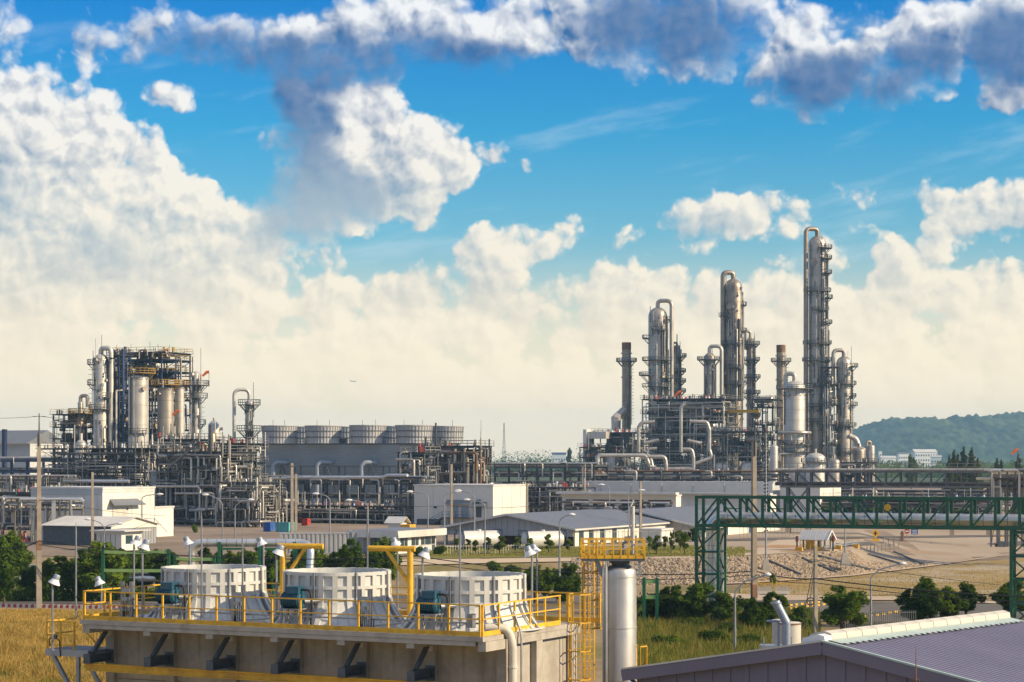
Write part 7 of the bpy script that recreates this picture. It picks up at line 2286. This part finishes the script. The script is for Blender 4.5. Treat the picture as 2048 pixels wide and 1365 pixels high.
for i, (px, b, t, w, st, lb) in enumerate([
        (882, 1112, 1088, 28, 'bush', 'round green shrub at the corner of the guard house'), (838, 1112, 1090, 28, 'bush', 'green shrub before the guard house windows'), (985, 1148, 1118, 40, 'bush', 'green bush behind the near fan stack, left one'), (1024, 1148, 1124, 36, 'dbush', 'dark bush behind the near fan stack, right one'),
        (1340, 1302, 1262, 66, 'bush', 'green bush in the rough grass behind the silver vessel'), (1420, 1296, 1252, 70, 'dbush', 'dark bush in the rough grass left of the street lamp'), (1500, 1300, 1262, 60, 'dbush', 'dark bush by the violet roof edge'), (1380, 1262, 1232, 60, 'dbush', 'dark low bush below the bridge tower'), (1460, 1275, 1240, 60, 'dbush', 'dark low bush beside the street lamp pole'),
        (338, 1070, 1048, 22, 'dbush', 'brown green bush at the corner of the white annex'), (388, 1066, 1046, 16, 'bush', 'bright green bush at the foot of the dense steel unit'), (1548, 1168, 1140, 14, 'bush', 'small weed tuft at the foot of the bank'), (420, 1124, 1108, 24, 'bush', 'small bush under the silver pipe loop'),
        (1575, 1290, 1262, 50, 'dbush', 'dark bush left of the cream tank'), (1640, 1292, 1270, 40, 'dbush', 'dark bush right of the cream tank'), (1925, 1262, 1240, 60, 'dbush', 'low dark bush behind the ridge caps')]):
    plant_tree(lb, px, b, t, w, st, group=G4, cat='shrub', name='shrub')
G5 = 'conifers beyond the racks'
for i, (px, t, w) in enumerate([(1898, 912, 14), (1908, 902, 16), (1927, 895, 18), (1943, 896, 18), (1916, 908, 14), (1955, 916, 14), (1993, 916, 14), (2002, 920, 12), (2037, 910, 16)]):
    plant_tree('dark pointed conifer before the hill, %s from the left' % ORD[sorted([1898, 1908, 1927, 1943, 1916, 1955, 1993, 2002, 2037]).index(px)], px, 0, t, w * 2.1, 'conifer', group=G5, Y=640 + 4 * i, name='conifer_tree')
plant_tree('round dark tree far off before the white hotel', 1822, 0, 915, 24, 'dark', Y=900)
plant_tree('tall lone tree on the far tree line', 1138, 0, 896, 14, 'dark', Y=1500)


def hedge(label, p0, p1, Y, h, d, n, seed):
    x0, x1 = xat(p0, Y), xat(p1, Y)
    r = random.Random(seed)
    L = [(lerp(x0, x1, i / 40) - x0, r.uniform(-.2, .2), h * .45, (x1 - x0) / 50, d, h * .55 * r.uniform(.85, 1.15)) for i in range(41)]
    o = bpy.data.objects.new('hedge', leaf_mesh('hedge', L, n, .16, M['leaf_dark'], seed)); COL.objects.link(o)
    o.location = (x0, Y, 0)
    tag(o, label, 'hedge')


hedge('clipped dark hedge behind the roadside trees', -60, 420, 211, 1.5, .8, 14000, 77)
hedge('clipped dark hedge right of the silver vessel', 1262, 1480, 196, 1.6, .8, 7000, 78)

# ------------------------------------------------------------------ far land
M['hill'] = groundmat('hill_forest', [(0, (.010, .030, .010)), (.45, (.028, .060, .018)), (1, (.11, .135, .05))], .012, .6)


def hill():
    ridge = [(1560, 0), (1640, 12), (1690, 40), (1706, 57), (1727, 70), (1745, 78), (1785, 92), (1824, 93), (1864, 97), (1898, 91), (1919, 96), (1943, 103), (1996, 100), (2048, 104), (2120, 112), (2250, 96), (2400, 60), (2600, 20), (2700, 0)]
    xs_ = [1560 + 4.5 * i for i in range(254)]
    V, n = [], len(xs_)
    m = 74
    for j in range(m):
        t = j / (m - 1)
        Y = lerp(3700, 5000, t)
        prof = math.sin(min(1, t / .62) * math.pi / 2) ** 1.15 if t < .62 else math.cos((t - .62) / .38 * math.pi / 2) ** .8
        for px in xs_:
            x = xat(px, 4400)
            hgt = interp(px, [a for a, b in ridge], [b for a, b in ridge]) * 4400 / F
            sp = mnoise.noise(Vector((x * .006, Y * .006, 0)))
            big = mnoise.noise(Vector((x * .0022 + 7, Y * .003, 3)))
            z = hgt * prof * (1 + .16 * sp * (1 - abs(2 * t - 1.2)) + .18 * big * math.sin(math.pi * min(1, t / .62)))
            tree = abs(mnoise.noise(Vector((x * .045, Y * .045, 2)))) * 13 + mnoise.noise(Vector((x * .11, Y * .11, 5))) * 7
            V.append((x, Y, z + (tree if hgt > 1 else 0) * min(1, hgt * prof / 12) + 1))
    f = [(j * n + i, j * n + i + 1, (j + 1) * n + i + 1, (j + 1) * n + i) for j in range(m - 1) for i in range(n - 1)]
    o = bpy.data.objects.new('hill', np_mesh('hill', V, f, M['hill'], True)); COL.objects.link(o)
    o['kind'] = 'structure'


hill()


def far_wood(name, label, p0, p1, Y, h, seed, m):
    r = np.random.RandomState(seed)
    rnd = random.Random(seed)
    L = []
    x0 = xat(p0, Y)
    px = p0
    while px < p1:
        s = rnd.uniform(5, 11); hh = h * rnd.uniform(.6, 1.25)
        L.append((xat(px, Y) - x0, rnd.uniform(-40, 40), hh * .45, s, s, hh * .55)); px += 4.2
    o = bpy.data.objects.new(name, leaf_mesh(name, L, 200 * len(L) // 3, 1.5, M[m], seed)); COL.objects.link(o)
    o.location = (x0, Y, ZP)
    tag(o, label, 'woodland', kind='stuff')


far_wood('far_wood', 'distant tree line along the horizon behind the plant', -300, 1720, 1700, 12, 91, 'leaf_dark')
far_wood('near_wood', 'green tree belt below the hill at the right', 1690, 2300, 1500, 11, 92, 'leaf')
far_wood('town_wood', 'trees at the foot of the hill round the white houses', 1600, 2500, 2400, 11, 93, 'leaf_dark')
far_wood('back_wood', 'bluish wooded rise on the horizon in the middle', 990, 1180, 2900, 26, 94, 'leaf_dark')


def far_house(label, px, Y, wpx, py_top, roofm, nwin, rows):
    k = Y / F
    T = thing('far_house', label, 'house', (xat(px, Y), Y, ZP), RND.uniform(-.2, .2), 'white houses below the hill')
    w = wpx * k; h = zat(py_top, Y) - ZP; d = w * .6
    MB().bx(-w / 2, w / 2, -d / 2, d / 2, 0, h).build('wall', M['lamp_white'], T)
    MB().prism([(-d / 2 - .5, h), (0, h + d * .22), (d / 2 + .5, h)], 'x', -w / 2 - .5, w / 2 + .5).build('roof', M[roofm], T)
    for j in range(rows):
        for i in range(nwin):
            x = -w / 2 + w * (i + .5) / nwin; z = h * (j + .55) / (rows + .2)
            MB().bx(x - w / nwin * .22, x + w / nwin * .22, -d / 2 - .15, -d / 2 - .01, z - 1.0, z + 1.0).build('window', M['glass'], T)


for px, Y, w, tp, rm, nw, rw, lb in [(1848, 2350, 46, 905, 'roof_white', 9, 4, 'wide white hotel block below the hill'), (1806, 2300, 22, 908, 'roof_grey', 5, 3, 'white house with grey roof left of the hotel'), (1775, 2280, 30, 916, 'roof_white', 6, 2, 'low long white house below the hill'),
                                      (1760, 2320, 6, 904, 'roof_white', 1, 4, 'slim white tower house below the hill'), (1872, 2280, 20, 914, 'roof_white', 4, 2, 'small white house right of the hotel'), (1812, 1800, 20, 922, 'roof_white', 4, 1, 'low white shed in front of the town'), (1118, 2500, 28, 909, 'blue', 5, 2, 'blue roofed hall on the far horizon')]:
    far_house(lb, px, Y, w, tp, rm, nw, rw)


def radio_mast():
    Y = 1300; k = Y / F
    T = thing('radio_mast', 'thin lattice radio mast on the horizon beside the grey cooling tower', 'mast', (xat(1008, Y), Y, ZP))
    h = zat(846, Y) - ZP
    for s in ((-1, -1), (1, -1), (1, 1), (-1, 1)): MB().bar((s[0] * 1.4, s[1] * 1.4, 0), (s[0] * .2, s[1] * .2, h), .2).build('leg', M['struct_grey'], T)
    L = MB()
    for i in range(12):
        z0, z1 = h * i / 12, h * (i + 1) / 12
        a, b = lerp(1.4, .2, i / 12), lerp(1.4, .2, (i + 1) / 12)
        L.bar((-a, -a, z0), (b, -b, z1), .13); L.bar((a, -a, z0), (-b, -b, z1), .13); L.bar((-a, -a, z0), (a, -a, z0), .13)
    L.build('lattice', M['struct_grey'], T, kind='stuff')


radio_mast()


def airplane():
    Y = 2700; p = at(707, 763, Y)
    T = thing('airplane', 'tiny airliner low in the sky above the grey cooling tower', 'airplane', p, .25)
    MB().tube([(-4.6, 0, .6), (-3, 0, .1), (2.6, 0, 0), (3.6, 0, -.1), (4.2, 0, -.25)], [.12, .5, .55, .42, .08], 12).build('fuselage', M['lamp_grey'], T, True)
    for s in (-1, 1):
        MB().prism([(.9, 0), (-.6, 0), (-1.9, s * 4.2), (-1.3, s * 4.2)], 'z', -.2, -.06).build('wing', M['lamp_grey'], T)
        MB().prism([(-3.4, 0), (-4.2, 0), (-4.9, s * 1.5), (-4.5, s * 1.5)], 'z', .35, .45).build('tailplane', M['lamp_grey'], T)
    MB().prism([(-3.3, .4), (-4.5, .5), (-5.0, 2.1), (-4.4, 2.1)], 'y', -.06, .06).build('tail_fin', M['lamp_grey'], T)


airplane()

# ------------------------------------------------------------------ air
hz = bpy.data.materials.new('hazy_air'); hz.use_nodes = True
t = hz.node_tree; t.nodes.clear()
pv = t.nodes.new('ShaderNodeVolumePrincipled')
pv.inputs['Color'].default_value = (.42, .74, 1.0, 1)
pv.inputs['Density'].default_value = 1.2e-4
pv.inputs['Anisotropy'].default_value = 0.0
ou = t.nodes.new('ShaderNodeOutputMaterial'); t.links.new(pv.outputs[0], ou.inputs['Volume'])
hb = MB().bx(-4100, 4100, -350, 5600, -3.5, 146).build('haze', hz)
hb['kind'] = 'stuff'; hb['label'] = 'pale haze in the air over the whole site'; hb['category'] = 'haze'
